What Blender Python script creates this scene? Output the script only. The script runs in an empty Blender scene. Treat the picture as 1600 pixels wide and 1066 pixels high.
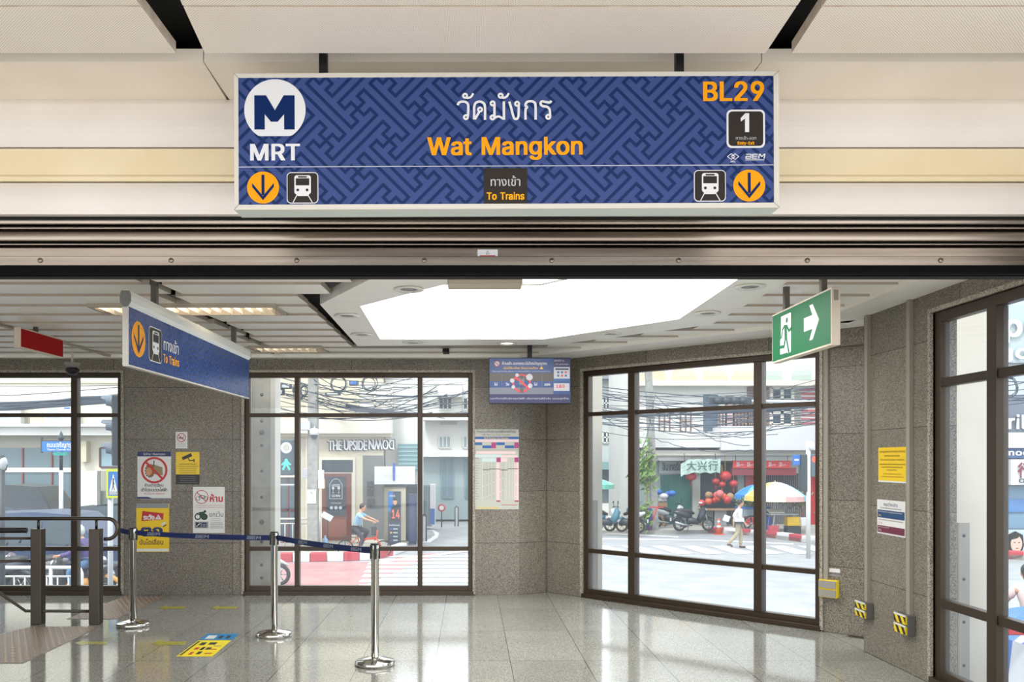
import bpy, bmesh, math, random
from mathutils import Vector, Matrix
R = math.radians
C = bpy.context.scene.collection
SC = bpy.context.scene
random.seed(7)

# ------------------------------------------------------------------ camera, world, light
FOC, CX, CY, H = 1340.0, 735.0, 718.0, 1.62      # focal length and principal point in pixels, eye height
cam_data = bpy.data.cameras.new('camera'); cam = bpy.data.objects.new('camera', cam_data); C.objects.link(cam)
cam.location = (0, 0, H); cam.rotation_euler = (R(90), 0, 0)
cam_data.sensor_width = 36.0; cam_data.lens = 36.0*FOC/1600.0
cam_data.shift_x = (800-CX)/1600.0; cam_data.shift_y = (CY-533)/1600.0
cam_data.clip_start = 0.05; cam_data.clip_end = 400
SC.camera = cam

world = bpy.data.worlds.new('world'); SC.world = world; world.use_nodes = True
wn = world.node_tree.nodes; wl = world.node_tree.links; wn.clear()
wo = wn.new('ShaderNodeOutputWorld'); wb = wn.new('ShaderNodeBackground')
wt = wn.new('ShaderNodeTexCoord'); ws = wn.new('ShaderNodeSeparateXYZ'); wr = wn.new('ShaderNodeValToRGB')
wr.color_ramp.elements[0].position = 0.0; wr.color_ramp.elements[0].color = (0.90, 0.95, 1.0, 1)
wr.color_ramp.elements[1].position = 0.6; wr.color_ramp.elements[1].color = (0.97, 0.99, 1.0, 1)
wl.new(wt.outputs['Generated'], ws.inputs[0]); wl.new(ws.outputs['Z'], wr.inputs[0])
wl.new(wr.outputs[0], wb.inputs['Color']); wb.inputs['Strength'].default_value = 1.75
wl.new(wb.outputs[0], wo.inputs['Surface'])
sun_d = bpy.data.lights.new('sun', 'SUN'); sun_d.energy = 1.7; sun_d.angle = R(12); sun_d.color = (1, 0.97, 0.92)
sun = bpy.data.objects.new('sun', sun_d); C.objects.link(sun); sun.rotation_euler = (R(32), R(-18), 0); sun.location = (0, -10, 30)
SC.view_settings.view_transform = 'Standard'; SC.view_settings.look = 'None'
SC.view_settings.gamma = 1.0; SC.view_settings.use_curve_mapping = False
SC.view_settings.exposure = 0.92
SC.cycles.max_bounces = 8; SC.cycles.transparent_max_bounces = 16
SC.cycles.sample_clamp_indirect = 6.0
SC.cycles.caustics_reflective = False; SC.cycles.caustics_refractive = False

# ------------------------------------------------------------------ placing things seen in the photograph
def at(px, py, Y): return Vector(((px-CX)/FOC*Y, Y, H+(CY-py)/FOC*Y))
def X_(px, Y): return (px-CX)/FOC*Y
def Z_(py, Y): return H+(CY-py)/FOC*Y
def onz(px, py, z=0.0):
    Y = (z-H)*FOC/(CY-py); return Vector(((px-CX)/FOC*Y, Y, z))
def onx(px, X): return X*FOC/(px-CX)

# ------------------------------------------------------------------ materials
MATS = {}
def mat(name, col=(.8,.8,.8), rough=.5, metal=0.0, emit=0.0, ecol=None, spec=.5, alpha=1.0, coat=0.0):
    if name in MATS: return MATS[name]
    m = bpy.data.materials.new(name); m.use_nodes = True
    b = m.node_tree.nodes['Principled BSDF']
    b.inputs['Base Color'].default_value = (*col, 1); b.inputs['Roughness'].default_value = rough
    b.inputs['Metallic'].default_value = metal; b.inputs['Specular IOR Level'].default_value = spec
    if coat: b.inputs['Coat Weight'].default_value = coat
    if emit: b.inputs['Emission Color'].default_value = (*(ecol or col), 1); b.inputs['Emission Strength'].default_value = emit
    if alpha < 1: b.inputs['Alpha'].default_value = alpha
    m.diffuse_color = (*col, 1); MATS[name] = m
    return m
ALB = 1.0                                             # darkens all street colours further down, to keep the daylit street from overexposing
def srgb(r, g, b):
    f = lambda v: (v/255/12.92) if v/255 <= .04045 else ((v/255+.055)/1.055)**2.4
    return (f(r)*ALB, f(g)*ALB, f(b)*ALB)
def S(name, r, g, b, rough=.6, **k): return mat(name, srgb(r, g, b), rough, **k)
def nodes_of(m): return m.node_tree.nodes, m.node_tree.links, m.node_tree.nodes['Principled BSDF']
def noisy(name, c1, c2, scale=8, rough=.6, c3=None, pos=(.35,.65), detail=4, bump=0, metal=0, stretch=None, rough2=None):
    """two or three tone mottled surface in object space"""
    m = mat(name, c1, rough, metal); n, l, b = nodes_of(m)
    tc = n.new('ShaderNodeTexCoord'); mp = n.new('ShaderNodeMapping')
    if stretch: mp.inputs['Scale'].default_value = stretch
    nz = n.new('ShaderNodeTexNoise'); nz.inputs['Scale'].default_value = scale; nz.inputs['Detail'].default_value = detail
    cr = n.new('ShaderNodeValToRGB'); e = cr.color_ramp.elements
    e[0].position = pos[0]; e[0].color = (*c1, 1); e[1].position = pos[1]; e[1].color = (*c2, 1)
    if c3: q = e.new(.5*(pos[0]+pos[1])); q.color = (*c3, 1)
    l.new(tc.outputs['Object'], mp.inputs[0]); l.new(mp.outputs[0], nz.inputs[0]); l.new(nz.outputs[0], cr.inputs[0]); l.new(cr.outputs[0], b.inputs['Base Color'])
    if rough2 is not None:
        mr = n.new('ShaderNodeMapRange'); mr.inputs['To Min'].default_value = rough; mr.inputs['To Max'].default_value = rough2
        l.new(nz.outputs[0], mr.inputs[0]); l.new(mr.outputs[0], b.inputs['Roughness'])
    if bump:
        bp = n.new('ShaderNodeBump'); bp.inputs['Strength'].default_value = bump; bp.inputs['Distance'].default_value = .01
        l.new(nz.outputs[0], bp.inputs['Height']); l.new(bp.outputs[0], b.inputs['Normal'])
    return m
def granite(name, dark, mid, light, rough, scale=150, tile=None, joint=(.1,.1,.1), patch=.35, jw=.004, off=(0,0)):
    """speckled stone; tile = (w, h, 'xy' or 'wall') draws its joints"""
    m = mat(name, mid, rough); n, l, b = nodes_of(m)
    tc = n.new('ShaderNodeTexCoord')
    v = n.new('ShaderNodeTexVoronoi'); v.inputs['Scale'].default_value = scale
    nz = n.new('ShaderNodeTexNoise'); nz.inputs['Scale'].default_value = scale*.55; nz.inputs['Detail'].default_value = 3
    big = n.new('ShaderNodeTexNoise'); big.inputs['Scale'].default_value = 1.6; big.inputs['Detail'].default_value = 3
    l.new(tc.outputs['Object'], v.inputs['Vector']); l.new(tc.outputs['Object'], nz.inputs['Vector']); l.new(tc.outputs['Object'], big.inputs['Vector'])
    sx = n.new('ShaderNodeSeparateColor'); l.new(v.outputs['Color'], sx.inputs[0])
    mix = n.new('ShaderNodeMath'); mix.operation = 'MULTIPLY_ADD'; mix.inputs[1].default_value = .55; l.new(sx.outputs[0], mix.inputs[0])
    m2 = n.new('ShaderNodeMath'); m2.operation = 'MULTIPLY'; m2.inputs[1].default_value = .9; l.new(nz.outputs[0], m2.inputs[0]); l.new(m2.outputs[0], mix.inputs[2])
    ad = n.new('ShaderNodeMath'); ad.operation = 'MULTIPLY_ADD'; ad.inputs[1].default_value = patch; l.new(big.outputs[0], ad.inputs[0]); l.new(mix.outputs[0], ad.inputs[2])
    cr = n.new('ShaderNodeValToRGB'); e = cr.color_ramp.elements
    e[0].position = .55; e[0].color = (*dark, 1); e[1].position = 1.15 if False else 1.0; e[1].color = (*light, 1)
    q = e.new(.80); q.color = (*mid, 1)
    l.new(ad.outputs[0], cr.inputs[0]); out = cr.outputs[0]
    if tile:
        w, h, mode = tile
        sp = n.new('ShaderNodeSeparateXYZ'); l.new(tc.outputs['Object'], sp.inputs[0])
        cb = n.new('ShaderNodeCombineXYZ')
        a = n.new('ShaderNodeMath'); a.operation = 'ADD'; a.inputs[1].default_value = off[0]; l.new(sp.outputs['X'], a.inputs[0]); l.new(a.outputs[0], cb.inputs['X'])
        a2 = n.new('ShaderNodeMath'); a2.operation = 'ADD'; a2.inputs[1].default_value = off[1]; l.new(sp.outputs['Y' if mode == 'xy' else 'Z'], a2.inputs[0]); l.new(a2.outputs[0], cb.inputs['Y'])
        br = n.new('ShaderNodeTexBrick'); br.offset = 0.0 if mode != 'run' else .5
        br.inputs['Scale'].default_value = 1.0; br.inputs['Brick Width'].default_value = w; br.inputs['Row Height'].default_value = h
        br.inputs['Mortar Size'].default_value = jw; br.inputs['Mortar Smooth'].default_value = .1
        br.inputs['Color1'].default_value = (1,1,1,1); br.inputs['Color2'].default_value = (.82,.82,.82,1); br.inputs['Mortar'].default_value = (*joint, 1)
        l.new(cb.outputs[0], br.inputs['Vector'])
        mx = n.new('ShaderNodeMix'); mx.data_type = 'RGBA'; mx.blend_type = 'MULTIPLY'; mx.inputs['Factor'].default_value = 1
        l.new(out, mx.inputs['A']); l.new(br.outputs['Color'], mx.inputs['B']); out = mx.outputs['Result']
    l.new(out, b.inputs['Base Color'])
    return m

# ------------------------------------------------------------------ mesh building
class MB:
    def __init__(s): s.v = []; s.f = []; s.m = []; s.mats = []; s.smooth = []; s.k = 0
    def mi(s, m):
        if m not in s.mats: s.mats.append(m)
        return s.mats.index(m)
    def add(s, vs, fs, m, smooth=False):
        o = len(s.v); s.v += [tuple(p) for p in vs]; k = s.mi(m)
        for f in fs: s.f.append(tuple(i+o for i in f)); s.m.append(k); s.smooth.append(smooth)
        return s
    def box(s, x0, x1, y0, y1, z0, z1, m, M=None):
        vs = [Vector((x, y, z)) for x in (x0, x1) for y in (y0, y1) for z in (z0, z1)]
        if M: vs = [M @ p for p in vs]
        return s.add(vs, [(0,1,3,2),(4,6,7,5),(0,4,5,1),(2,3,7,6),(0,2,6,4),(1,5,7,3)], m)
    def prism(s, pts, y0, y1, m, axis='y', M=None):
        """polygon of 2-D points extruded along an axis: 'y' -> points are (x,z); 'x' -> (y,z); 'z' -> (x,y)"""
        def q(p, d): return {'y': (p[0], d, p[1]), 'x': (d, p[0], p[1]), 'z': (p[0], p[1], d)}[axis]
        n = len(pts); vs = [Vector(q(p, y0)) for p in pts]+[Vector(q(p, y1)) for p in pts]
        if M: vs = [M @ p for p in vs]
        fs = [tuple(range(n)), tuple(range(2*n-1, n-1, -1))]+[(i, i+n, (i+1) % n+n, (i+1) % n) for i in range(n)]
        return s.add(vs, fs, m)
    def flat(s, pts, y, m):
        """a printed patch facing -Y: points (x, z) given in any order of turn"""
        a = sum(pts[i][0]*pts[(i+1) % len(pts)][1]-pts[(i+1) % len(pts)][0]*pts[i][1] for i in range(len(pts)))
        if a < 0: pts = pts[::-1]
        s.k = (s.k+7) % 24; y -= s.k*2.5e-5                      # printed layers never share one plane
        return s.add([(p[0], y, p[1]) for p in pts], [tuple(range(len(pts)))], m)
    def frect(s, x0, z0, x1, z1, y, m): return s.flat([(x0,z0),(x1,z0),(x1,z1),(x0,z1)], y, m)
    def fdisc(s, cx, cz, r, y, m, n=40, rz=None):
        rz = rz or r
        return s.flat([(cx+r*math.cos(2*math.pi*i/n), cz+rz*math.sin(2*math.pi*i/n)) for i in range(n)], y, m)
    def fring(s, cx, cz, r0, r1, y, m, n=40):
        vs = []; 
        for i in range(n):
            c, d = math.cos(2*math.pi*i/n), math.sin(2*math.pi*i/n); vs += [(cx+r0*c, y, cz+r0*d), (cx+r1*c, y, cz+r1*d)]
        return s.add(vs, [(2*i, 2*i+1, (2*i+3) % (2*n), (2*i+2) % (2*n)) for i in range(n)], m)
    def fline(s, pts, w, y, m):
        for a, b in zip(pts, pts[1:]):
            a = Vector(a); b = Vector(b); d = (b-a)
            if d.length < 1e-9: continue
            d.normalize(); nn = Vector((-d.y, d.x))*w/2; a = a-d*w*.3; b = b+d*w*.3
            s.flat([tuple(a-nn), tuple(b-nn), tuple(b+nn), tuple(a+nn)], y, m)
        return s
    def fround(s, x0, z0, x1, z1, r, y, m, n=6):
        pts = []
        for cx, cz, a0 in ((x1-r, z1-r, 0), (x0+r, z1-r, 90), (x0+r, z0+r, 180), (x1-r, z0+r, 270)):
            for i in range(n+1): a = R(a0+90*i/n); pts.append((cx+r*math.cos(a), cz+r*math.sin(a)))
        return s.flat(pts, y, m)
    def tube(s, pts, r, m, n=10, cap=True, closed=False):
        pts = [Vector(p) for p in pts]; rs = r if isinstance(r, (list, tuple)) else [r]*len(pts)
        N = len(pts); vs = []; up0 = None
        for i, p in enumerate(pts):
            if closed: t = pts[(i+1) % N]-pts[i-1]
            else: t = (pts[min(i+1, N-1)]-pts[max(i-1, 0)])
            t = t.normalized() if t.length > 1e-9 else Vector((0,0,1))
            if up0 is None: up0 = Vector((0,0,1)) if abs(t.z) < .9 else Vector((1,0,0))
            a = up0-t*up0.dot(t)
            a = a.normalized() if a.length > 1e-6 else t.orthogonal().normalized()
            up0 = a; b = t.cross(a)
            for k in range(n):
                w = 2*math.pi*k/n; vs.append(p+(a*math.cos(w)+b*math.sin(w))*rs[i])
        fs = []
        for i in range(N if closed else N-1):
            j = (i+1) % N
            for k in range(n): fs.append((i*n+k, i*n+(k+1) % n, j*n+(k+1) % n, j*n+k))
        if cap and not closed: fs += [tuple(range(n-1, -1, -1)), tuple(range((N-1)*n, N*n))]
        return s.add(vs, fs, m, True)
    def cyl(s, p, q, r, m, n=20): return s.tube([p, q], r, m, n)
    def lathe(s, prof, m, n=32, M=None):
        """profile of (radius, z) turned about z"""
        vs = [Vector((r*math.cos(2*math.pi*k/n), r*math.sin(2*math.pi*k/n), z)) for r, z in prof for k in range(n)]
        if M: vs = [M @ p for p in vs]
        fs = [(i*n+k, i*n+(k+1) % n, (i+1)*n+(k+1) % n, (i+1)*n+k) for i in range(len(prof)-1) for k in range(n)]
        fs += [tuple(range(n-1, -1, -1)), tuple(range((len(prof)-1)*n, len(prof)*n))]
        return s.add(vs, fs, m, True)
    def ball(s, c, r, m, n=14, k=9):
        rx, ry, rz = r if isinstance(r, (tuple, list)) else (r, r, r); vs = []
        for i in range(k+1):
            a = math.pi*i/k
            for j in range(n):
                b = 2*math.pi*j/n; vs.append((c[0]+rx*math.sin(a)*math.cos(b), c[1]+ry*math.sin(a)*math.sin(b), c[2]-rz*math.cos(a)))
        fs = [(i*n+j, i*n+(j+1) % n, (i+1)*n+(j+1) % n, (i+1)*n+j) for i in range(k) for j in range(n)]
        return s.add(vs, fs, m, True)
    def text(s, txt, x, z, h, y, m, width=None, bold=0.0, align='l', maxw=None, flip=False, sx=1.0):
        """lettering facing -Y; h = height of its capitals"""
        vs, fs, w, hh = glyphs(txt, bold); s.k = (s.k+7) % 24; y -= s.k*2.5e-5
        if not vs: return s
        k = h/CAP; kx = k*sx
        if width: kx = width/w
        if maxw and w*kx > maxw: kx = maxw/w
        ox = {'l': 0, 'c': -w*kx/2, 'r': -w*kx}[align]
        vv = [(x+ox+p[0]*kx*1.0, y, z+p[1]*k) for p in vs]
        if flip: vv = [(2*x+0-(p[0]) if align == 'c' else p[0], p[1], 2*z+h-p[2]) for p in vv]
        return s.add(vv, fs, m)
    def build(s, name, parent=None, loc=None, rot=None, M=None, bevel=0, shade=None):
        me = bpy.data.meshes.new(name); me.from_pydata(s.v, [], s.f)
        for m in s.mats: me.materials.append(m)
        me.polygons.foreach_set('material_index', s.m); me.polygons.foreach_set('use_smooth', s.smooth)
        me.update()
        o = bpy.data.objects.new(name, me); C.objects.link(o)
        if parent: o.parent = parent
        if loc is not None: o.location = loc
        if rot is not None: o.rotation_euler = rot
        if M is not None: o.matrix_local = M
        if bevel:
            b = o.modifiers.new('bevel', 'BEVEL'); b.width = bevel; b.segments = 2; b.limit_method = 'ANGLE'; b.angle_limit = R(40)
        return o
CAP = 0.73
_G = {}
def glyphs(txt, bold):
    key = (txt, bold)
    if key in _G: return _G[key]
    cu = bpy.data.curves.new('lettering', 'FONT'); cu.body = txt; cu.size = 1.0; cu.offset = bold; cu.resolution_u = 3
    ob = bpy.data.objects.new('lettering', cu); C.objects.link(ob)
    dg = bpy.context.evaluated_depsgraph_get(); dg.update()
    me = bpy.data.meshes.new_from_object(ob.evaluated_get(dg))
    vs = [(v.co.x, v.co.y) for v in me.vertices]; fs = [tuple(p.vertices) for p in me.polygons]
    bpy.data.objects.remove(ob); bpy.data.curves.remove(cu); bpy.data.meshes.remove(me)
    if vs:
        x0 = min(p[0] for p in vs); w = max(p[0] for p in vs)-x0; vs = [(p[0]-x0, p[1]) for p in vs]
        # keep every face turned to the viewer
        g = []
        for f in fs:
            a = sum(vs[f[i]][0]*vs[f[(i+1) % len(f)]][1]-vs[f[(i+1) % len(f)]][0]*vs[f[i]][1] for i in range(len(f)))
            g.append(f if a > 0 else f[::-1])
        fs = g
    else: w = 0
    _G[key] = (vs, fs, w or 1, 1); return _G[key]

def tag(o, label, cat, group=None, kind=None):
    o['label'] = label; o['category'] = cat
    if group: o['group'] = group
    if kind: o['kind'] = kind
    return o
def thing(name, label, cat, loc=(0,0,0), rz=0, group=None, kind=None):
    o = bpy.data.objects.new(name, None); C.objects.link(o); o.location = loc; o.rotation_euler = (0, 0, rz); o.empty_display_size = .1
    return tag(o, label, cat, group, kind)
def struct(o, label=None):
    o['kind'] = 'structure'
    if label: o['label'] = label
    return o
def copy_tree(o, parent=None):
    c = o.copy(); C.objects.link(c)
    if parent: c.parent = parent
    for ch in list(o.children): copy_tree(ch, c)
    return c
def gibber(rnd, n, chars='กขคงจชซดตทนบปผพมยรลวสหอ'):
    return ''.join(rnd.choice(chars) for _ in range(n))
BOLD = {
 'A': (524, ['-7 -12 109 -12 159 130 319 130 328 111 371 -12 486 -11 486 17 482 23 478 39 432 159 420 197 396 257 370 333 360 355 334 431 324 453 312 491 299 520 176 519 122 367 118 361 114 345 110 339 106 323 102 317 98 301 94 295 90 279 86 273 82 257 78 251 74 235 70 229 66 213 62 207 58 191 54 185 50 169 46 163 42 147 38 141 34 125 30 119 26 103 22 97 18 81 14 75 10 59 6 53 2 37 -2 31 -8 13', '189 210 188 215 206 267 210 273 224 317 224 323 239 364 266 279 292 211']),
 'B': (500, ['37 -12 289 -12 291 -10 313 -10 343 -4 377 10 391 18 422 51 436 81 442 113 442 159 440 161 440 177 436 187 436 195 416 231 395 252 368 267 381 274 398 289 412 309 416 319 422 341 420 413 408 449 392 473 371 492 353 504 327 514 297 520 36 519', '151 68 151 218 245 218 265 214 283 206 310 185 328 153 330 127 320 107 301 88 285 78 261 72 223 70 221 68', '151 296 151 440 245 438 271 430 290 417 304 397 306 387 310 381 310 369 312 367 300 339 279 316 251 302 231 298']),
 'C': (554, ['78 55 103 30 121 16 163 -6 203 -16 221 -16 223 -18 323 -18 365 -8 371 -4 387 0 405 10 439 36 460 59 474 81 492 123 492 131 496 141 495 172 385 172 370 133 356 113 341 98 305 76 279 68 259 68 235 74 207 88 189 102 166 127 154 147 140 179 128 239 128 269 130 271 130 287 134 299 136 319 148 351 162 375 178 395 207 420 235 434 255 440 275 442 291 438 319 426 339 412 366 383 380 355 382 341 385 336 495 336 496 367 484 409 460 449 423 486 407 498 383 510 341 524 305 526 303 528 213 526 163 514 125 496 105 480 66 439 50 413 28 363 24 333 20 321 20 305 18 303 16 231 18 229 20 187 30 141 50 95 66 69']),
 'D': (546, ['37 -12 259 -12 261 -10 291 -10 331 0 375 18 403 38 436 71 450 97 458 107 474 147 474 157 484 207 486 279 484 281 482 323 474 363 458 403 436 439 409 468 381 488 339 508 331 508 297 518 275 518 273 520 36 519', '151 68 150 439 209 440 211 438 233 438 259 430 267 430 297 416 313 404 340 377 356 349 366 319 374 281 374 229 366 191 356 161 340 135 319 110 293 92 265 80 233 72 193 70 191 68']),
 'E': (463, ['37 -12 400 -11 399 68 150 69 151 216 380 217 379 298 151 298 150 439 395 440 395 520 36 519']),
 'F': (454, ['37 -12 150 -11 151 208 370 209 369 290 150 291 150 439 393 440 393 520 36 519']),
 'G': (564, ['86 45 123 14 163 -6 203 -16 223 -16 225 -18 319 -18 367 -8 387 2 401 6 431 26 458 53 476 79 476 83 486 101 500 149 500 173 502 175 501 268 261 268 261 186 390 185 384 167 384 159 358 113 341 96 321 82 297 72 279 68 259 68 235 74 207 88 166 127 154 147 140 179 128 239 128 269 130 271 130 287 134 299 136 319 148 351 164 379 193 410 207 420 235 434 261 442 275 442 305 432 321 424 339 410 364 381 378 355 385 336 497 336 498 365 486 403 460 449 427 482 407 496 375 512 343 522 323 524 321 526 303 526 301 528 211 526 161 514 125 496 101 478 68 443 48 411 28 363 28 355 18 315 16 227 18 225 18 193 32 135 46 101 68 65']),
 'H': (561, ['37 -12 150 -11 151 220 367 220 368 -11 482 -11 481 520 368 519 367 300 151 300 150 519 36 519']),
 'I': (344, ['9 -12 294 -11 293 68 208 69 208 439 293 440 293 520 8 519 9 440 94 439 94 69 9 68']),
 'K': (511, ['37 -12 150 -11 150 157 195 204 349 -12 472 -11 472 13 470 17 276 287 470 495 469 520 339 520 149 314 150 519 36 519']),
 'L': (437, ['37 -12 386 -11 385 68 150 69 149 520 36 519']),
 'M': (672, ['37 -12 146 -11 147 276 260 -9 263 -12 365 -12 368 -9 479 276 480 -11 591 -12 592 519 453 520 450 517 416 425 408 409 406 399 398 383 396 373 374 321 372 311 364 295 362 285 354 269 352 259 344 243 342 233 334 217 315 160 302 199 290 225 288 235 276 261 274 271 262 297 260 307 248 333 246 343 238 359 236 369 224 395 222 405 210 431 208 441 196 467 178 517 175 520 37 520']),
 'N': (567, ['37 -12 150 -11 151 322 363 -12 488 -11 487 520 376 519 375 182 161 520 36 519']),
 'O': (577, ['78 55 103 30 121 16 163 -6 203 -16 221 -16 223 -18 311 -18 313 -16 333 -16 341 -12 371 -6 407 12 439 36 458 57 468 69 492 111 508 159 510 177 514 187 514 207 516 209 516 299 514 301 514 321 508 341 506 359 492 397 468 439 439 472 409 496 371 514 365 514 343 522 323 524 321 526 303 526 301 528 233 528 231 526 213 526 211 524 191 522 183 518 163 514 145 504 141 504 125 496 105 480 78 453 66 439 50 413 28 363 24 333 20 321 18 279 16 277 18 205 20 203 20 187 28 147 50 95 66 69', '189 102 170 123 150 153 136 189 134 209 130 221 130 237 128 239 128 269 130 271 130 287 134 299 136 319 148 351 166 381 203 418 235 434 263 442 295 436 325 422 345 406 368 381 386 349 398 315 400 297 404 287 406 247 404 245 404 221 400 211 398 193 386 159 368 127 339 98 323 86 299 74 271 66 255 68 235 74 207 88']),
 'P': (489, ['37 -12 150 -11 151 174 277 174 279 176 299 176 329 182 359 196 377 208 400 231 412 249 424 277 432 307 432 389 416 439 402 461 377 486 359 498 329 512 299 518 285 518 283 520 36 519', '151 254 150 439 233 440 273 428 289 416 308 393 316 373 316 365 320 355 320 341 316 323 302 293 283 274 257 260 237 256 223 256 221 254']),
 'R': (493, ['37 -12 150 -11 151 186 224 185 329 -12 452 -11 452 13 348 201 357 204 381 220 404 243 422 275 432 311 432 393 428 403 426 419 402 465 377 488 357 502 323 514 303 516 301 518 285 518 283 520 36 519', '151 266 151 440 233 440 275 428 302 407 316 379 320 363 320 341 312 315 301 298 277 280 249 270 211 268 209 266']),
 'S': (491, ['52 33 79 10 105 -4 133 -14 153 -16 165 -20 285 -20 331 -8 373 12 398 35 410 51 424 75 432 115 432 173 420 209 410 223 381 252 333 278 303 288 223 308 177 328 165 336 150 351 140 373 142 385 148 399 167 422 195 438 217 444 233 444 255 438 287 418 298 407 308 391 313 366 423 366 424 405 416 435 402 461 365 496 337 512 315 520 287 526 269 526 267 528 167 526 133 518 91 498 75 486 50 459 36 433 30 415 28 353 30 351 32 327 40 307 58 281 89 256 117 242 161 226 239 206 279 190 295 180 310 165 316 157 320 145 320 133 316 121 293 90 263 72 223 62 203 66 181 74 159 88 138 113 127 148 15 148 14 119 16 117 18 95 34 57']),
 'T': (493, ['171 -12 282 -11 282 439 441 440 441 520 8 519 9 440 170 439']),
 'U': (561, ['74 49 103 20 135 0 175 -14 183 -14 193 -18 215 -18 217 -20 301 -20 303 -18 325 -18 343 -12 351 -12 387 2 415 20 442 47 458 69 470 95 478 125 480 159 482 161 481 520 370 519 370 191 368 189 368 167 354 125 342 109 323 90 285 70 261 64 233 70 195 90 174 111 166 123 156 143 150 165 150 177 148 179 148 519 36 519 36 151 38 149 38 129 46 97 60 69']),
 'V': (524, ['181 -12 301 -12 304 -9 308 7 312 13 316 29 320 35 324 51 328 57 332 73 336 79 340 95 344 101 348 117 352 123 356 139 360 145 364 161 368 167 372 183 376 189 380 205 384 211 388 227 392 233 396 249 400 255 404 271 408 277 412 293 416 299 420 315 424 321 428 337 432 343 436 359 440 365 444 381 480 475 486 493 485 520 370 519 241 144 224 199 214 221 208 243 204 249 198 271 194 277 188 299 184 305 176 333 172 339 110 517 107 520 -8 519 -6 489 -2 483 42 359 58 321 62 305 106 191 124 137 140 99 172 7']),
 'W': (730, ['131 -12 254 -11 343 314 430 -11 553 -12 558 -1 572 57 580 79 594 137 602 159 616 217 624 239 638 297 642 305 660 377 680 443 682 457 690 479 694 495 694 519 578 519 493 182 490 187 490 195 478 235 472 265 468 273 460 311 456 319 450 349 446 357 438 395 434 403 428 433 424 441 416 479 412 487 406 517 403 520 283 520 280 517 262 441 258 433 240 357 236 349 230 319 226 311 218 273 214 265 208 235 193 184 152 347 148 355 138 401 134 409 122 463 118 471 108 517 105 520 -7 520 -8 495 -4 479 0 471 2 457 6 449 8 435 12 427 14 413 18 405 20 391 24 383 26 369 30 361 32 347 36 339 38 325 42 317 44 303 48 295 50 281 64 237 66 223 70 215 72 201 76 193 78 179 82 171 84 157 88 149 90 135 94 127 96 113 100 105 102 91 106 83 108 69 112 61']),
 'X': (518, ['-5 -12 115 -12 204 113 237 164 274 107 359 -12 480 -11 480 13 308 263 468 493 467 520 349 520 264 399 239 358 236 359 216 393 129 520 6 519 6 495 168 259 -6 13']),
 'Y': (516, ['181 -12 292 -11 292 197 476 491 478 495 477 520 357 520 237 324 234 325 228 339 212 361 115 520 -6 519 -6 493 -4 489 180 195']),
 'Z': (482, ['19 -12 424 -11 423 68 158 69 194 117 422 451 421 520 16 519 17 440 280 439 244 391 18 59']),
 'a': (433, ['34 19 53 2 71 -8 93 -16 113 -18 115 -20 205 -20 239 -12 253 -4 255 -12 362 -11 362 263 360 265 360 289 354 315 346 333 336 349 317 368 295 382 263 392 253 392 239 396 151 396 149 394 127 392 93 382 73 372 57 360 38 341 18 307 19 278 73 262 123 262 134 281 157 302 189 316 203 316 227 304 238 293 248 275 250 257 241 246 233 242 149 232 137 228 95 222 71 214 51 204 26 183 10 153 8 131 6 129 6 85 12 55 22 35', '135 74 120 93 118 111 124 123 137 136 159 148 181 154 252 163 252 143 246 119 240 105 219 80 187 62 177 60 165 60']),
 'b': (468, ['30 -11 135 -12 136 -3 139 -2 161 -14 185 -20 267 -20 269 -18 287 -18 311 -10 335 2 351 14 370 33 380 45 390 63 406 105 412 135 412 157 414 159 412 243 406 273 402 279 396 301 378 333 337 374 313 386 285 394 269 394 267 396 185 396 153 388 139 380 137 520 30 519', '177 84 160 105 142 147 140 167 138 169 140 221 150 255 164 279 187 302 201 310 221 316 239 310 255 300 274 283 284 269 300 227 300 217 304 203 304 175 302 173 300 151 292 127 280 105 253 76 241 68 217 62 193 72']),
 'c': (440, ['48 45 77 16 93 4 121 -10 135 -12 151 -18 171 -18 173 -20 249 -20 251 -18 267 -18 277 -14 285 -14 317 0 356 31 374 57 386 85 386 113 383 116 335 128 281 128 270 103 255 84 229 66 223 66 215 62 203 62 189 66 171 76 144 105 130 133 122 171 122 205 132 247 150 279 171 300 189 310 209 316 223 312 245 300 264 281 276 261 279 250 329 250 385 264 386 291 380 307 364 335 343 358 327 370 299 384 267 394 257 394 255 396 167 396 165 394 147 394 125 388 95 374 77 360 48 331 28 295 20 273 12 235 12 213 10 211 10 163 12 161 12 139 18 109 28 81']),
 'd': (468, ['60 27 87 4 115 -10 139 -18 155 -18 157 -20 241 -20 269 -12 289 0 291 -12 396 -11 395 520 288 519 287 378 277 386 241 396 157 396 155 394 139 394 117 388 89 374 69 358 46 333 28 299 16 263 12 243 12 221 10 219 10 159 12 157 12 135 18 105 26 83 44 47', '171 76 150 97 134 125 126 149 124 169 122 171 122 187 120 189 122 191 122 207 130 245 150 281 167 298 185 310 205 316 223 310 237 302 256 285 266 271 278 247 284 221 286 191 288 189 286 187 286 169 276 127 264 103 239 76 221 66 207 62 187 66']),
 'e': (448, ['62 29 93 4 117 -8 155 -18 261 -20 263 -18 285 -16 327 2 345 14 368 37 380 55 390 79 389 104 381 104 337 116 283 116 270 93 251 76 229 64 211 60 189 66 165 80 140 107 132 121 124 147 125 156 396 157 394 243 386 281 372 317 344 353 327 368 297 384 263 394 251 394 249 396 165 396 163 394 145 394 131 388 119 386 95 374 71 356 48 331 30 301 16 257 16 249 12 239 12 219 10 217 10 163 12 161 12 139 18 109 28 81 48 45', '125 232 132 257 148 281 171 302 189 312 205 316 221 312 237 304 254 289 270 265 280 239 279 232']),
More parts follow.
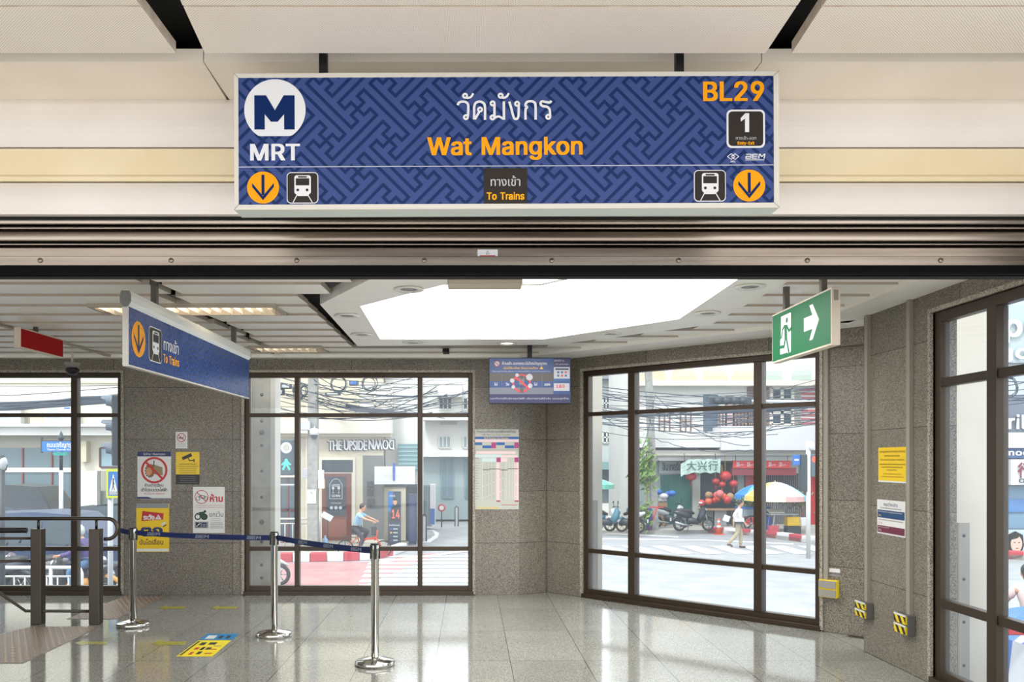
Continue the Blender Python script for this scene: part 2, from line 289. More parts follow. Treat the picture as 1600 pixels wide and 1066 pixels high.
 'f': (298, ['59 -12 166 -11 166 313 252 315 252 389 167 390 166 421 174 443 187 456 193 458 203 456 252 457 260 489 268 509 267 534 235 542 147 542 129 538 105 528 95 522 72 499 62 481 62 475 58 467 58 391 -18 389 -18 315 58 313']),
 'g': (469, ['40 -103 67 -130 85 -142 129 -158 155 -160 157 -162 261 -162 291 -156 311 -150 339 -136 355 -124 374 -103 388 -79 394 -55 394 -37 396 -35 395 390 291 390 289 378 277 386 241 396 159 396 157 394 139 394 113 386 89 374 46 331 28 299 16 265 12 245 12 223 10 221 10 161 12 159 12 139 18 109 32 75 48 51 69 28 93 12 113 2 143 -6 245 -6 273 2 287 10 288 7 286 5 284 -23 274 -47 257 -64 237 -76 231 -76 211 -84 195 -82 165 -70 125 -30 75 -30 28 -57 28 -83', '161 94 142 115 126 155 122 175 122 191 120 193 122 195 124 223 132 249 148 279 171 302 191 312 205 316 219 312 241 300 256 287 268 271 284 229 284 219 288 207 288 179 286 177 284 155 278 137 258 103 239 86 223 78 209 74 193 76 171 86']),
 'h': (454, ['31 -12 138 -11 138 235 146 263 158 283 179 302 205 314 213 314 219 310 229 308 245 296 262 275 270 251 270 233 272 231 272 -11 382 -11 382 251 380 253 380 283 374 311 366 333 352 353 319 382 275 396 191 396 189 394 173 394 139 380 137 520 30 519']),
 'i': (211, ['31 -12 138 -11 137 390 30 389', '24 449 33 440 47 432 121 432 129 436 146 451 150 461 150 505 146 515 133 528 113 536 55 536 35 528 22 515 18 505 18 461']),
 'k': (425, ['31 -12 138 -11 138 129 151 140 271 -12 396 -11 396 13 236 215 382 365 382 389 259 390 139 268 137 520 30 519']),
 'l': (233, ['46 13 63 -2 87 -12 101 -12 103 -14 185 -14 206 -9 206 15 194 65 155 66 144 75 138 93 137 520 30 519 30 49 36 29']),
 'm': (654, ['31 -12 138 -11 138 243 142 261 156 287 171 302 193 314 211 312 229 300 242 285 248 269 248 259 250 257 250 -11 359 -12 360 253 368 277 376 289 397 308 417 316 431 312 449 302 462 285 470 267 470 251 472 249 472 -11 581 -12 582 267 580 269 580 295 576 305 574 321 556 355 537 374 525 382 509 390 481 398 395 398 375 394 339 378 321 362 311 374 291 388 275 392 269 396 253 396 251 398 181 398 161 394 139 382 136 383 135 390 31 390']),
 'n': (454, ['31 -12 138 -11 138 235 146 263 158 283 179 302 205 314 213 314 219 310 229 308 245 296 262 275 270 251 270 233 272 231 272 -11 382 -11 382 251 380 253 380 283 374 311 366 333 352 353 335 370 319 382 275 396 191 396 189 394 173 394 155 388 137 378 135 390 30 389']),
 'o': (459, ['48 45 77 16 93 4 121 -10 135 -12 151 -18 171 -18 173 -20 265 -18 273 -14 295 -10 323 4 348 23 368 47 384 73 386 83 396 105 400 129 404 139 406 199 404 201 404 237 394 277 386 293 384 303 372 323 347 354 321 374 297 386 267 394 167 396 165 394 147 394 125 388 95 374 77 360 48 331 28 295 20 273 12 235 12 213 10 211 10 163 12 161 12 139 18 109 28 81', '171 76 144 105 130 133 122 171 122 205 132 247 150 279 171 300 189 310 209 316 227 310 247 298 264 281 274 267 290 227 292 207 294 205 294 169 284 129 274 109 264 95 247 78 227 66 213 62 195 64']),
 'p': (468, ['31 -156 138 -155 139 -2 161 -14 185 -20 267 -20 269 -18 287 -18 311 -10 335 2 351 14 380 45 396 75 406 105 412 135 412 157 414 159 412 243 406 273 390 313 378 333 366 347 337 374 307 388 267 396 185 396 153 388 137 378 135 390 30 389', '177 84 160 105 142 147 140 167 138 169 140 221 150 255 164 279 187 302 201 310 221 316 239 310 255 300 274 283 284 269 300 227 300 217 304 203 304 175 302 173 300 151 292 127 280 105 253 76 241 68 217 62 193 72']),
 'r': (303, ['31 -12 138 -11 138 241 140 249 144 261 156 281 169 294 189 306 209 312 219 310 268 311 267 396 169 396 149 390 139 384 136 385 135 390 30 389']),
 's': (409, ['32 33 65 2 89 -10 135 -20 233 -20 263 -14 281 -8 303 4 330 27 348 53 348 59 354 73 354 93 356 95 356 119 354 121 352 145 344 165 334 179 311 200 287 212 253 222 245 222 197 234 161 246 140 263 134 275 140 289 159 308 183 318 203 314 217 306 230 293 245 266 299 266 347 278 348 305 344 317 324 351 311 364 295 376 275 386 247 394 237 394 235 396 139 396 105 388 71 372 40 343 30 325 24 305 24 247 32 219 42 203 67 180 93 168 123 158 201 140 223 130 238 115 242 101 236 89 221 74 203 64 197 64 189 60 177 60 147 72 126 97 117 118 63 118 25 108 17 108 12 105 12 79 18 57']),
 't': (271, ['66 11 87 -4 115 -14 215 -16 217 -14 227 -14 236 -9 236 23 226 65 169 66 154 81 150 97 150 313 227 314 228 389 150 391 149 482 43 482 42 391 -18 389 -18 315 42 313 42 63 50 35']),
 'u': (454, ['56 29 77 8 89 0 109 -10 135 -16 233 -16 257 -8 271 0 274 -1 275 -12 382 -11 381 390 272 389 272 145 260 109 240 83 209 66 201 64 179 72 156 93 146 109 140 127 140 141 138 143 138 389 30 389 30 93 42 53']),
 'v': (433, ['139 -12 249 -12 252 -9 280 69 288 85 290 95 298 111 316 163 324 179 342 231 392 357 394 363 393 390 280 389 195 152 110 387 107 390 -6 389 -6 363 -4 357 4 341 6 331 14 315 16 305 24 289 26 279 34 263 36 253 44 237 46 227 54 211 56 201 64 185 66 175 74 159 76 149 84 133 86 123 98 97 100 87']),
 'w': (611, ['115 -12 224 -11 224 -5 228 3 228 9 232 17 232 23 236 31 236 37 283 198 286 195 288 181 344 -11 453 -12 486 93 486 99 494 119 494 125 502 145 502 151 510 171 516 197 524 217 524 223 532 243 532 249 540 269 546 295 554 315 554 321 562 341 562 347 568 361 568 389 457 390 454 387 428 287 397 182 380 251 348 359 346 373 342 381 342 387 339 390 229 390 226 387 200 287 178 215 176 201 172 193 172 187 169 184 112 389 1 390 0 361 40 235 46 209 54 189 54 183 94 57 100 31 108 11 108 5']),
 'x': (423, ['-1 -12 115 -12 189 100 263 -12 382 -11 382 13 258 189 258 195 374 363 373 390 257 390 191 288 125 390 6 389 6 365 122 197 122 193 0 17 -2 13']),
 'y': (433, ['24 -151 59 -158 115 -158 117 -156 149 -154 175 -142 189 -132 212 -105 230 -67 232 -57 276 53 300 121 308 137 326 189 392 357 394 363 393 390 280 389 195 152 110 387 107 390 -6 389 -6 363 -4 357 134 1 134 -5 122 -39 114 -53 97 -70 89 -74 36 -75 24 -121']),
 '0': (497, ['78 39 111 8 135 -6 147 -8 161 -14 185 -16 187 -18 269 -18 271 -16 287 -16 313 -6 319 -6 345 10 376 41 390 61 410 105 410 111 420 141 426 189 428 191 428 317 426 319 426 331 424 333 420 367 410 397 410 403 390 447 374 471 361 484 345 498 323 512 289 524 261 526 259 528 195 528 193 526 165 524 151 518 139 516 105 496 80 471 62 445 46 411 32 363 28 325 26 323 26 293 24 291 24 217 26 215 26 185 28 183 30 157 42 109 62 63', '189 84 170 105 156 131 146 157 138 189 136 225 134 227 134 281 136 283 138 319 150 363 170 403 201 434 217 442 231 444 237 440 247 438 272 417 286 399 302 367 314 323 316 293 318 291 320 247 318 245 316 199 308 161 298 131 282 103 259 80 239 68 225 64 205 72']),
 '1': (497, ['53 -12 416 -11 415 66 300 67 299 520 173 520 62 439 63 346 111 346 177 396 188 401 188 67 53 66']),
 '2': (497, ['41 -12 414 -11 413 68 196 69 342 223 388 287 402 325 402 335 404 337 404 409 396 437 386 457 374 473 353 494 329 510 305 520 297 520 277 526 259 526 257 528 193 528 191 526 163 524 135 516 99 496 72 469 62 455 50 429 44 405 44 389 42 387 43 350 151 350 154 381 170 413 185 428 197 436 217 444 233 444 263 430 286 405 292 393 296 369 288 339 258 293 40 59']),
 '3': (497, ['44 47 83 10 107 -2 137 -12 165 -18 275 -18 307 -10 341 4 371 26 394 53 408 79 414 101 416 131 418 133 416 185 408 209 396 233 384 249 365 268 337 286 305 298 268 303 396 449 395 520 46 519 47 440 246 439 134 313 134 237 209 234 229 230 255 220 275 206 292 185 304 153 304 135 292 105 267 80 233 66 213 64 185 72 165 84 148 101 142 111 136 125 133 144 21 144 20 115 22 113 24 91 30 73']),
 '4': (497, ['16 93 257 92 259 -12 368 -11 368 91 438 93 438 173 368 175 367 330 258 329 257 174 146 175 330 487 334 495 333 520 223 520 220 517 16 171']),
 '5': (497, ['64 41 95 12 113 0 143 -12 159 -14 169 -18 265 -18 305 -10 333 2 357 20 376 39 386 53 400 77 408 99 414 131 416 175 414 177 414 203 412 205 410 225 404 243 384 279 370 297 351 314 337 324 299 340 281 344 265 344 263 346 189 346 165 340 164 351 168 369 175 440 389 440 389 520 72 519 66 461 64 459 64 443 62 441 62 425 60 423 60 407 58 405 58 389 56 387 56 371 52 353 52 337 50 335 50 319 48 317 48 301 46 299 46 283 44 281 44 241 95 236 97 234 153 234 167 246 195 258 201 258 209 262 221 262 235 258 263 242 280 225 288 213 298 191 302 175 302 149 290 115 268 87 253 76 223 64 205 68 183 80 160 103 152 117 145 142 37 142 36 111 38 109 38 95 46 71']),
 '6': (497, ['74 41 101 14 119 2 145 -10 183 -18 269 -18 307 -10 335 2 355 16 376 37 390 57 404 87 404 93 412 115 412 143 414 145 412 199 406 223 394 253 382 271 359 294 335 310 291 324 228 327 344 493 343 520 227 520 82 305 56 253 40 197 42 115 48 91 58 65', '187 82 172 97 156 127 150 147 152 177 162 203 170 215 187 232 197 240 221 250 239 248 270 229 288 205 298 185 302 169 302 145 298 129 288 109 270 85 239 66 221 64']),
 '7': (497, ['75 -12 190 -11 412 433 416 437 415 520 38 519 39 440 288 439 74 15']),
 '8': (497, ['62 35 91 10 113 -2 141 -12 171 -18 283 -18 313 -12 319 -8 341 -2 365 12 394 39 414 69 422 95 424 121 426 123 426 147 424 149 424 167 420 187 412 207 392 237 375 254 354 267 355 270 368 277 384 297 396 317 404 343 404 359 406 361 404 417 398 441 382 467 361 490 335 508 313 518 283 526 265 526 263 528 169 526 139 518 107 502 89 488 66 463 54 439 48 415 48 401 46 399 48 343 56 317 68 297 89 274 100 267 75 252 54 229 38 201 28 167 30 95 42 63 50 49', '171 84 150 107 144 119 140 143 144 157 154 177 173 198 199 214 227 222 259 212 279 198 294 183 306 163 312 145 312 133 300 103 289 90 257 70 227 62 195 70', '191 318 172 337 160 361 158 383 168 407 187 430 225 446 241 442 265 430 284 409 294 383 294 369 284 343 261 318 237 306 229 304 215 306']),
 '9': (497, ['107 -12 223 -12 356 181 382 225 398 259 408 291 412 311 412 333 414 335 412 389 404 421 392 447 376 471 355 492 335 506 311 518 279 526 261 526 259 528 193 528 191 526 173 526 143 518 97 492 72 465 50 427 42 397 42 379 40 377 42 305 52 271 72 237 95 214 109 204 133 192 165 184 222 181 106 13', '193 272 168 297 158 315 150 345 150 359 154 369 154 377 170 409 197 434 227 446 253 436 269 424 282 409 300 373 302 339 298 323 286 299 270 279 255 268 239 260 225 258']),
 '-': (497, ['91 176 361 176 362 255 91 256']),
}
from mathutils.geometry import tessellate_polygon
_B = {}
def bold_glyph(c):
    if c in _B: return _B[c]
    if c not in BOLD: _B[c] = (300, [], []); return _B[c]
    adv, cs = BOLD[c]; loops = []
    for s in cs:
        q = [int(t) for t in s.split()]; loops.append([Vector((q[i], q[i+1], 0)) for i in range(0, len(q), 2)])
    vs = [(p.x, p.y) for l in loops for p in l]; fs = []
    for t in tessellate_polygon(loops):
        a = sum(vs[t[i]][0]*vs[t[(i+1) % 3]][1]-vs[t[(i+1) % 3]][0]*vs[t[i]][1] for i in range(3))
        fs.append(tuple(t) if a > 0 else tuple(t[::-1]))
    _B[c] = (adv, vs, fs); return _B[c]
def bold(b, txt, x, z, h, y, m, width=None, align='l', track=0, slant=0, mirror=()):
    """heavy grotesque capitals and small letters facing -Y, h = capital height"""
    vs, fs = [], []; pen = 0
    for i, c in enumerate(txt):
        adv, gv, gf = bold_glyph(c); o = len(vs)
        if i in mirror: gv = [(adv-px, 508-pz) for px, pz in gv]
        vs += [(px+pen+slant*pz, pz+11) for px, pz in gv]; fs += [tuple(k+o for k in f) for f in gf]; pen += adv-12+track
    if not vs: return b
    x0 = min(p[0] for p in vs); w = max(p[0] for p in vs)-x0; k = h/531; kx = width/w if width else k
    ox = {'l': 0, 'c': -w*kx/2, 'r': -w*kx}[align]
    return b.add([(x+ox+(p[0]-x0)*kx, y, z+p[1]*k) for p in vs], fs, m)

# ------------------------------------------------------------------ interior materials
ST_WALL = granite('wall_granite', srgb(76,69,60), srgb(112,104,92), srgb(152,145,133), .38, 190, (1.42, .62, 'wall'), srgb(120,115,108), patch=.25, jw=.003)
ST_FLOOR = granite('floor_terrazzo', srgb(118,118,112), srgb(148,148,141), srgb(176,176,168), .085, 170, (.6, 1.2, 'xy'), srgb(105,105,100), patch=.18, jw=.003, off=(.28, .3))
nn_, ll_, bb_ = nodes_of(ST_FLOOR); bb_.inputs['Specular IOR Level'].default_value = .85
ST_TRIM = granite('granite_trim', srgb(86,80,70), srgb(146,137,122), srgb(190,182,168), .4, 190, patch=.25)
BRONZE = S('bronze_frame', 62, 50, 38, .42, metal=.35)
BRONZE2 = S('bronze_lit', 104, 84, 62, .45, metal=.3)
CEIL_W = noisy('ceiling_white', srgb(246,242,234), srgb(250,247,240), 3, .4)
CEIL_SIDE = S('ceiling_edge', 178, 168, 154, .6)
VOID = S('ceiling_void', 14, 13, 12, .9)
STEEL = S('polished_steel', 205, 203, 198, .08, metal=1.0)
STEEL_D = noisy('brushed_steel', srgb(140,129,119), srgb(168,156,145), 30, .22, metal=1.0, stretch=(.03,1,1), rough2=.36)
RAILM = S('rail_steel', 84, 77, 70, .4, metal=.8)
BLACK = S('black_plastic', 18, 18, 20, .5)
WHITE_P = S('white_paint', 226, 224, 218, .45)
ALU = S('white_aluminium', 205, 201, 192, .4)
GREY_P = S('grey_plastic', 150, 146, 138, .5)

def glass_material():
    m = bpy.data.materials.new('window_glass'); m.use_nodes = True; n = m.node_tree.nodes; l = m.node_tree.links; n.clear()
    o = n.new('ShaderNodeOutputMaterial'); t = n.new('ShaderNodeBsdfTransparent'); g = n.new('ShaderNodeBsdfGlossy'); d = n.new('ShaderNodeBsdfTranslucent')
    t.inputs[0].default_value = (.93, .97, .98, 1); g.inputs['Roughness'].default_value = .02; g.inputs['Color'].default_value = (1,1,1,1)
    d.inputs[0].default_value = (.85, .93, 1, 1)
    f = n.new('ShaderNodeFresnel'); f.inputs[0].default_value = 1.45
    geo = n.new('ShaderNodeNewGeometry')                       # the back of the thin pane reflects like its front
    a = n.new('ShaderNodeMixShader'); a.inputs[0].default_value = .10
    tc = n.new('ShaderNodeTexCoord'); nz = n.new('ShaderNodeTexNoise'); nz.inputs['Scale'].default_value = 1.3; nz.inputs['Detail'].default_value = 5
    mr = n.new('ShaderNodeMapRange'); mr.inputs['To Min'].default_value = .03; mr.inputs['To Max'].default_value = .08
    l.new(tc.outputs['Object'], nz.inputs[0]); l.new(nz.outputs[0], mr.inputs[0]); l.new(mr.outputs[0], a.inputs[0])
    b = n.new('ShaderNodeMixShader'); b.inputs[0].default_value = .035
    l.new(t.outputs[0], a.inputs[1]); l.new(d.outputs[0], a.inputs[2]); l.new(a.outputs[0], b.inputs[1]); l.new(g.outputs[0], b.inputs[2]); l.new(b.outputs[0], o.inputs['Surface'])
    n.remove(f); n.remove(geo)
    return m
GLASS = glass_material()

# ------------------------------------------------------------------ floor and outer ground
YB, ZC = 10.24, 2.85                                  # back wall plane, ceiling height
SQ = math.sqrt(.5)
D45 = 11.40                                           # the slanted wall stands on X + Y = D45
XR = 3.321                                            # right wall plane
def on45(px, D=D45): Y = D/(1+(px-CX)/FOC); return Vector((X_(px, Y), Y))
def t45(px): p = on45(px); return (p.x-P45.x)*SQ-(p.y-P45.y)*SQ
xa, xb = X_(811, YB), X_(851.5, 10.44)
P45 = Vector((xb, D45-xb-.0)); P45 = Vector(((D45+xb-10.44)/2, (D45-xb+10.44)/2))
YPIL = 7.237
b = MB(); b.prism([(-9,4.4),(9,4.4),(9,5.2),(XR+.3,5.2),(XR+.3,7.6),(X_(851.5,10.44)+.25,10.75),(-9,10.55)], -.18, 0, ST_FLOOR, 'z')
b.prism([(X_(851.5,10.44)-.1,10.7),(3.3,7.4),(3.7,7.4),(3.7,7.85),(1.05,10.6)], -.18, -.0005, ST_FLOOR, "z"); fl = b.build('floor'); struct(fl)

# ------------------------------------------------------------------ walls round the windows
def wall_with_hole(name, x0, x1, y0, y1, z0, z1, holes, m, M=None):
    """a wall panel along local x with window holes (hx0, hx1, hz0, hz1) side by side"""
    b = MB(); cur = x0
    for hx0, hx1, hz0, hz1 in sorted(holes):
        if hx0 > cur: b.box(cur, hx0, y0, y1, z0, z1, m)
        if hz0 > z0: b.box(hx0, hx1, y0, y1, z0, hz0, m)
        if hz1 < z1: b.box(hx0, hx1, y0, y1, hz1, z1, m)
        cur = hx1
    if x1 > cur: b.box(cur, x1, y0, y1, z0, z1, m)
    o = b.build(name, M=M); struct(o); return o
W0x1 = X_(190, YB); W1x0, W1x1 = X_(382, YB), X_(738.5, YB); ZT, ZB = 2.655, .035
wall_with_hole('wall_back', -8.2, xa, YB, YB+.16, 0, 3.1, [(-8.0, W0x1, ZB, ZT), (W1x0, W1x1, ZB, ZT)], ST_WALL)
b = MB(); b.prism([(xa, YB), (xb, 10.44), (xb+.25, 10.72), (xa, YB+.16)], 0, 3.1, ST_WALL, 'z'); struct(b.build('wall_corner'))
# slanted wall, local x runs along (1,-1)/sqrt2, local y away from the room
def frame(P, ang): return Matrix.Translation((P.x, P.y, 0)) @ Matrix.Rotation(ang, 4, 'Z')
M45 = frame(P45, R(-45))
ta, tb, te = t45(911), t45(1282), t45(1349)+.3
wall_with_hole('wall_slanted', 0, te, 0, .16, 0, 3.1, [(ta, tb, ZB, ZT)], ST_WALL, M45)
b = MB(); b.box(tb+.07, te, -.09, 0, 2.66, 3.0, ST_WALL); b.box(te-.42, te, -.09, 0.0, 0, 0.001, ST_WALL); struct(b.build('trim_lintel', M=M45))
# right wall: pilaster then window 3; local x runs towards the camera
MR = frame(Vector((XR, YPIL)), R(-90))
def tR(px): return YPIL-onx(px, XR)
r0, r1 = tR(1458), tR(1458)+2.6
wall_with_hole('wall_right', 0, r1+.3, 0, .17, 0, 3.1, [(r0, r1, .05, 2.67)], ST_WALL, MR)
b = MB(); b.box(-8.4, -8.2, -1, YB+.28, 0, 3.1, ST_WALL); struct(b.build('wall_left'))
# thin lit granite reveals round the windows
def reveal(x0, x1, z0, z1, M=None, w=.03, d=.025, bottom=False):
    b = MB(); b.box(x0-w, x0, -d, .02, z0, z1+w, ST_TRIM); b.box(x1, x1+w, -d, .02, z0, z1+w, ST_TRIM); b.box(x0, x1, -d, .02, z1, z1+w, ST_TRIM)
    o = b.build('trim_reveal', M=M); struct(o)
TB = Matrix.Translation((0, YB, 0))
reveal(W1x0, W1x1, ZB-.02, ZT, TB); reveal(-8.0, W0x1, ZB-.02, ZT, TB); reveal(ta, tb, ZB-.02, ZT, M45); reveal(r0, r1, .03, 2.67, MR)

# ------------------------------------------------------------------ windows
def window(idx, M, x0, x1, z0, z1, mull, trans, y=.02, fw=.055, deep=.09, rail=.07):
    e = bpy.data.objects.new('window_%d' % idx, None); C.objects.link(e); e.matrix_local = M; e['kind'] = 'structure'
    b = MB(); b.box(x0, x0+fw, y, y+deep, z0, z1, BRONZE); b.box(x1-fw, x1, y, y+deep, z0, z1, BRONZE)
    b.box(x0+fw, x1-fw, y, y+deep, z1-fw, z1, BRONZE); b.box(x0+fw, x1-fw, y, y+deep, z0, z0+rail, BRONZE)
    b.build('window_frame', e, bevel=.004)
    b = MB(); b.box(x0-.01, x1+.01, -.03, y, z0-.035, z0+.012, BRONZE); b.build('window_sill', e, bevel=.003)
    xs = [x0+fw]
    for mx, w in sorted(mull):
        b = MB(); b.box(mx-w/2, mx+w/2, y-.012, y+deep, z0+rail, z1-fw, BRONZE); b.build('mullion', e, bevel=.004); xs += [mx-w/2, mx+w/2]
    xs.append(x1-fw); zs = [z0+rail]
    for tz, w in trans: zs += [tz-w/2, tz+w/2]
    zs.append(z1-fw)
    for tz, w in trans:
        for i in range(0, len(xs), 2):
            b = MB(); b.box(xs[i], xs[i+1], y, y+deep*.9, tz-w/2, tz+w/2, BRONZE); b.build('transom', e, bevel=.003)
    for i in range(0, len(xs), 2):
        for k in range(0, len(zs), 2):
            b = MB(); yy = y+deep*.5
            b.add([(xs[i], yy, zs[k]), (xs[i+1], yy, zs[k]), (xs[i+1], yy, zs[k+1]), (xs[i], yy, zs[k+1])], [(0,1,2,3)], GLASS); b.build('window_pane', e)
    return e
TZ = [(.55, .05), (2.15, .045)]
window(1, TB, W1x0, W1x1, ZB, ZT, [(X_(463.5, YB), .055), (X_(656, YB), .055)], TZ)
window(2, M45, ta, tb, ZB, ZT, [(t45(985.5), .09), (t45(1183), .085)], TZ, fw=.06)
window(3, MR, r0, r1, .05, 2.67, [(tR(1549), .10), (tR(1549)+1.35, .1)], [(.60, .06), (2.165, .06)], fw=.075, deep=.07, y=.01)
window(4, TB, -8.0, W0x1, ZB, ZT, [(X_(115, YB), .075), (X_(115, YB)-1.45, .075)], TZ)

# ------------------------------------------------------------------ inner ceiling: sloping slats, light ring, skylight
k_ = (ZC-H)
def cpt(px, py, z=ZC): Y = (z-H)*FOC/(CY-py); return (X_(px, Y), Y)
ring_out = [cpt(500,472), cpt(553,538), cpt(867,536), cpt(1111,504), (cpt(1111,504)[0], 5.15), (-.35, 5.15)]
ring_in = [cpt(563,475), cpt(594,527), cpt(850,527), cpt(1061,495), (cpt(1061,495)[0], 5.45), (.22, 5.45)]
ring_out[1] = (ring_out[0][0]-.03, ring_out[1][1])
b = MB(); n6 = 6
vs = [(p[0], p[1], ZC-.02) for p in ring_out]+[(p[0], p[1], ZC-.02) for p in ring_in]+[(p[0], p[1], ZC+.1) for p in ring_in]+[(p[0], p[1], ZC+.06) for p in ring_out]
fs = [(i, (i+1) % 6, (i+1) % 6+6, i+6) for i in range(6)]+[(i+6, (i+1) % 6+6, (i+1) % 6+12, i+12) for i in range(6)]+[(i, i+18, (i+1) % 6+18, (i+1) % 6) for i in range(6)]
b.add(vs, fs, CEIL_W); o = b.build('skylight_surround'); struct(o)
LAY = mat('skylight_diffuser', (1,1,1), .5, emit=3.6, ecol=(1, .985, .95))
SEAM = S('skylight_seam', 150, 150, 146)
sk = thing('skylight', 'large glowing white angular skylight panel in the ceiling behind the steel shutter', 'skylight', (0.5, 7, ZC+.05))
b = MB(); b.prism([(p[0]-.5, p[1]-7) for p in ring_in], 0, .02, LAY, 'z'); b.build('diffuser_panel', sk)
s1 = [cpt(645,453), cpt(845,454), cpt(952,431)]
b = MB()
for p, q in zip(s1, s1[1:]): b.tube([(p[0]-.5, p[1]-7, -.004), (q[0]-.5, q[1]-7, -.004)], .010, SEAM, 6)
b.build('panel_seam', sk)
# slab over everything
b = MB(); b.box(-8.4, XR+.3, 4.55, 7.7, 3.12, 3.3, VOID); b.box(-8.4, 2.3, 7.7, 10.6, 3.12, 3.3, VOID); struct(b.build('ceiling_void'))
b = MB(); b.prism([(2.0, 7.6), (XR+.6, 7.6), (XR+.6, 8.0), (2.0, 9.7)], 3.12, 3.3, VOID, 'z'); struct(b.build('ceiling_void_corner'))
PITCH = .432
def inside_ring(x, y): # within the outer ring polygon?
    c = False; P = ring_out
    for i in range(6):
        x0, y0 = P[i]; x1, y1 = P[(i+1) % 6]
        if (y0 > y) != (y1 > y) and x < (x1-x0)*(y-y0)/(y1-y0)+x0: c = not c
    return c
slat_top = thing('ceiling_slats', 'cream sloping metal slats of the inner ceiling around the skylight', 'ceiling', (0, 0, 0), kind='structure')
slat_top.name = 'ceiling'
Y0s = 5.32+.0
gaps = [-2.26]                                        # slit over the hanging direction sign
TROF = [(7.02, -3.05, -1.55), (9.52, -2.42, -1.62)]
j = 0; Yk = cpt(0, 444)[1]-2*PITCH
while Yk < YB-.02:
    y0, y1 = Yk, min(Yk+PITCH+.010, YB)
    spans = [(-8.2, -4.27), (-4.24, -2.31), (-2.2, -1.30), (-1.18, 4.0)] if 6.4 < y0 < 9.3 else [(-8.2, -4.27), (-4.24, -2.31), (-2.2, 4.0)]
    for s0, s1_ in spans:
        sh = .05*((j*37) % 5-2)*.6
        segs = [(s0, s1_)]
        # cut out the light ring
        inn = [x/100 for x in range(-140, 230, 2) if inside_ring(x/100, (y0+y1)/2) or inside_ring(x/100, y0+.02) or inside_ring(x/100, y1-.02)]
        if inn:
            lo, hi = min(inn)-.03, max(inn)+.02; new = []
            for a, c in segs:
                if c <= lo or a >= hi: new.append((a, c))
                else:
                    if a < lo-.02: new.append((a, lo))
                    if c > hi+.02: new.append((hi, c))
            segs = new
        # the slanted and right walls
        lim = min(XR, D45-(y0+y1)/2-.02) if (y0+y1)/2 > YPIL else XR
        for ty, tx0, tx1 in TROF:
            if y0 < ty < y1:
                new = []
                for a, c in segs:
                    if c <= tx0 or a >= tx1: new.append((a, c))
                    else:
                        if a < tx0: new.append((a, tx0))
                        if c > tx1: new.append((tx1, c))
                segs = new
        for a, c in segs:
            c = min(c, lim)
            if c-a < .04: continue
            if abs(c+2.31) < .01: c += sh
            if abs(a+2.2) < .01: a += sh*.6
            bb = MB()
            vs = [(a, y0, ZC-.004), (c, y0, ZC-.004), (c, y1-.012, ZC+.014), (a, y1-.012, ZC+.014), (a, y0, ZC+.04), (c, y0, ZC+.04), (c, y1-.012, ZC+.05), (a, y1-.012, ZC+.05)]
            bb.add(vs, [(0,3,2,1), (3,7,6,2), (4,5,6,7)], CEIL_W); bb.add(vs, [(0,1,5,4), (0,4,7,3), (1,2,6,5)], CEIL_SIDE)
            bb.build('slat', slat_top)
    Yk += PITCH; j += 1
# plain border boards along the walls
b = MB(); b.box(-8.2, xa+.3, YB-.14, YB, ZC-.03, ZC+.05, CEIL_W)
b.build('border_board', slat_top)
b = MB(); b.box(0, te, -.5, 0, ZC-.03, ZC+.05, CEIL_W); o = b.build('border_board', slat_top, M=M45)
b = MB(); b.box(XR-.32, XR, 4.6, YPIL+.3, ZC-.03, ZC+.05, CEIL_W); b.build('border_board', slat_top)
# dark slit rails
b = MB(); b.box(-4.275, -4.235, 4.7, YB-.14, ZC-.022, ZC+.03, CEIL_SIDE); b.build('ceiling_rail', slat_top)

# downlights in the ring
DL_OFF = S('downlight_lens', 120, 124, 126, .25); DL_RIM = S('downlight_rim', 226, 224, 218, .3)
DL_ON = mat('downlight_lit', (1, .93, .82), .4, emit=3.0)
dl = [(639,447,0),(542,489,0),(565,519,0),(645,532,0),(792,533,1),(954,518,0),(1106,485,0),(1172,443,0)]
dl_lab = ['unlit round downlight nearest the shutter on the left side of the skylight', 'unlit round downlight at the left corner of the skylight surround', 'unlit round downlight beside the left rear corner of the skylight', 'unlit round downlight at the left end of the skylight rear edge',
          'glowing round downlight behind the skylight, the only one lit', 'unlit round downlight on the slanted rear right edge of the skylight', 'unlit round downlight at the right rear corner of the skylight', 'unlit round downlight nearest the shutter on the right side of the skylight']
for (px, py, on), lab in zip(dl, dl_lab):
    p = cpt(px, py); t = thing('downlight', lab, 'ceiling light', (p[0], p[1], ZC-.02), group='downlights round the skylight')
    b = MB(); b.lathe([(.062, -.001), (.105, -.002), (.108, -.010), (.10, -.014), (.068, -.010), (.06, .0)], DL_RIM, 28); b.build('rim', t)
    b = MB(); b.lathe([(.0, -.004), (.062, -.004), (.062, .0), (0, .0)], DL_ON if on else DL_OFF, 24); b.build('lens', t)
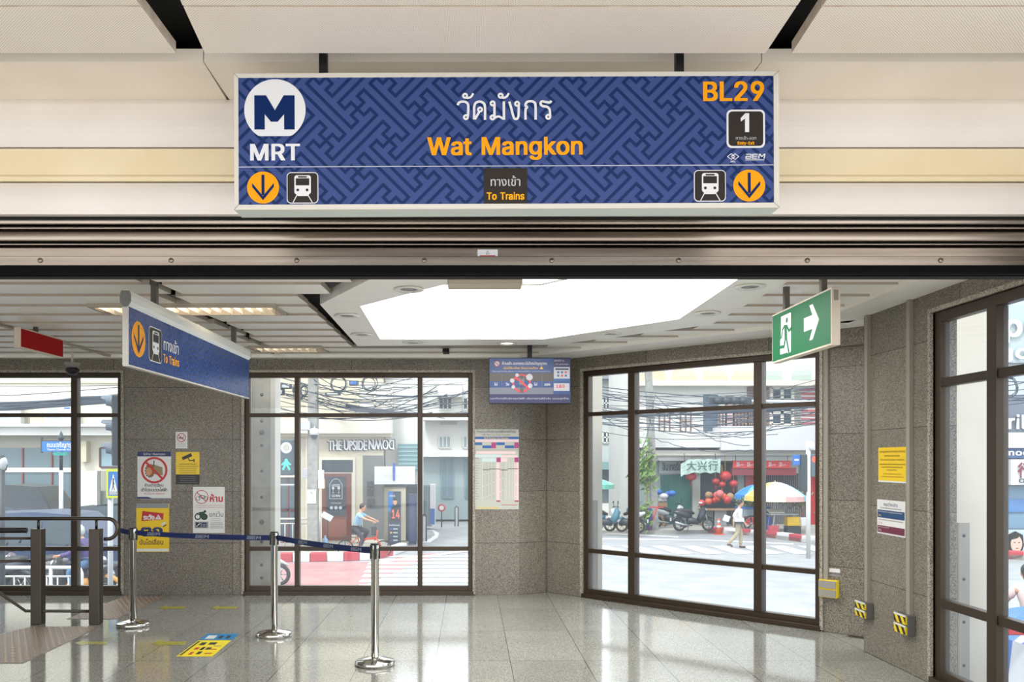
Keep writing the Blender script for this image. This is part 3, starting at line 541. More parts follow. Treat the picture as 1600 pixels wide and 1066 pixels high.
# recessed tube lights
TUBE = mat('tube_glow', (1, .86, .66), .4, emit=9)
for i, (ty, x0, x1) in enumerate(TROF):
    t = thing('ceiling_light', ['long recessed lamp with glowing louvres behind the hanging blue sign', 'short recessed lamp with dim louvres near the far wall'][i], 'ceiling light', ((x0+x1)/2, ty, ZC), group='recessed louvre lamps')
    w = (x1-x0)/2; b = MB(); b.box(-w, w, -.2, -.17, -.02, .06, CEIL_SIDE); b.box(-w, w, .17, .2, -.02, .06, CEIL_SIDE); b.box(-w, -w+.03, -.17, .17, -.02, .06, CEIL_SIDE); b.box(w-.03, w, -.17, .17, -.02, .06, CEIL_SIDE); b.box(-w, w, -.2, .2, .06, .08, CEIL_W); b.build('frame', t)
    b = MB(); b.cyl((-w+.06, -.06, .035), (w-.06, -.06, .035), .014, TUBE, 8); b.build('tube', t)
    b = MB()
    for k in range(int(w*2/.09)): b.box(-w+.06+k*.09, -w+.066+k*.09, -.17, .17, -.015, .02, CEIL_W)
    b.build('louvre', t)
# small dark ceiling fixings near the far wall
for px, py, l in ((697,545,'small dark ceiling notch left of the display screen'),):
    b = MB(); p = cpt(px, py); b.box(-.035, .035, -.12, .12, -.035, .0, VOID); tag(b.build('ceiling_notch', loc=(p[0], p[1], ZC-.012)), l, 'vent')
# ------------------------------------------------------------------ graphics shared by the blue signs
BLUE = S('sign_blue', 53, 71, 126, .45, spec=.25); BLUE_D = S('sign_dark_blue', 0, 36, 88, .45, spec=.25)
YEL = S('sign_yellow', 232, 154, 0, .45, spec=.2); LGREY = S('sign_light_grey', 216, 218, 222, .35); BROWN = S('sign_brown_black', 44, 38, 35, .45, spec=.2)
NAVY = S('logo_navy', 0, 34, 88, .5, spec=.15); TGREY = S('sign_text_grey', 178, 180, 184, .4); ORANGE = S('sign_orange', 246, 170, 10, .45, spec=.2)
SCR_LINE = S('sign_rule', 176, 180, 196, .4)
def clip_rect(poly, x0, z0, x1, z1):
    for ax, lim, sg in ((0, x0, 1), (0, x1, -1), (1, z0, 1), (1, z1, -1)):
        out = []
        for i in range(len(poly)):
            a, c = poly[i-1], poly[i]; da, dc = (a[ax]-lim)*sg, (c[ax]-lim)*sg
            if (da >= 0) != (dc >= 0): t = da/(da-dc); out.append((a[0]+(c[0]-a[0])*t, a[1]+(c[1]-a[1])*t))
            if dc >= 0: out.append(c)
        poly = out
        if not poly: return []
    return poly
def key_fret(b, ox, oz, u, w, rect, y, m):
    """interlocking key pattern of bent bars at 45 degrees; (ox, oz) one crossing, u half the diagonal step"""
    x0, z0, x1, z1 = rect
    def seg(p, q):
        p = Vector(p); q = Vector(q); d = (q-p).normalized(); nn = Vector((-d.y, d.x))*w/2; p = p-d*w/2; q = q+d*w/2
        c = clip_rect([tuple(p-nn), tuple(q-nn), tuple(q+nn), tuple(p+nn)], *rect)
        if len(c) > 2: b.flat(c, y, m)
    e1 = Vector((u, -u)); e2 = Vector((u, u))
    arms = [([-1,0],[0,-1],[-1,0],[0,7]), ([1,0],[0,1],[1,0],[0,-7]), ([0,1],[-1,0],[0,1],[7,0]), ([0,-1],[1,0],[0,-1],[-7,0])]
    armsB = [([1,0],[0,-1],[1,0]), ([-1,0],[0,1],[-1,0]), ([0,1],[1,0],[0,1]), ([0,-1],[-1,0],[0,-1])]
    nx = int((x1-x0)/(10*u))+4; nz = int((z1-z0)/(10*u))+4
    for i in range(-nx*2, nx*2+1):
        for j in range(-nz*2-nx, nz*2+nx+1):
            c = Vector((ox, oz))+e1*(5*i)+e2*(5*j)
            if not (x0-12*u < c.x < x1+12*u and z0-12*u < c.y < z1+12*u): continue
            for arm in (arms if (i+j) % 2 == 0 else armsB):
                p = c.copy()
                for s1, s2 in arm: q = p+e1*s1+e2*s2; seg(p, q); p = q
def arrow_disc(b, cx, cz, r, y, rz=None):
    rz = rz or r; s = r/25.0; t = rz/25.0
    b.fdisc(cx, cz, r, y, YEL, 48, rz); q = lambda x, z: (cx+x*s, cz+z*t)
    b.flat([q(-2.3,20), q(2.3,20), q(2.3,-12), q(-2.3,-12)], y-.0012, NAVY)
    b.flat([q(0,-20), q(17,1), q(17,7), q(0,-13.5)], y-.0014, NAVY); b.flat([q(0,-20), q(-17,1), q(-17,7), q(0,-13.5)], y-.0014, NAVY)
def train_icon(b, x0, z0, x1, z1, y, border=1.5):
    sx = (x1-x0)/179.0; sz = (z1-z0)/178.0; q = lambda x, z: (x0+x*sx, z0+(178-z)*sz)
    e = .0012; r = (x1-x0)*.14
    b.fround(x0, z0, x1, z1, r, y, LGREY); b.fround(x0+5*sx, z0+5*sz, x1-5*sx, z1-5*sz, r*.8, y-e, BROWN)
    a = q(44,126); c = q(137,18); b.fround(a[0], a[1], c[0], c[1], 14*sx, y-2*e, LGREY)
    b.flat([q(52,126), q(129,126), q(117,136), q(64,136)], y-2*e, LGREY)
    a = q(52,76); c = q(128,36); b.frect(a[0], a[1], c[0], c[1], y-3*e, BROWN)
    a = q(65,32); c = q(115,24); b.frect(a[0], a[1], c[0], c[1], y-3*e, BROWN)
    for x in (63, 116): p = q(x,102); b.fdisc(p[0], p[1], 8*sx, y-3*e, BROWN, 16, 8*sz)
    b.fline([q(60,128), q(37,171)], 5*sx, y-2.5*e, LGREY); b.fline([q(119,128), q(144,171)], 5*sx, y-2.5*e, LGREY)
def bem(b, x, z, w, h, y, m):
    """the operator's wide slanted three-letter mark"""
    k = w/62.0; t = h/14.0; P = lambda pts: [(x+p[0]*k+p[1]*.18*t, z+p[1]*t) for p in pts]
    for z0 in (0, 5.7, 11.4): b.flat(P([(0,z0),(17,z0),(17,z0+2.6),(0,z0+2.6)]), y, m)
    b.flat(P([(0,0),(3,0),(3,7),(0,7)]), y, m); b.flat(P([(15,0),(18,1.5),(18,5),(15,7)]), y, m); b.flat(P([(15,7),(18,9),(18,12.5),(15,14)]), y, m)
    for z0 in (0, 5.7, 11.4): b.flat(P([(21,z0),(37,z0),(37,z0+2.6),(21,z0+2.6)]), y, m)
    b.flat(P([(20,0),(23,0),(23,14),(20,14)]), y, m)
    b.flat(P([(40,0),(43.5,0),(43.5,14),(40,14)]), y, m); b.flat(P([(57,0),(60.5,0),(60.5,14),(57,14)]), y, m)
    b.flat(P([(42,14),(46,14),(52,5),(48.5,5)]), y, m); b.flat(P([(58.5,14),(55,14),(48.5,5),(52,5)]), y, m)

# ------------------------------------------------------------------ the big hanging station sign
YS = 3.80; k = YS/FOC
def sx_(px): return (px-366)*k
def sz_(px, py): return (328-(px-366)*.0041-py)*k
sign = thing('station_sign', 'large blue hanging sign reading Wat Mangkon BL29 in a white metal frame', 'sign', (X_(366, YS), YS, Z_(328, YS)))
sign.rotation_euler = (0, R(-.235), 0)
W_, H_ = 852*k, 213.5*k; T_ = .125; fr = 7*k
b = MB()
b.box(0, W_, 0, .012, 0, fr*1.15, ALU); b.box(0, W_, 0, .012, H_-fr, H_, ALU); b.box(0, fr, 0, .012, fr, H_-fr, ALU); b.box(W_-fr*1.2, W_, 0, .012, fr, H_-fr, ALU)
b.box(0, W_, .012, T_, 0, .006, S('sign_underside', 205, 214, 208, .5)); b.box(0, W_, .012, T_, H_-.006, H_, ALU); b.box(0, .006, .012, T_, .006, H_-.006, ALU); b.box(W_-.006, W_, .012, T_, .006, H_-.006, ALU); b.box(0, W_, T_-.006, T_, 0, H_, ALU)
b.build('frame', sign, bevel=.0012)
b = MB()
for p, q in (((0,0),(fr,fr*1.15)), ((W_,0),(W_-fr*1.2,fr*1.15)), ((0,H_),(fr,H_-fr)), ((W_,H_),(W_-fr*1.2,H_-fr))): b = MB(); b.fline([p, q], .0016, -.0012, BROWN); b.build('mitre_joint', sign)
y0 = .004
b = MB(); FX0, FZ0, FX1, FZ1 = fr, fr*1.15, W_-fr*1.2, H_-fr
b.box(FX0, FX1, y0, y0+.004, FZ0, FZ1, BLUE)
key_fret(b, sx_(559.2), sz_(559.2, 169.6), 9.9*k*1.0, 4.9*k, (FX0, FZ0, FX1, FZ1), y0-.0008, BLUE_D)
b.build('sign_face', sign)
b = MB(); y1 = y0-.002
lx = lambda px: sx_(px); lz = lambda py: (326.6-py)*k          # left half
b.flat([(FX0, sz_(373,261)-.6*k), (FX1, sz_(1210,261)-.6*k+3.4*k), (FX1, sz_(1210,261)+.8*k+3.4*k), (FX0, sz_(373,261)+.8*k)], y1, SCR_LINE); b.build('rule', sign)
# roundel
b = MB(); cx, cz, rr = sx_(430), sz_(430,171.5), 48*k; zc = sz_(430,212.5); pts = []
for i in range(64):
    a = 2*math.pi*i/64; p = (cx+rr*math.cos(a), cz+rr*math.sin(a))
    if p[1] > zc: pts.append(p)
    elif not pts or pts[-1][1] > zc or True:
        if math.sin(a) < 0: pts.append((max(min(p[0], cx+math.sqrt(rr*rr-(zc-cz)**2)), cx-math.sqrt(rr*rr-(zc-cz)**2)), zc))
b.flat(pts, y1, LGREY)
mp = [(138,178),(205,178),(255,262),(305,178),(367,178),(367,372),(307,372),(307,285),(270,328),(232,328),(197,285),(197,372),(138,372)]
q = [(sx_(x/3.636+360), sz_(x/3.636+360, z/3.636+100)) for x, z in mp]
b.flat([q[0], q[1], q[10], q[11], q[12]], y1-.0012, NAVY); b.flat([q[1], q[2], q[8], q[9], q[10]], y1-.0012, NAVY); b.flat([q[2], q[3], q[7], q[8]], y1-.0012, NAVY); b.flat([q[3], q[4], q[5], q[6], q[7]], y1-.0012, NAVY)
bold(b, 'MRT', sx_(391), sz_(430,250.5), 26*k, y1, LGREY, width=78*k, track=-22)
b.build('roundel_logo', sign)
b = MB(); arrow_disc(b, sx_(411), sz_(411,293), 25*k, y1); b.build('arrow_symbol', sign)
b = MB(); arrow_disc(b, sx_(1171), sz_(1171,289.8), 25*k, y1); b.build('arrow_symbol', sign)
b = MB(); train_icon(b, sx_(448), sz_(470,318), sx_(497.5), sz_(470,269), y1); b.build('train_symbol', sign)
b = MB(); train_icon(b, sx_(1084.5), sz_(1110,315), sx_(1134.5), sz_(1110,265.5), y1); b.build('train_symbol', sign)
b = MB()
THAI_OFF = .012
def smooth(pts, n=6):
    out = []; P = [Vector(p) for p in pts]; P = [P[0]]+P+[P[-1]]
    for i in range(1, len(P)-2):
        for j in range(n):
            t = j/n; out.append(.5*((2*P[i])+(P[i+1]-P[i-1])*t+(2*P[i-1]-5*P[i]+4*P[i+1]-P[i+2])*t*t+(3*P[i]-P[i-1]-3*P[i+1]+P[i+2])*t**3))
    return out+[P[-2]]
def pen(pts, w=20, curve=True):
    q = [(sx_(640+p[0]/5.33), sz_(790, 130+p[1]/5.33)) for p in (smooth(pts) if curve else pts)]; w = w/5.33*k
    L = []; Rr = []
    for i, p in enumerate(q):
        p = Vector(p); t = (Vector(q[min(i+1, len(q)-1)])-Vector(q[max(i-1, 0)])).normalized(); nn = Vector((-t.y, t.x))*w/2; L.append(p+nn); Rr.append(p-nn)
    b.k = (b.k+7) % 24; yy = y1-b.k*2.5e-5; n_ = len(q)
    b.add([(p.x, yy, p.y) for p in L]+[(p.x, yy, p.y) for p in Rr], [(i+n_, i+1+n_, i+1, i) for i in range(n_-1)], LGREY)
def loop(x, z): b.k = (b.k+7) % 24; b.fring(sx_(640+x/5.33), sz_(790, 130+z/5.33), 7.5/5.33*k, 25/5.33*k, y1-b.k*2.5e-5-.0003, LGREY, 22)
pen([(404,180),(414,160),(440,151),(472,155),(490,175),(492,215),(489,272)]); loop(472,281)
for x in (466, 762): loop(x, 103); pen([(x+8,119),(x+30,120),(x+52,108),(x+68,82)], 18)
pen([(631,304),(631,195),(618,163),(587,151),(556,161),(542,192),(541,240),(541,300)]); pen([(546,298),(582,240)], 20, False); loop(590,218)
loop(695,167); pen([(710,170),(710,272)], 20, False); loop(694,284); pen([(700,292),(745,276),(786,298)], 18); pen([(789,150),(789,304)], 20, False)
pen([(834,152),(848,200),(870,282),(884,297),(902,292),(911,262),(913,180)]); loop(899,171)
pen([(969,304),(969,222),(982,200),(968,184),(980,158),(1008,150),(1036,156),(1052,182),(1053,304)])
pen([(1184,146),(1172,160),(1135,156),(1104,152),(1094,172),(1112,190),(1150,198),(1170,222),(1173,272)]); loop(1158,281)
b.build('thai_lettering', sign)
b = MB(); bold(b, 'Wat Mangkon', sx_(668), sz_(790,241.8), 28*k, y1, YEL, width=243*k, track=-26); b.build('station_name_lettering', sign)
b = MB(); b.frect(sx_(756), sz_(790,319.5), sx_(824), sz_(790,262.5), y1, BROWN)
for dx in (-.2, .2): b.text('ทางเข้า', sx_(767+dx), sz_(790,290.5), 14*k, y1-.0012, TGREY, width=46*k)
bold(b, 'To Trains', sx_(760.5), sz_(790,312), 11.5*k, y1-.0014, ORANGE, width=59*k, track=-24); b.build('to_trains_label', sign)
b = MB(); bold(b, 'BL29', sx_(1099.5), sz_(1147,157.5), 30.5*k, y1, YEL, width=95.5*k, track=-26); b.build('station_code_lettering', sign)
b = MB(); b.fround(sx_(1136), sz_(1166,231), sx_(1196), sz_(1166,171), 8*k, y1, LGREY); b.fround(sx_(1139), sz_(1166,228), sx_(1193), sz_(1166,174), 6*k, y1-.0012, BROWN)
q = lambda px, py: (sx_(px), sz_(1166, py))
b.flat([q(1165,177), q(1171,177), q(1171,206.5), q(1164.5,206.5), q(1164.5,185)], y1-.0024, LGREY); b.flat([q(1165,177), q(1164.5,185.5), q(1158,190), q(1158,184.5)], y1-.0024, LGREY)
b.text('ทางเข้า-ออก', sx_(1150), sz_(1166,218.3), 5.2*k, y1-.0024, TGREY, width=32*k)
bold(b, 'Entry-Exit', sx_(1153), sz_(1166,226), 4.8*k, y1-.0024, ORANGE, width=26*k); b.build('exit_number_label', sign)
b = MB(); q = lambda px, py: (sx_(px), sz_(1146, py))
for s in (-1, 1):
    b.fline([q(1146+s*9,244.5), q(1146+s*3,240), q(1146,242.5)], 1.0*k, y1, LGREY); b.fline([q(1146+s*9,244.5), q(1146+s*3,249), q(1146,246.5)], 1.0*k, y1, LGREY)
b.fring(q(1146,0)[0], q(0,244.5)[1], 1.4*k, 2.6*k, y1, LGREY, 14); b.text('รฟม.', q(1146,0)[0], q(0,253.5)[1], 3.2*k, y1, LGREY, align='c', bold=.02)
bem(b, sx_(1165), sz_(1180,247.8), 31*k, 7.6*k, y1, LGREY); b.frect(sx_(1165), sz_(1180,250.2), sx_(1195), sz_(1180,249.2), y1, LGREY); b.build('operator_logos', sign)
for px in (503, 1067):
    b = MB(); b.box(sx_(px)-.018, sx_(px)+.018, .04, .076, H_, 3.62-Z_(328, YS), BLACK); b.build('hanging_rod', sign)

# ------------------------------------------------------------------ fascia over the shutter, built of bands
def stripe(name, label, prof, x0, x1, m, parent=None, cat='fascia'):
    b = MB(); b.prism(prof, x0, x1, m, 'x'); o = b.build(name, parent)
    return o
FA_W = noisy('fascia_white', srgb(226,219,213), srgb(232,226,220), 2, .5); FA_Y = noisy('fascia_cream', srgb(231,214,176), srgb(236,221,188), 2, .5)
FA_C = noisy('fascia_beige', srgb(238,227,211), srgb(243,233,219), 2, .5)
DIRT = S('fascia_dirt', 168, 156, 142, .7)
YF = 4.39
zz = lambda py: Z_(py, YF)
fa = thing('fascia', 'banded white and cream metal fascia above the shutter', 'fascia', (0,0,0), kind='structure'); fa.name = 'trim_1'
def band(z0, z1, y, m, bulge=.03):
    n = 8; pts = []
    for i in range(n+1):
        t = i/n; pts.append((y-bulge*math.sin(math.pi*t)**.8-.0, z0+(z1-z0)*t))
    pts += [(y+.1, z1), (y+.1, z0)]; return pts
stripe('fascia_band', '', band(zz(335), zz(286), YF, None, .02), -9, 9, FA_W, fa)
stripe('fascia_band', '', [(YF-.012, zz(284)), (YF-.022, zz(281)), (YF-.022, zz(278)), (YF-.006, zz(274)), (YF-.006, zz(233)), (YF+.1, zz(233)), (YF+.1, zz(284))], -9, 9, FA_Y, fa)
stripe('fascia_band', '', band(zz(230), zz(156), YF, None, .035), -9, 9, FA_W, fa)
stripe('fascia_backing', '', [(YF+.04, zz(336)), (YF+.04, zz(150)), (YF+.2, zz(150)), (YF+.2, zz(336))], -9, 9, VOID, fa)
# beige ledge with its joint, a step lower than the perforated panels
YL = 3.97; zl = Z_(96.5, YL)
for x0, x1, sk_ in ((-9, X_(318, YL)-.002, .08), (X_(318, YL)+.002, X_(1190, YL)-.002, 0), (X_(1190, YL)+.002, 9, 0)):
    b = MB(); off = X_(352, YF)-X_(318, YL) if x0 == -9 else 0
    b.add([(x0, YL, zl), (x1, YL, zl), (x1-.012, YF+.04, zl), (x0, YF+.04, zl), (x0, YL, zl+.06), (x1, YL, zl+.06), (x1-.012, YF+.04, zl+.06), (x0, YF+.04, zl+.06)], [(0,3,2,1),(0,1,5,4),(1,2,6,5),(0,4,7,3),(4,5,6,7)], FA_C); b.build('soffit_board', fa)

# ------------------------------------------------------------------ perforated outer ceiling panels
def perforated(name):
    m = noisy(name, srgb(240,230,217), srgb(246,238,227), 1.2, .6); n, l, bs = nodes_of(m)
    tc = n.new('ShaderNodeTexCoord'); mp = n.new('ShaderNodeMapping'); mp.inputs['Scale'].default_value = (110, 110, 110); mp.inputs['Rotation'].default_value = (0, 0, R(45))
    fr_ = n.new('ShaderNodeVectorMath'); fr_.operation = 'FRACTION'; sb = n.new('ShaderNodeVectorMath'); sb.operation = 'SUBTRACT'; sb.inputs[1].default_value = (.5,.5,0)
    ml = n.new('ShaderNodeVectorMath'); ml.operation = 'MULTIPLY'; ml.inputs[1].default_value = (1,1,0); ln = n.new('ShaderNodeVectorMath'); ln.operation = 'LENGTH'
    lt = n.new('ShaderNodeMath'); lt.operation = 'LESS_THAN'; lt.inputs[1].default_value = .22
    mx = n.new('ShaderNodeMix'); mx.data_type = 'RGBA'; mx.inputs['B'].default_value = (*srgb(150,138,124), 1)
    l.new(tc.outputs['Object'], mp.inputs[0]); l.new(mp.outputs[0], fr_.inputs[0]); l.new(fr_.outputs[0], sb.inputs[0]); l.new(sb.outputs[0], ml.inputs[0]); l.new(ml.outputs[0], ln.inputs[0]); l.new(ln.outputs['Value'], lt.inputs[0]); l.new(lt.outputs[0], mx.inputs['Factor'])
    cr = [x for x in n if x.type == 'VALTORGB'][0]; l.new(cr.outputs[0], mx.inputs['A']); l.new(mx.outputs['Result'], bs.inputs['Base Color'])
    return m
PERF = perforated('perforated_panel'); EDGE = noisy('panel_edge', srgb(214,198,180), srgb(230,217,202), 14, .6)
YP1 = 3.72; zp = Z_(83, YP1); YP0 = (zp-H)*FOC/(CY-11)
pan = [(-6, X_(275, YP1), 0, (X_(275,YP1)-X_(221,YP0))), (X_(320, YP1), X_(1196, YP1), X_(287,YP0)-X_(320,YP1), X_(1244,YP0)-X_(1196,YP1)), (X_(1237, YP1), 6, X_(1284,YP0)-X_(1237,YP1), 0)]
oc = thing('outer_ceiling', 'perforated cream ceiling panels above the entrance with dark gaps between them', 'ceiling', (0,0,0), kind='structure'); oc.name = 'ceiling_outer'
labs = 0
for row in range(10):
    ya = YP1-row*(YP1-YP0+.012); yb_ = YP0-row*(YP1-YP0+.012)
    for i, (x0, x1, d0, d1) in enumerate(pan):
        dd0 = [0, X_(287,YP0)-X_(320,YP1), X_(1284,YP0)-X_(1237,YP1)][i]; dd1 = [-(X_(275,YP1)-X_(221,YP0)), X_(1244,YP0)-X_(1196,YP1), 0][i]
        b = MB(); e = .05; xs0, xs1 = x0+dd0*row, x1+dd1*row
        vs = [(xs0, ya, zp), (xs1, ya, zp), (xs1+dd1, yb_, zp), (xs0+dd0, yb_, zp)]; vs += [(p[0], p[1], zp+e) for p in vs]
        b.add(vs, [(0,1,2,3)], PERF); b.add(vs, [(0,4,5,1), (1,5,6,2), (2,6,7,3), (3,7,4,0), (7,6,5,4)], EDGE); b.build('perforated_panel', oc)
b = MB(); b.box(-9, 9, 1.0, YF+.3, 3.66, 3.8, VOID); b.box(-9, 9, YF+.06, YF+.4, 2.9, 3.66, VOID); struct(b.build('ceiling_void'))
b = MB(); b.box(-9, 9, 4.6, 4.72, 2.66, 3.3, VOID); struct(b.build('wall_over_opening'))

# ------------------------------------------------------------------ rolled steel shutter
YH = 4.46; zh = lambda py: Z_(py, YH)
sh = thing('roller_shutter', 'polished steel roller shutter rolled up across the whole entrance', 'shutter', (0, YH, zh(428)))
def slat(py0, py1, name='shutter_slat'):
    n = 10; z0, z1 = zh(py1)-zh(428), zh(py0)-zh(428); pts = [(.10, z0), (.025, z0), (.012, z0+.003)]
    for i in range(n+1):
        t = i/n; pts.append((.004-.006*math.sin(math.pi*t)**.5, z0+.004+(z1-z0-.008)*t))
    pts += [(.035, z1), (.10, z1)]
    b = MB(); b.prism(pts, -9, 9, STEEL_D, 'x'); b.build(name, sh)
slat(338.5, 351.5); slat(353, 359.5); slat(361, 377.5); slat(379, 384.5)
b = MB(); b.box(-9, 9, .04, .14, 0, zh(335)-zh(428), VOID); b.build('shutter_curtain_back', sh)
zr = lambda py: zh(py)-zh(428)
b = MB(); b.prism([(.06, zr(386)), (.0, zr(386.5)), (-.012, zr(389)), (-.012, zr(401)), (-.024, zr(402.5)), (-.024, zr(416)), (.06, zr(416))], -9, 9, STEEL_D, 'x'); b.build('bottom_rail', sh)
b = MB(); b.box(-9, 9, -.008, .06, zr(428), zr(416), S('seal_black', 12, 12, 13, .9, spec=.1)); b.build('rubber_seal', sh)
BOLT = S('bolt_steel', 150, 140, 130, .35, metal=.9)
for px in (63.5, 268, 464, 663, 862, 1060, 1261, 1469):
    b = MB(); x = X_(px, YH-.02); z = zr(408.8); b.lathe([(.013, 0), (.013, .004), (.009, .010), (.0, .012)], BOLT, 16, Matrix.Translation((x, -.024, z)) @ Matrix.Rotation(R(90), 4, 'X')); b.build('bolt', sh)
b = MB(); x0, x1 = X_(746, YH), X_(777.5, YH); b.box(x0, x1, -.0145, -.012, zr(403), zr(391), LGREY); xm = (x0+x1)/2
RED = S('print_red', 196, 30, 36, .5)
b.fline([(xm-.008, zr(398.5)), (xm, zr(393)), (xm+.008, zr(398.5)), (xm-.008, zr(398.5))], .0016, -.0155, BROWN); b.frect(x0+.012, zr(401.4), x1-.012, zr(400.2), -.0155, RED)
b.build('maker_plate', sh)
# beige box hanging behind the shutter
b = MB(); b.box(X_(699,5.0), X_(816.5,5.0), 5.0, 5.18, Z_(443.5,5.0), 2.84, S('beige_box', 196, 184, 164, .5)); b.box(X_(699,5.0)+.01, X_(816.5,5.0)-.01, 4.997, 5.0, Z_(443.5,5.0)+.008, 2.82, S('beige_face', 204, 192, 172, .5))
tag(b.build('hanging_box', bevel=.004), 'plain beige box hanging just behind the centre of the shutter', 'box')
# ------------------------------------------------------------------ hanging sign over the queue, on the left
HOOD = S('hood_white', 216, 218, 214, .25); POSTM = S('post_grey', 92, 88, 82, .5); CAPG = S('cap_grey', 120, 120, 118, .5)
XSG = -2.196; Ya, Ybk = 5.5, 8.5; zb_, zt_ = 2.225, 2.602
BLUE_S = S('side_sign_blue', 52, 84, 148, .25); BLUE_SD = S('side_sign_dark_blue', 22, 52, 112, .25)
sg = thing('direction_sign', 'long blue hanging sign reading To Trains, edge on above the queue barrier', 'sign', (XSG, Ya, zb_), R(90))
L_ = Ybk-Ya; hh = zt_-zb_
b = MB(); b.box(0, L_, 0, .03, 0, hh, ALU); b.box(0, L_, -.004, .034, -.006, .004, ALU); b.box(-.006, 0, -.004, .034, 0, hh, ALU); b.build('panel', sg)
b = MB(); b.add([(0,-.0015,.004), (L_,-.0015,.004), (L_,-.0015,hh), (0,-.0015,hh)], [(0,1,2,3)], BLUE_S); key_fret(b, .3, .2, .018, .009, (0, .004, L_, hh), -.0025, BLUE_SD); b.build('sign_face', sg)
b = MB(); pr = [(.015-.012, hh-.004), (.015-.034, hh+.03), (.015-.034, hh+.07), (.015-.026, hh+.1), (.015+.026, hh+.1), (.015+.034, hh+.07), (.015+.034, hh+.03), (.015+.012, hh-.004)]
b.prism(pr, .004, L_-.004, HOOD, 'x'); b.build('hood', sg)
for x in (-.008, L_-.004): b = MB(); b.prism(pr, x, x+.012, CAPG, 'x'); b.build('end_cap', sg)
for Y in (6.02, 8.03): b = MB(); b.box(Y-Ya-.022, Y-Ya+.022, .0, .04, hh+.1, 2.99-zb_, POSTM); b.build('hanging_post', sg)
ly = lambda px: -XSG*FOC/(CX-px)-Ya
b = MB(); arrow_disc(b, .165, 2.413-zb_, .118, -.004, .118); b.build('arrow_symbol', sg)
b = MB(); train_icon(b, ly(231.5), 2.295-zb_, ly(252), 2.535-zb_, -.004); b.build('train_symbol', sg)
b = MB()
for d in (-.002, .002): b.text('ทางเข้า', ly(255)+d, 2.405-zb_, .085, -.004, LGREY, width=ly(278)-ly(255))
bold(b, 'To Trains', ly(254.5), 2.315-zb_, .06, -.004, ORANGE, width=ly(279)-ly(254.5)); b.build('lettering', sg)

# ------------------------------------------------------------------ green exit sign
GREEN = S('exit_green', 0, 104, 62, .5, spec=.2, emit=.03, ecol=srgb(14,150,90)); EXW = S('exit_white', 226, 230, 238, .35, emit=.12)
CASE = S('case_cream', 218, 205, 186, .5)
XE = 2.227; E0, E1 = 6.32, 5.30; ze0, ze1 = 2.338, 2.672
ex = thing('exit_sign', 'green emergency exit sign with white running figure and arrow', 'sign', (XE, E0, ze0), R(-90))
L_ = E0-E1; hh = ze1-ze0
b = MB(); b.box(-.012, L_+.012, .0, .055, -.012, hh+.012, CASE); b.build('case', ex, bevel=.003)
b = MB(); b.frect(0, 0, L_, hh, -.001, GREEN)
lx0 = .16; q = lambda x, z: (lx0+x*.0023, hh*.10+z*.0027)       # pictogram on a 90 x 100 grid
b.flat([q(8,100), q(90,100), q(90,60), q(82,56), q(90,52), q(90,0), q(74,-6), q(60,0), q(0,0), q(0,38), q(8,42)], -.002, EXW)
M1 = -.0035
b.fdisc(*q(58,84), .019, M1, GREEN, 18); b.flat([q(36,74), q(58,72), q(60,40), q(40,34)], M1, GREEN)
b.fline([q(56,70), q(76,54), q(96,60)], .020, M1, GREEN); b.fline([q(40,72), q(22,64), q(14,44)], .018, M1, GREEN)
b.fline([q(54,40), q(64,20), q(76,-4)], .022, M1, GREEN); b.fline([q(46,38), q(34,18), q(-6,20)], .022, M1, GREEN)
a0 = .60; az = hh*.5+.01; q = lambda x, z: (a0+x, az+z)
b.flat([q(0,-.045), q(.115,-.045), q(.115,.045), q(0,.045)], -.0022, EXW)
b.flat([q(.09,.115), q(.145,.115), q(.245,0), q(.175,0)], -.002, EXW); b.flat([q(.09,-.115), q(.145,-.115), q(.245,0), q(.175,0)], -.002, EXW); b.flat([q(.1,.045), q(.1,-.045), q(.19,-.045), q(.2,0), q(.19,.045)], -.0021, EXW)
b.build('sign_face', ex)
b = MB(); b.box(L_+.0125, L_+.0135, .014, .042, hh-.07, hh-.005, GREY_P); b.build('test_switch', ex)
for lxp in (.2, .84): b = MB(); b.box(lxp-.02, lxp+.02, .01, .045, hh+.012, 2.9-ze0, POSTM); b.build('hanging_post', ex)
# red back of another hanging sign
XR2 = -4.03; rs = thing('hanging_sign', 'small plain red hanging sign under the left ceiling rail', 'sign', (XR2, 7.69, 2.632), R(90))
b = MB(); b.box(-.01, .80, 0, .06, -.01, .175, CASE); b.build('case', rs, bevel=.003)
b = MB(); b.frect(.0, .0, .79, .162, -.001, S('sign_red', 166, 8, 14, .55, spec=.15)); b.build('sign_face', rs)
b = MB(); b.box(.3, .34, .015, .045, .175, .24, POSTM); b.build('hanging_post', rs)
# domed camera
dm = thing('security_camera', 'small round dome camera hanging from the ceiling before the left window', 'camera', (X_(113, 9.7), 9.7, ZC))
b = MB(); b.cyl((0,0,-.02), (0,0,-.15), .012, CASE, 10); b.build('stem', dm)
b = MB(); b.lathe([(.03,-.21), (.085,-.15), (.085,-.135), (.02,-.13)], GREY_P, 24); b.build('housing', dm)
b = MB(); b.lathe([(0,-.28), (.05,-.265), (.075,-.225), (.07,-.2), (0,-.2)], BLACK, 24); b.build('dome', dm)

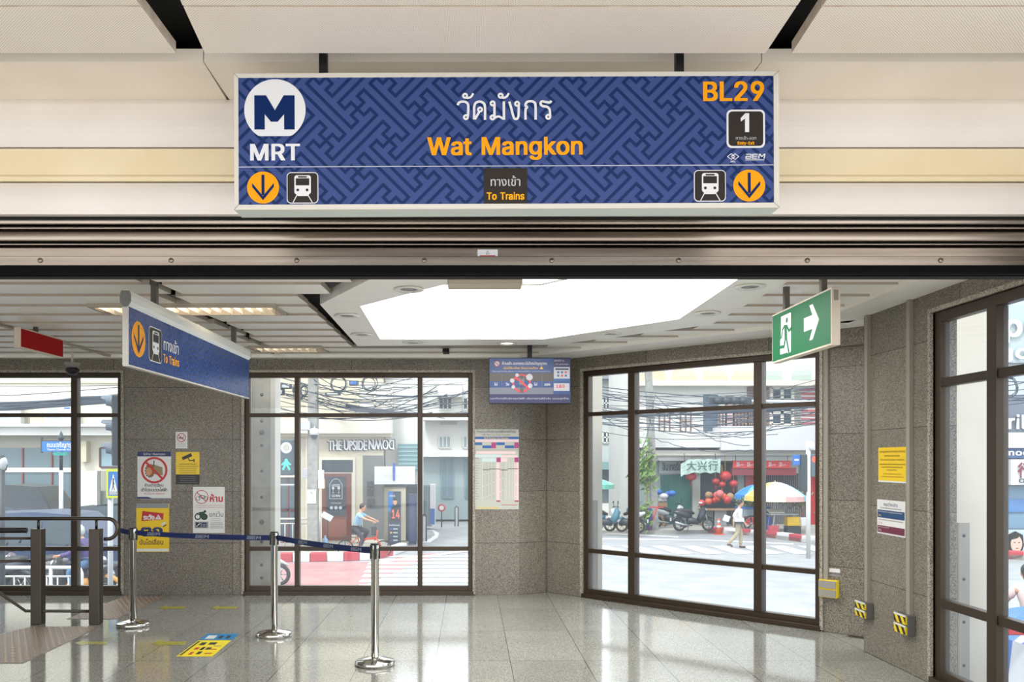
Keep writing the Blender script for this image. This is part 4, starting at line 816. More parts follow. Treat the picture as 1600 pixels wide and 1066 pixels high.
# ------------------------------------------------------------------ display screen
YT = 9.35; k = YT/FOC
tv = thing('display_screen', 'blue passenger information screen hanging above the granite corner', 'screen', (X_(764, YT), YT, Z_(631, YT)))
W_, H_ = 127.5*k, 72*k; G = 127.5/1417.0*k                        # zoomed drawing units
b = MB(); b.box(0, W_, 0, .06, 0, H_, BLACK); b.build('casing', tv, bevel=.004)
b = MB(); b.box(X_(828, YT)-X_(764, YT)-.025, X_(828, YT)-X_(764, YT)+.025, .02, .06, H_, ZC+.06-Z_(631, YT), BLACK); b.build('hanging_pole', tv)
def SC_(n, r, g, b_, e=.55): return S(n, r, g, b_, .3, emit=e*.12)
sB, sC, sD, sW, sR, sY, sN, sG = SC_('screen_blue',0,54,116), SC_('screen_cyan',0,80,136), SC_('screen_brown',62,56,54), SC_('screen_white',176,176,184), SC_('screen_red',196,38,52), SC_('screen_yellow',220,170,40), SC_('screen_navy',20,20,76), SC_('screen_grey',98,104,118)
def q(x, z): return ((x-98)*G, (890-z)*G)
def sr(x0, z0, x1, z1, m, y): a = q(x0, z1); c = q(x1, z0); b.frect(a[0], a[1], c[0], c[1], y, m)
b = MB(); y = -.0015
sr(108,100,1510,880,sB,y); sr(108,360,1215,500,sD,y-.001); sr(108,500,1215,610,sB,y-.0015); sr(108,610,1215,725,sG,y-.0015); sr(108,725,1500,880,sN,y-.0015); sr(1218,100,1500,250,sN,y-.001)
sr(1222,255,1500,455,sW,y-.002); sr(1222,535,1495,668,sW,y-.002); sr(1250,275,1480,305,sN,y-.003); sr(1222,455,1500,500,sC,y-.002)
p = q(238,195); b.fdisc(p[0], p[1], 48*G, y-.002, sR, 24); b.fdisc(p[0], p[1], 38*G, y-.003, sW, 24); b.fline([q(215,175), q(262,215)], 12*G, y-.004, sD)
for d in (-1.5, 1.5): b.text('ห้ามเข้า-ออกขณะมีเสียงสัญญาณ', q(330,0)[0]+d*G*2, q(0,215)[1], 52*G, y-.004, sW, width=770*G)
b.text('เมื่อได้ยินเสียง สัญญาณเตือน', q(350,0)[0], q(0,288)[1], 36*G, y-.003, sY, width=600*G, bold=.01)
b.flat([q(975,290), q(1045,290), q(1010,240)], y-.003, sY)
b.text('โปรดอย่าฝ่าฝืนเพื่อความปลอดภัยในการเดินทางของท่าน', q(155,0)[0], q(0,340)[1], 26*G, y-.003, sW, width=1010*G)
p = q(665,535); b.fring(p[0], p[1], 130*G, 160*G, y-.004, sR, 40); b.fline([q(560,430), q(780,620)], 34*G, y-.006, sR)
sr(620,420,710,560,sG,y-.005); p = q(665,430); b.fdisc(p[0], p[1], 36*G, y-.0055, sD, 16); sr(640,560,662,700,sD,y-.005); sr(672,560,694,700,sD,y-.005)
for x, z, r in ((585,395,32), (800,430,60), (500,490,40), (520,600,32), (812,580,42)): p = q(x, z); b.fdisc(p[0], p[1], r*G, y-.007, sW, 9)
for x, s in ((190,'ไม่'), (385,'วิ่ง'), (880,'ไม่'), (1065,'แซง')):
    for d in (-3, 3): b.text(s, q(x,0)[0]+d*G, q(0,575)[1], 46*G, y-.003, sW)
for x in (322, 1018): sr(x-2,380,x+2,610,sG,y-.003)
for i, m_ in enumerate((sC, sC, sR, sC, sR, sC)): p = q(1300+(i % 3)*66, 345+(i//3)*58); b.fdisc(p[0], p[1], 20*G, y-.003, m_, 14)
bold(b, '180', q(1262,0)[0], q(0,615)[1], 54*G, y-.003, sR, width=150*G)
b.text('09:59 น.', q(1230,0)[0], q(0,160)[1], 34*G, y-.003, sW, width=180*G); b.text('10 มกราคม', q(1255,0)[0], q(0,215)[1], 24*G, y-.003, sW, width=220*G)
b.text('เวลาทำการให้บริการรถไฟฟ้า เส้นทางสายสีน้ำเงิน ขบวนสุดท้าย', q(115,0)[0], q(0,815)[1], 32*G, y-.003, sW, width=1365*G)
b.build('screen_picture', tv)

# ------------------------------------------------------------------ posters on the back wall
PW = S('poster_white', 222, 222, 220, .35); PY = S('poster_yellow', 236, 198, 20, .35); PK = S('poster_black', 34, 32, 32, .4); PR = S('poster_red', 190, 36, 40, .4)
PN = S('poster_navy', 30, 44, 96, .4); PG = S('poster_grey', 140, 142, 146, .4); PB = S('poster_blue', 0, 92, 168, .4); PM = S('poster_magenta', 176, 52, 120, .4); PGR = S('poster_dark_green', 30, 66, 50, .4)
PPI = S('poster_pink', 240, 214, 214, .4); PPB = S('poster_pale_blue', 206, 224, 224, .4); PBR = S('poster_brown', 150, 96, 60, .5); PLB = S('poster_sky', 60, 140, 190, .4); PCR = S('poster_cream', 196, 197, 186, .5)
def poster(name, label, px0, py0, px1, py1, Yw, unit, draw, base, group=None, cat='poster', thick=.004):
    """sheet of paper on a frontal wall; draw(b, q, r, s, y) works in zoomed units of `unit` per pixel from the top left corner"""
    k = Yw/FOC; x0, z1 = X_(px0, Yw), Z_(py0, Yw); w, h = (px1-px0)*k, (py1-py0)*k; s = k/unit
    b = MB(); b.box(0, w, 0, thick, 0, h, base)
    q = lambda x, z: (x*s, h-z*s)
    def r(x0_, z0_, x1_, z1_, m, lev=1): a = q(x0_, z1_); c = q(x1_, z0_); b.frect(a[0], a[1], c[0], c[1], -.0009*lev, m)
    draw(b, q, r, s, lambda lev: -.0009*lev)
    o = b.build(name, loc=(x0, Yw-thick-.0015, Z_(py1, Yw))); tag(o, label, cat, group); return o
def lines(b, q, x0, x1, z0, z1, n, h, m, y, s, seed=1, jit=.15, align='c'):
    rnd = random.Random(seed)
    for i in range(n):
        z = z0+(z1-z0)*(i+.5)/n+h/2; w = (x1-x0)*(1-rnd.random()*jit*2); t = gibber(rnd, max(4, int(w/h*1.35)))
        x = x0+(x1-x0-w)/2 if align == 'c' else x0
        b.text(t, q(x,0)[0], q(0,z)[1], h*s, y, m, width=w*s)
GP = 'notices on the wall between the two left windows'
def d_smoke(b, q, r, s, y):     # 90 x 125 units at 4.844
    p = q(45,44); b.fring(p[0], p[1], 29*s, 34*s, y(1), PR, 28); r(24,42,60,50,PK,2); b.fline([q(62,40), q(58,32), q(64,26)], 2.5*s, y(2), PK); b.fline([q(22,22), q(68,66)], 5*s, y(3), PR)
    lines(b, q, 12, 78, 84, 116, 3, 6, PG, y(1), s, 3)
poster('no_smoking_notice', 'smallest white notice, a crossed-out cigarette above the yellow camera notice', 274.5, 675, 293, 701, YB, 4.844, d_smoke, PW, GP)
def d_cctv(b, q, r, s, y):      # 180 x 245
    r(0,170,180,245,PK,1); b.flat([q(45,40), q(115,8), q(124,32), q(52,62)], y(1), PK); b.fline([q(95,48), q(105,66), q(138,62)], 7*s, y(1), PK); r(134,52,142,76,PK,2)
    lines(b, q, 10, 172, 82, 165, 5, 9, PK, y(1), s, 5); lines(b, q, 12, 168, 178, 238, 4, 7, PG, y(2), s, 6)
poster('camera_notice', 'yellow and black security camera notice on the granite wall', 275, 706.5, 312, 757, YB, 4.844, d_cctv, PY, GP)
def d_durian(b, q, r, s, y):    # 254 x 360
    r(0,0,254,36,PN,1); b.text('ข้อห้าม / Restriction', q(46,0)[0], q(0,26)[1], 18*s, y(2), PW, width=165*s)
    b.flat([q(66,120), q(100,92), q(126,104), q(128,170), q(100,192), q(74,176), q(60,150)], y(1), PBR); b.flat([q(120,96), q(190,118), q(192,180), q(130,170)], y(2), S('poster_tan',150,132,96,.5)); p = q(88,150); b.fdisc(p[0], p[1], 22*s, y(3), S('poster_peach',206,150,110,.5), 16, 30*s); b.fline([q(126,70), q(122,110)], 8*s, y(2), PGR)
    for i in range(14): a = i*.45; p = q(95+34*math.cos(a), 145+46*math.sin(a)); b.fdisc(p[0], p[1], 7*s, y(1), PGR, 5)
    p = q(128,140); b.fring(p[0], p[1], 84*s, 100*s, y(4), PR, 48); b.fline([q(64,78), q(192,206)], 16*s, y(5), PR)
    b.text('ห้ามนำทุเรียน', q(56,0)[0], q(0,264)[1], 22*s, y(1), PK, width=140*s, bold=.02); b.text('เข้าในระบบรถไฟฟ้า', q(28,0)[0], q(0,300)[1], 24*s, y(1), PK, width=198*s, bold=.02); b.text('No Durian Allowed', q(52,0)[0], q(0,324)[1], 15*s, y(1), PR, width=150*s)
    b.flat([q(0,342), q(80,342), q(110,352), q(254,352), q(254,357), q(0,357)], y(1), PN)
poster('durian_notice', 'white notice with a crossed-out durian fruit in a red ring', 215, 706, 267.5, 780, YB, 4.844, d_durian, PW, GP)
def d_fall(b, q, r, s, y):      # 244 x 362
    r(0,0,244,34,PG,1); r(0,342,244,362,PW,1); b.flat([q(46,56), q(208,74), q(202,122), q(40,132)], y(1), PR)
    for d in (-1.5, 1.5): b.text('ระวัง', q(54+d,0)[0], q(0,122)[1], 36*s, y(2), PW, width=84*s, bold=.03)
    b.flat([q(140,120), q(192,120), q(168,82)], y(2), PW); b.fline([q(167,96), q(167,112)], 4*s, y(3), PR)
    for d in (-4, -2, 0, 2, 4): b.text('ตก', q(36+d,0)[0], q(0,246)[1], 84*s, y(1), PN, width=160*s, bold=.02)
    b.fline([q(196,160), q(216,146)], 16*s, y(2), PW); b.fline([q(204,176), q(226,160)], 7*s, y(2), PK); b.text('บันไดเลื่อน', q(24,0)[0], q(0,310)[1], 36*s, y(1), S('poster_umber',120,92,40,.5), width=180*s, bold=.03)
poster('escalator_notice', 'yellow escalator warning notice with large navy Thai letters, low on the wall', 213.2, 787, 264.5, 862.5, YB, 4.844, d_fall, PY, GP)
def d_bike(b, q, r, s, y):      # 240 x 345
    for cx in (40, 94): p = q(cx,86); b.fring(p[0], p[1], 13*s, 17*s, y(1), PK, 20)
    b.fline([q(40,86), q(60,66), q(84,66), q(94,86), q(66,88), q(58,60)], 4*s, y(1), PK); p = q(65,76); b.fring(p[0], p[1], 47*s, 52*s, y(2), PR, 40); b.fline([q(32,42), q(98,110)], 5*s, y(3), PR)
    for d in (-1, 1): b.text('ห้าม', q(128+d,0)[0], q(0,112)[1], 50*s, y(1), PR, width=98*s, bold=.02)
    lines(b, q, 14, 232, 130, 162, 2, 7, PR, y(1), s, 8)
    for cx in (36, 86): p = q(cx,226); b.fring(p[0], p[1], (16 if cx == 36 else 12)*s, 25*s, y(1), PK, 20)
    b.flat([q(44,192), q(84,186), q(104,236), q(66,246)], y(2), PGR); p = q(90,186); b.fdisc(p[0], p[1], 10*s, y(2), PK, 12); b.fline([q(28,200), q(60,196)], 5*s, y(3), PK)
    b.text('ยกเว้น', q(124,0)[0], q(0,226)[1], 36*s, y(1), PK, width=104*s); lines(b, q, 130, 220, 232, 262, 2, 8, PG, y(1), s, 9)
    r(12,264,116,312,PG,1); r(22,270,58,306,PK,2); b.fline([q(28,300), q(52,276)], 6*s, y(3), PW); r(66,270,102,306,PN,2); lines(b, q, 70, 98, 278, 300, 2, 8, PW, y(3), s, 11); lines(b, q, 124, 234, 264, 316, 4, 9, PK, y(1), s, 10)
poster('bicycle_notice', 'white notice with a crossed-out bicycle and a wheelchair drawing', 301.8, 761, 351.2, 833, YB, 4.844, d_bike, PW, GP)
def d_time(b, q, r, s, y):      # 535 x 945 units at 7.61
    b.text('กำหนดเวลาให้บริการรถไฟฟ้าสายสีน้ำเงิน', q(34,0)[0], q(0,42)[1], 30*s, y(1), PN, width=466*s, bold=.01); b.text('MRT Blue Line Train Timetable', q(104,0)[0], q(0,74)[1], 18*s, y(1), PK, width=330*s)
    r(0,88,535,118,PB,1); b.text('BL29 วัดมังกร Wat Mangkon', q(126,0)[0], q(0,112)[1], 18*s, y(2), PY, width=290*s, bold=.02)
    r(0,118,535,150,PPI,1); r(0,156,102,188,PB,1); r(270,156,370,188,PB,1); r(104,192,212,226,PB,1); r(372,192,482,226,PB,1); r(212,156,266,226,PM,1); r(484,156,535,226,PM,1)
    lines(b, q, 2, 530, 228, 256, 1, 14, PG, y(1), s, 21, 0); r(30,262,500,294,PPI,1); r(0,300,330,334,PPB,1); r(330,308,520,334,PPI,1)
    r(100,340,272,386,PPB,1); r(322,340,400,386,PPI,1); r(272,336,322,390,PM,1); r(486,336,535,390,PM,1); b.text('สถานี', q(14,0)[0], q(0,352)[1], 16*s, y(1), PN)
    for i in range(29):
        z = 396+i*15.2; r(6, z+3, 70-(i*7) % 26, z+8, PCR if i % 2 else PG, 1)
        for j in range(11): r(114+j*38, z+4, 128+j*38, z+8, (PM if j in (5, 10) else PPI if j > 6 else PG) if (i+j) % 9 else PPB, 2 if j in (5,10) else 1)
    r(270,396,318,840,PPI,1); r(484,396,535,840,PPI,1); r(106,396,112,840,PPB,1)
    for x0, x1, z in ((108,190,476), (190,320,468), (322,404,480), (404,532,466)): r(x0,z,x1,z+7,PK,3)
    r(272,846,318,862,PM,1); r(486,846,535,862,PM,1); r(330,896,520,902,PR,1); r(40,930,300,940,PY,1)
poster('train_timetable', 'tall white blue line train timetable with magenta boxes beside the central window', 740, 671, 810.5, 796, YB, 7.61, d_time, PCR)

# ------------------------------------------------------------------ notices, conduits and power boxes on the right wall
def side_sheet(name, label, pxa, pxb, zl0, zl1, base, draw, X=XR-.004):
    Y0_ = X*FOC/(pxa-CX); Y1_ = X*FOC/(pxb-CX); w = Y0_-Y1_
    b = MB(); b.box(0, w, 0, .003, 0, zl1-zl0, base); draw(b, w, zl1-zl0)
    o = b.build(name, loc=(X, Y0_, zl0), rot=(0, 0, R(-90))); tag(o, label, 'poster', 'notices on the right pilaster')
def d_ye2(b, w, h):
    b.frect(0, 0, w, .012, -.001, PW)
    rnd = random.Random(4)
    for z, hh_, f in ((h-.042,.02,.9), (h-.074,.017,.55), (h-.105,.016,.85), (h-.14,.014,.9), (h-.162,.014,.75), (h-.184,.012,.35), (h-.215,.010,.65), (h-.236,.010,.8)):
        ww = w*f; b.text(gibber(rnd, int(ww/hh_*1.1)), (w-ww)/2, z, hh_, -.001, S('poster_olive',110,92,10,.5), width=ww)
side_sheet('parking_notice', 'yellow text notice, upper of the two sheets on the right pilaster', 1372.5, 1416.5, 1.437, 1.715, PY, lambda b, w, h: d_ye2(b, w, h))
def _wh(b, w, h):
    rnd = random.Random(5); b.text('หมุนเวียนบัตร', w*.25, h-.048, .028, -.001, PN, width=w*.5); b.text(gibber(rnd, 24), w*.12, h-.07, .012, -.001, PK, width=w*.75)
    b.frect(w*.02, h-.145, w*.98, h-.082, -.001, S('poster_petrol',24,66,112,.4)); b.text(gibber(rnd, 26), w*.05, h-.1, .011, -.002, PW, width=w*.85); b.text('20 %', w*.06, h-.136, .018, -.002, PY)
    b.text(gibber(rnd, 30), w*.05, h-.165, .010, -.001, PK, width=w*.88); b.text('5 1 %', w*.06, h-.198, .018, -.001, PR)
    b.frect(w*.02, .012, w*.98, .068, -.001, S('poster_maroon',110,34,66,.4)); b.text(gibber(rnd, 14), w*.05, .052, .010, -.002, PW, width=w*.4); b.text('50 %', w*.06, .022, .018, -.002, PW)
side_sheet('fare_notice', 'white notice with a blue band and a maroon band, lower on the right pilaster', 1370.5, 1414.5, 1.02, 1.296, PW, _wh)
CON = S('conduit_grey', 150, 144, 132, .5)
b = MB(); b.box(t45(1288.5), t45(1290.5)+.028, -.03, 0, .44, 2.82, CON); tag(b.build('cable_conduit', M=M45), 'thin grey vertical cable trunking beside the right end of the slanted window', 'conduit', 'cable trunking on the granite')
for px, l in ((1358, 'grey cable trunking down the left edge of the right pilaster'), (1424, 'grey cable trunking down the right side of the pilaster notices')):
    y_ = tR(px); b = MB(); b.box(y_-.02, y_+.03, -.03, 0, .43, 2.82, CON); tag(b.build('cable_conduit', M=MR), l, 'conduit', 'cable trunking on the granite')
HZ = S('hazard_yellow', 232, 204, 30, .45)
def power_box(label, lx, z0, M, face_w=.19, h=.17, stripes=True):
    t = bpy.data.objects.new('power_box', None); C.objects.link(t); t.matrix_local = M @ Matrix.Translation((lx, 0, z0)); tag(t, label, 'power box', 'power boxes low on the granite')
    b = MB(); b.box(0, face_w, -.062, 0, 0, h, S('box_grey', 96, 94, 88, .5) if stripes else HZ); b.build('box', t, bevel=.005)
    for i in range(2):
        z = .008+i*h/2
        b = MB(); b.box(.006, face_w-.006, -.074, -.062, z, z+h/2-.016, HZ if stripes else GREY_P)
        if stripes:
            for j in range(3):
                xx = -.06+j*.085+(i*.03); c = clip_rect([(xx, z+h/2-.018), (xx+.04, z+h/2-.018), (xx+.085, z+.002), (xx+.045, z+.002)], .008, z+.001, face_w-.008, z+h/2-.017)
                if c: b.flat(c, -.0752, PK)
            b.box(.006, face_w-.006, -.076, -.07, z+h/2-.022, z+h/2-.008, PW)
        b.build('socket_cover', t)
power_box('yellow and black striped power box at the left edge of the right pilaster', tR(1349), .30, MR, .19, .135)
power_box('yellow and black striped power box below the pilaster notices, nearest the right window', tR(1411), .298, MR, .19, .155)
power_box('plain yellow power box on the granite beside the slanted window', t45(1283), .33, M45, .17, .165, False)
b = MB(); b.box(t45(1296), t45(1296)+.10, -.006, 0, .565, .60, PW); b.box(t45(1296)+.0, t45(1296)+.11, -.006, 0, .53, .543, PG); tag(b.build('switch_plate', M=M45), 'small pale switch plate above the plain yellow power box', 'plate')
# ------------------------------------------------------------------ queue barrier
BELT = S('belt_navy', 8, 30, 84, .6); BELTG = S('belt_print', 150, 156, 170, .6); BRN = S('head_bronze', 150, 132, 116, .15, metal=1.0)
def stanchion(px, py, ptop, label, flat=False):
    Y = H*FOC/(py-CY); t = thing('queue_barrier_post', label, 'barrier post', (X_(px, Y), Y, 0), group='queue barrier posts')
    b = MB(); b.lathe([(.150, 0), (.156, .003), (.156, .032), (.150, .037), (.06, .058), (.034, .066), (.034, .066)], STEEL, 48); b.build('base', t)
    zt = Z_(ptop, Y)
    b = MB(); b.lathe([(.032, .06), (.032, zt-.13), (.034, zt-.13), (.034, zt-.01), (.030, zt)], STEEL, 36); b.build('tube', t)
    b = MB()
    for a in (0, 90, 180, 270): b.box(-.012, .012, -.040, -.0335, zt-.115, zt-.006, BLACK, Matrix.Rotation(R(a+8), 4, 'Z'))
    b.lathe([(.033, zt-.004), (.036, zt-.002), (.036, zt+.004), (.0, zt+.006)], BLACK, 30); b.build('cap', t)
    return t, Vector((X_(px, Y), Y, zt))
s1, p1 = stanchion(208, 978.5, 825.5, 'chrome queue post furthest left, beside the handrail', True)
s2, p2 = stanchion(428.5, 994, 832, 'chrome queue post in the middle of the three', True)
s3, p3 = stanchion(586, 1039, 850.5, 'chrome queue post nearest the viewer, at the end of the belt')
def belt(parent, a, c, sag, n=16, w=.048, marks=()):
    """woven belt from a to c with printed marks along it"""
    o = Vector(parent.location); d = (c-a); L = Vector((d.x, d.y, 0)).length; ang = math.atan2(d.y, d.x)
    b = MB(); P = lambda t: (t*L, d.z*t-sag*4*t*(1-t))
    for i in range(n):
        x0, z0 = P(i/n); x1, z1 = P((i+1)/n)
        vs = [(x0,-.0012,z0-w/2),(x1,-.0012,z1-w/2),(x1,-.0012,z1+w/2),(x0,-.0012,z0+w/2)]; vs += [(x,.0012,z) for x, _, z in vs]
        b.add(vs, [(0,1,2,3),(7,6,5,4),(0,4,5,1),(3,2,6,7),(0,3,7,4),(1,5,6,2)], BELT)
    for mt in marks:
        x, z = P(mt); bem(b, x-.075, z-.014, .15, .028, -.0025, BELTG)
    M = Matrix.Translation(a-o) @ Matrix.Rotation(ang, 4, 'Z')
    b.build('belt', parent, M=M)
off = Vector((.04, 0, -.045))
belt(s1, p1+off, p2+Vector((-.03, 0, -.05)), .012, marks=(.13, .5, .88))
belt(s2, p2+Vector((.03, 0, -.05)), p3+Vector((-.03, 0, -.05)), .012, marks=(.30, .58, .86))
YRL = 8.45
belt(s1, Vector((X_(187, YRL), YRL+.02, Z_(829, YRL))), p1+Vector((-.03, 0, -.04)), .004)

# ------------------------------------------------------------------ stair handrail
hr = thing('handrail', 'dark steel stair handrail with square posts at the far left', 'railing', (X_(105, YRL), YRL, 0))
ox = X_(105, YRL); hx = lambda px: X_(px, YRL)-ox; hz = lambda py: Z_(py, YRL)
for px in (59.5, 150):
    b = MB(); w = .052; zt = hz(826.5); b.prism([(hx(px)-w, -.05), (hx(px)+w, -.05), (hx(px)+w, .05), (hx(px)-w, .05)], 0, zt, RAILM, 'z'); b.build('post', hr, bevel=.006)
    b = MB(); b.cyl((hx(px)+.004, 0, zt), (hx(px)+.004, 0, hz(813)), .013, RAILM, 12); b.build('stem', hr)
pts = [(hx(-260), 0, hz(810.5)), (hx(160), 0, hz(810.5))]
for i in range(1, 13): a = R(90-15*i); pts.append((hx(168)+.098*math.cos(a), 0, hz(826.5)+.101*math.sin(a)))
pts.append((hx(163), 0, hz(842.5)))
b = MB(); b.tube(pts, .019, RAILM, 14); b.build('top_rail', hr)
for py in (841.5, 877): b = MB(); b.cyl((hx(-260), 0, hz(py)), (hx(52), 0, hz(py)), .013, RAILM, 10); b.build('mid_rail', hr)
b = MB(); b.tube([(hx(-60), 0, hz(880)), (hx(0), 0, hz(927)), (hx(40), 0, hz(955)), (hx(142), 0, hz(955.5))], .015, RAILM, 10); b.build('lower_rail', hr)
b = MB(); b.cyl((hx(-260), .35, hz(833.5)), (hx(13), .35, hz(833.5)), .028, BLACK, 12); tag(b.build('stair_handrail', loc=(ox, YRL, 0)), 'end of a black stair handrail at the left edge behind the steel rail', 'railing')

# ------------------------------------------------------------------ tactile paving and floor stickers
TAC = S('tactile_brown', 132, 116, 104, .5); TACD = S('tactile_stud', 176, 158, 140, .3, metal=.6)
def inpoly(x, y, P):
    c = False
    for i in range(len(P)):
        a, d = P[i-1], P[i]
        if (a[1] > y) != (d[1] > y) and x < (d[0]-a[0])*(y-a[1])/(d[1]-a[1])+a[0]: c = not c
    return c
def tactile(label, pix):
    P = [tuple(onz(*p).xy) for p in pix]; b = MB(); b.prism(P, .0005, .003, TAC, 'z')
    x0, x1 = min(p[0] for p in P), max(p[0] for p in P); y0, y1 = min(p[1] for p in P), max(p[1] for p in P)
    y = y0+.03; r = 0
    while y < y1:
        x = x0+(.03 if r % 2 else .0)
        while x < x1:
            if inpoly(x-.02, y, P) and inpoly(x+.02, y, P):
                b.add([(x+.021*math.cos(a*math.pi/3), y+.021*math.sin(a*math.pi/3), .003) for a in range(6)]+[(x+.014*math.cos(a*math.pi/3), y+.014*math.sin(a*math.pi/3), .008) for a in range(6)], [(i, (i+1) % 6, (i+1) % 6+6, i+6) for i in range(6)]+[(6,7,8,9,10,11)], TACD)
            x += .06
        y += .055; r += 1
    tag(b.build('tactile_paving'), label, 'tactile paving', 'tactile paving')
tactile('brown studded tactile strip on the floor in front of the handrail', [(50,979.5),(157,979.5),(36,1037),(-90,1037),(-90,1012)])
tactile('brown studded tactile strip between the handrail and the granite wall', [(192,933),(262,933),(180,968),(104,968)])
FY = noisy('sticker_yellow', srgb(140,136,70), srgb(182,174,50), 30, .35); FYB = S('sticker_bright_yellow', 240, 218, 20, .35); FBL = S('sticker_blue', 0, 128, 190, .35)
def gflat(b, pix, z, m): 
    P = [tuple(onz(px, py).xy) for px, py in pix]; a = sum(P[i-1][0]*P[i][1]-P[i][0]*P[i-1][1] for i in range(len(P)))
    if a < 0: P = P[::-1]
    b.add([(p[0], p[1], z) for p in P], [tuple(range(len(P)))], m)
FYD = S('sticker_worn', 168, 162, 52, .4)
for x0, x1, yc, hh_, l in ((247,290,950,3.3,'faded yellow floor arrow below the durian notice, left of two in the far row'), (328,371,950,3.3,'faded yellow floor arrow right of two in the far row'), (116,168,1005.3,4,'pale yellow floor arrow beside the tactile strip'), (235,291,1005.5,5,'yellow floor arrow left of the blue and yellow floor sticker')):
    b = MB(); gflat(b, [(x0,yc), (x0+(x1-x0)*.3,yc-hh_), (x0+(x1-x0)*.36,yc-hh_*.45), (x1,yc-hh_*.55), (x1-2,yc+hh_*.6), (x0+(x1-x0)*.33,yc+hh_*.5), (x0+(x1-x0)*.28,yc+hh_)], .0016, FY); gflat(b, [(x0+9,yc), (x0+(x1-x0)*.34,yc-hh_*.2), (x1-7,yc-hh_*.2), (x1-8,yc+hh_*.25), (x0+(x1-x0)*.33,yc+hh_*.25)], .0022, FYD if l[0]=='f' else FY)
    tag(b.build('floor_arrow'), l, 'floor sticker', 'yellow floor arrows')
st = thing('floor_sticker', 'bright yellow and blue instruction sticker on the floor behind the middle post', 'floor sticker', tuple(onz(325,1008)))
o_ = onz(325,1008)
def gq(u, v):    # u across, v along (0 near .. 1 far) inside the leaning sheet, in photo pixels
    y = 1026.5-(1026.5-991)*v; xl = 275+(324-275)*v; xr = 331.5+(373.5-331.5)*v; return (xl+(xr-xl)*u, y)
def quad(b, u0, v0, u1, v1, z, m):
    P = [tuple((onz(*gq(u, v))-o_).xy) for u, v in ((u0,v0),(u1,v0),(u1,v1),(u0,v1))]; b.add([(p[0], p[1], z) for p in P], [(0,1,2,3)], m)
b = MB(); quad(b, 0, 0, 1, .72, .0016, FYB); b.build('yellow_sheet', st); b = MB(); quad(b, 0, .73, 1, 1, .0016, FBL); quad(b, .12,.78,.4,.93,.0022,PW); quad(b,.5,.8,.62,.92,.0022,PK); quad(b,.72,.8,.84,.92,.0022,PK); b.build('blue_sheet', st)
b = MB(); quad(b, .04,.05,.1,.68,.0022,PK)
for u, v, w, h, m_ in ((.2,.5,.16,.12,PK),(.45,.52,.22,.1,PK),(.22,.3,.12,.1,PR),(.4,.28,.1,.14,PK),(.55,.3,.14,.1,PK),(.25,.08,.1,.12,PR),(.45,.1,.12,.12,PK),(.68,.12,.2,.04,PR),(.68,.3,.2,.04,PR),(.68,.45,.22,.03,PG)): quad(b, u, v, u+w, v+h, .0022, m_)
b.build('sheet_print', st)
# ================================================================== the street outside, one and a half metres lower
G0 = -1.5; SW = -1.35; ALB = .62
def gY(py, z=G0): return (z-H)*FOC/(CY-py)
ASPH = noisy('asphalt', srgb(158,162,167), srgb(174,177,181), 1.5, .8); PAVE = noisy('pavement', srgb(170,167,160), srgb(186,183,176), 3, .8)
PINKR = noisy('pink_road', srgb(180,128,130), srgb(192,144,144), 1.2, .8); RWH = S('road_white', 240, 240, 240, .7); KRED = S('kerb_red', 200, 70, 84, .6)
CREAM = noisy('cream_wall', srgb(222,212,186), srgb(230,222,200), .8, .7); CREAM2 = S('cream_trim', 240, 234, 216, .6); WHW = noisy('white_wall', srgb(226,226,222), srgb(238,238,234), .6, .7)
TEALW = noisy('grey_blue_wall', srgb(150,172,178), srgb(166,186,190), .6, .7); DKGL = S('dark_glass', 58, 74, 84, .12); BRD = S('brown_door', 122, 62, 50, .45); BRD2 = S('brown_panel', 140, 76, 60, .5)
CONC = noisy('concrete', srgb(178,172,158), srgb(200,194,180), 5, .8); CONC2 = noisy('pole_concrete', srgb(152,152,148), srgb(176,176,170), 6, .8); WCOL = noisy('white_column', srgb(226,220,208), srgb(236,231,222), 1.5, .7)
CAB = S('cable_black', 62, 74, 88, .7); DKM = S('dark_metal', 48, 58, 66, .5); LTM = S('light_metal', 206, 212, 218, .4); RUB = S('rubber', 30, 32, 36, .7); SIL = S('silver', 190, 196, 200, .25, metal=.8)
TEAL = noisy('teal_shutter', srgb(40,120,112), srgb(52,136,126), 2, .5); REDP = S('red_paint', 206, 44, 50, .5); GREENS = S('signal_green', 20, 220, 170, .4, emit=1.6, ecol=srgb(60,240,190)); REDS = S('signal_red', 240, 70, 50, .4, emit=1.5)
SKIN = S('skin', 214, 160, 128, .5); HAIR = S('hair_black', 26, 24, 26, .6); WCL = S('white_cloth', 236, 236, 240, .8); KHAKI = S('khaki_cloth', 190, 176, 150, .8); BCL = S('pale_blue_cloth', 150, 196, 226, .8); DCL = S('dark_cloth', 62, 66, 76, .8); PCL = S('purple_cloth', 96, 84, 140, .8); JEAN = S('denim', 88, 128, 170, .8); PKCL = S('pink_cloth', 232, 206, 204, .8)
LEAF = noisy('leaf_green', srgb(96,140,60), srgb(150,180,96), 9, .6); BLUEP = S('blue_plastic', 40, 110, 200, .5); YELP = S('yellow_plastic', 236, 196, 40, .5); ORG = S('orange_plastic', 240, 100, 60, .5); WOODC = S('cardboard', 176, 140, 104, .8)

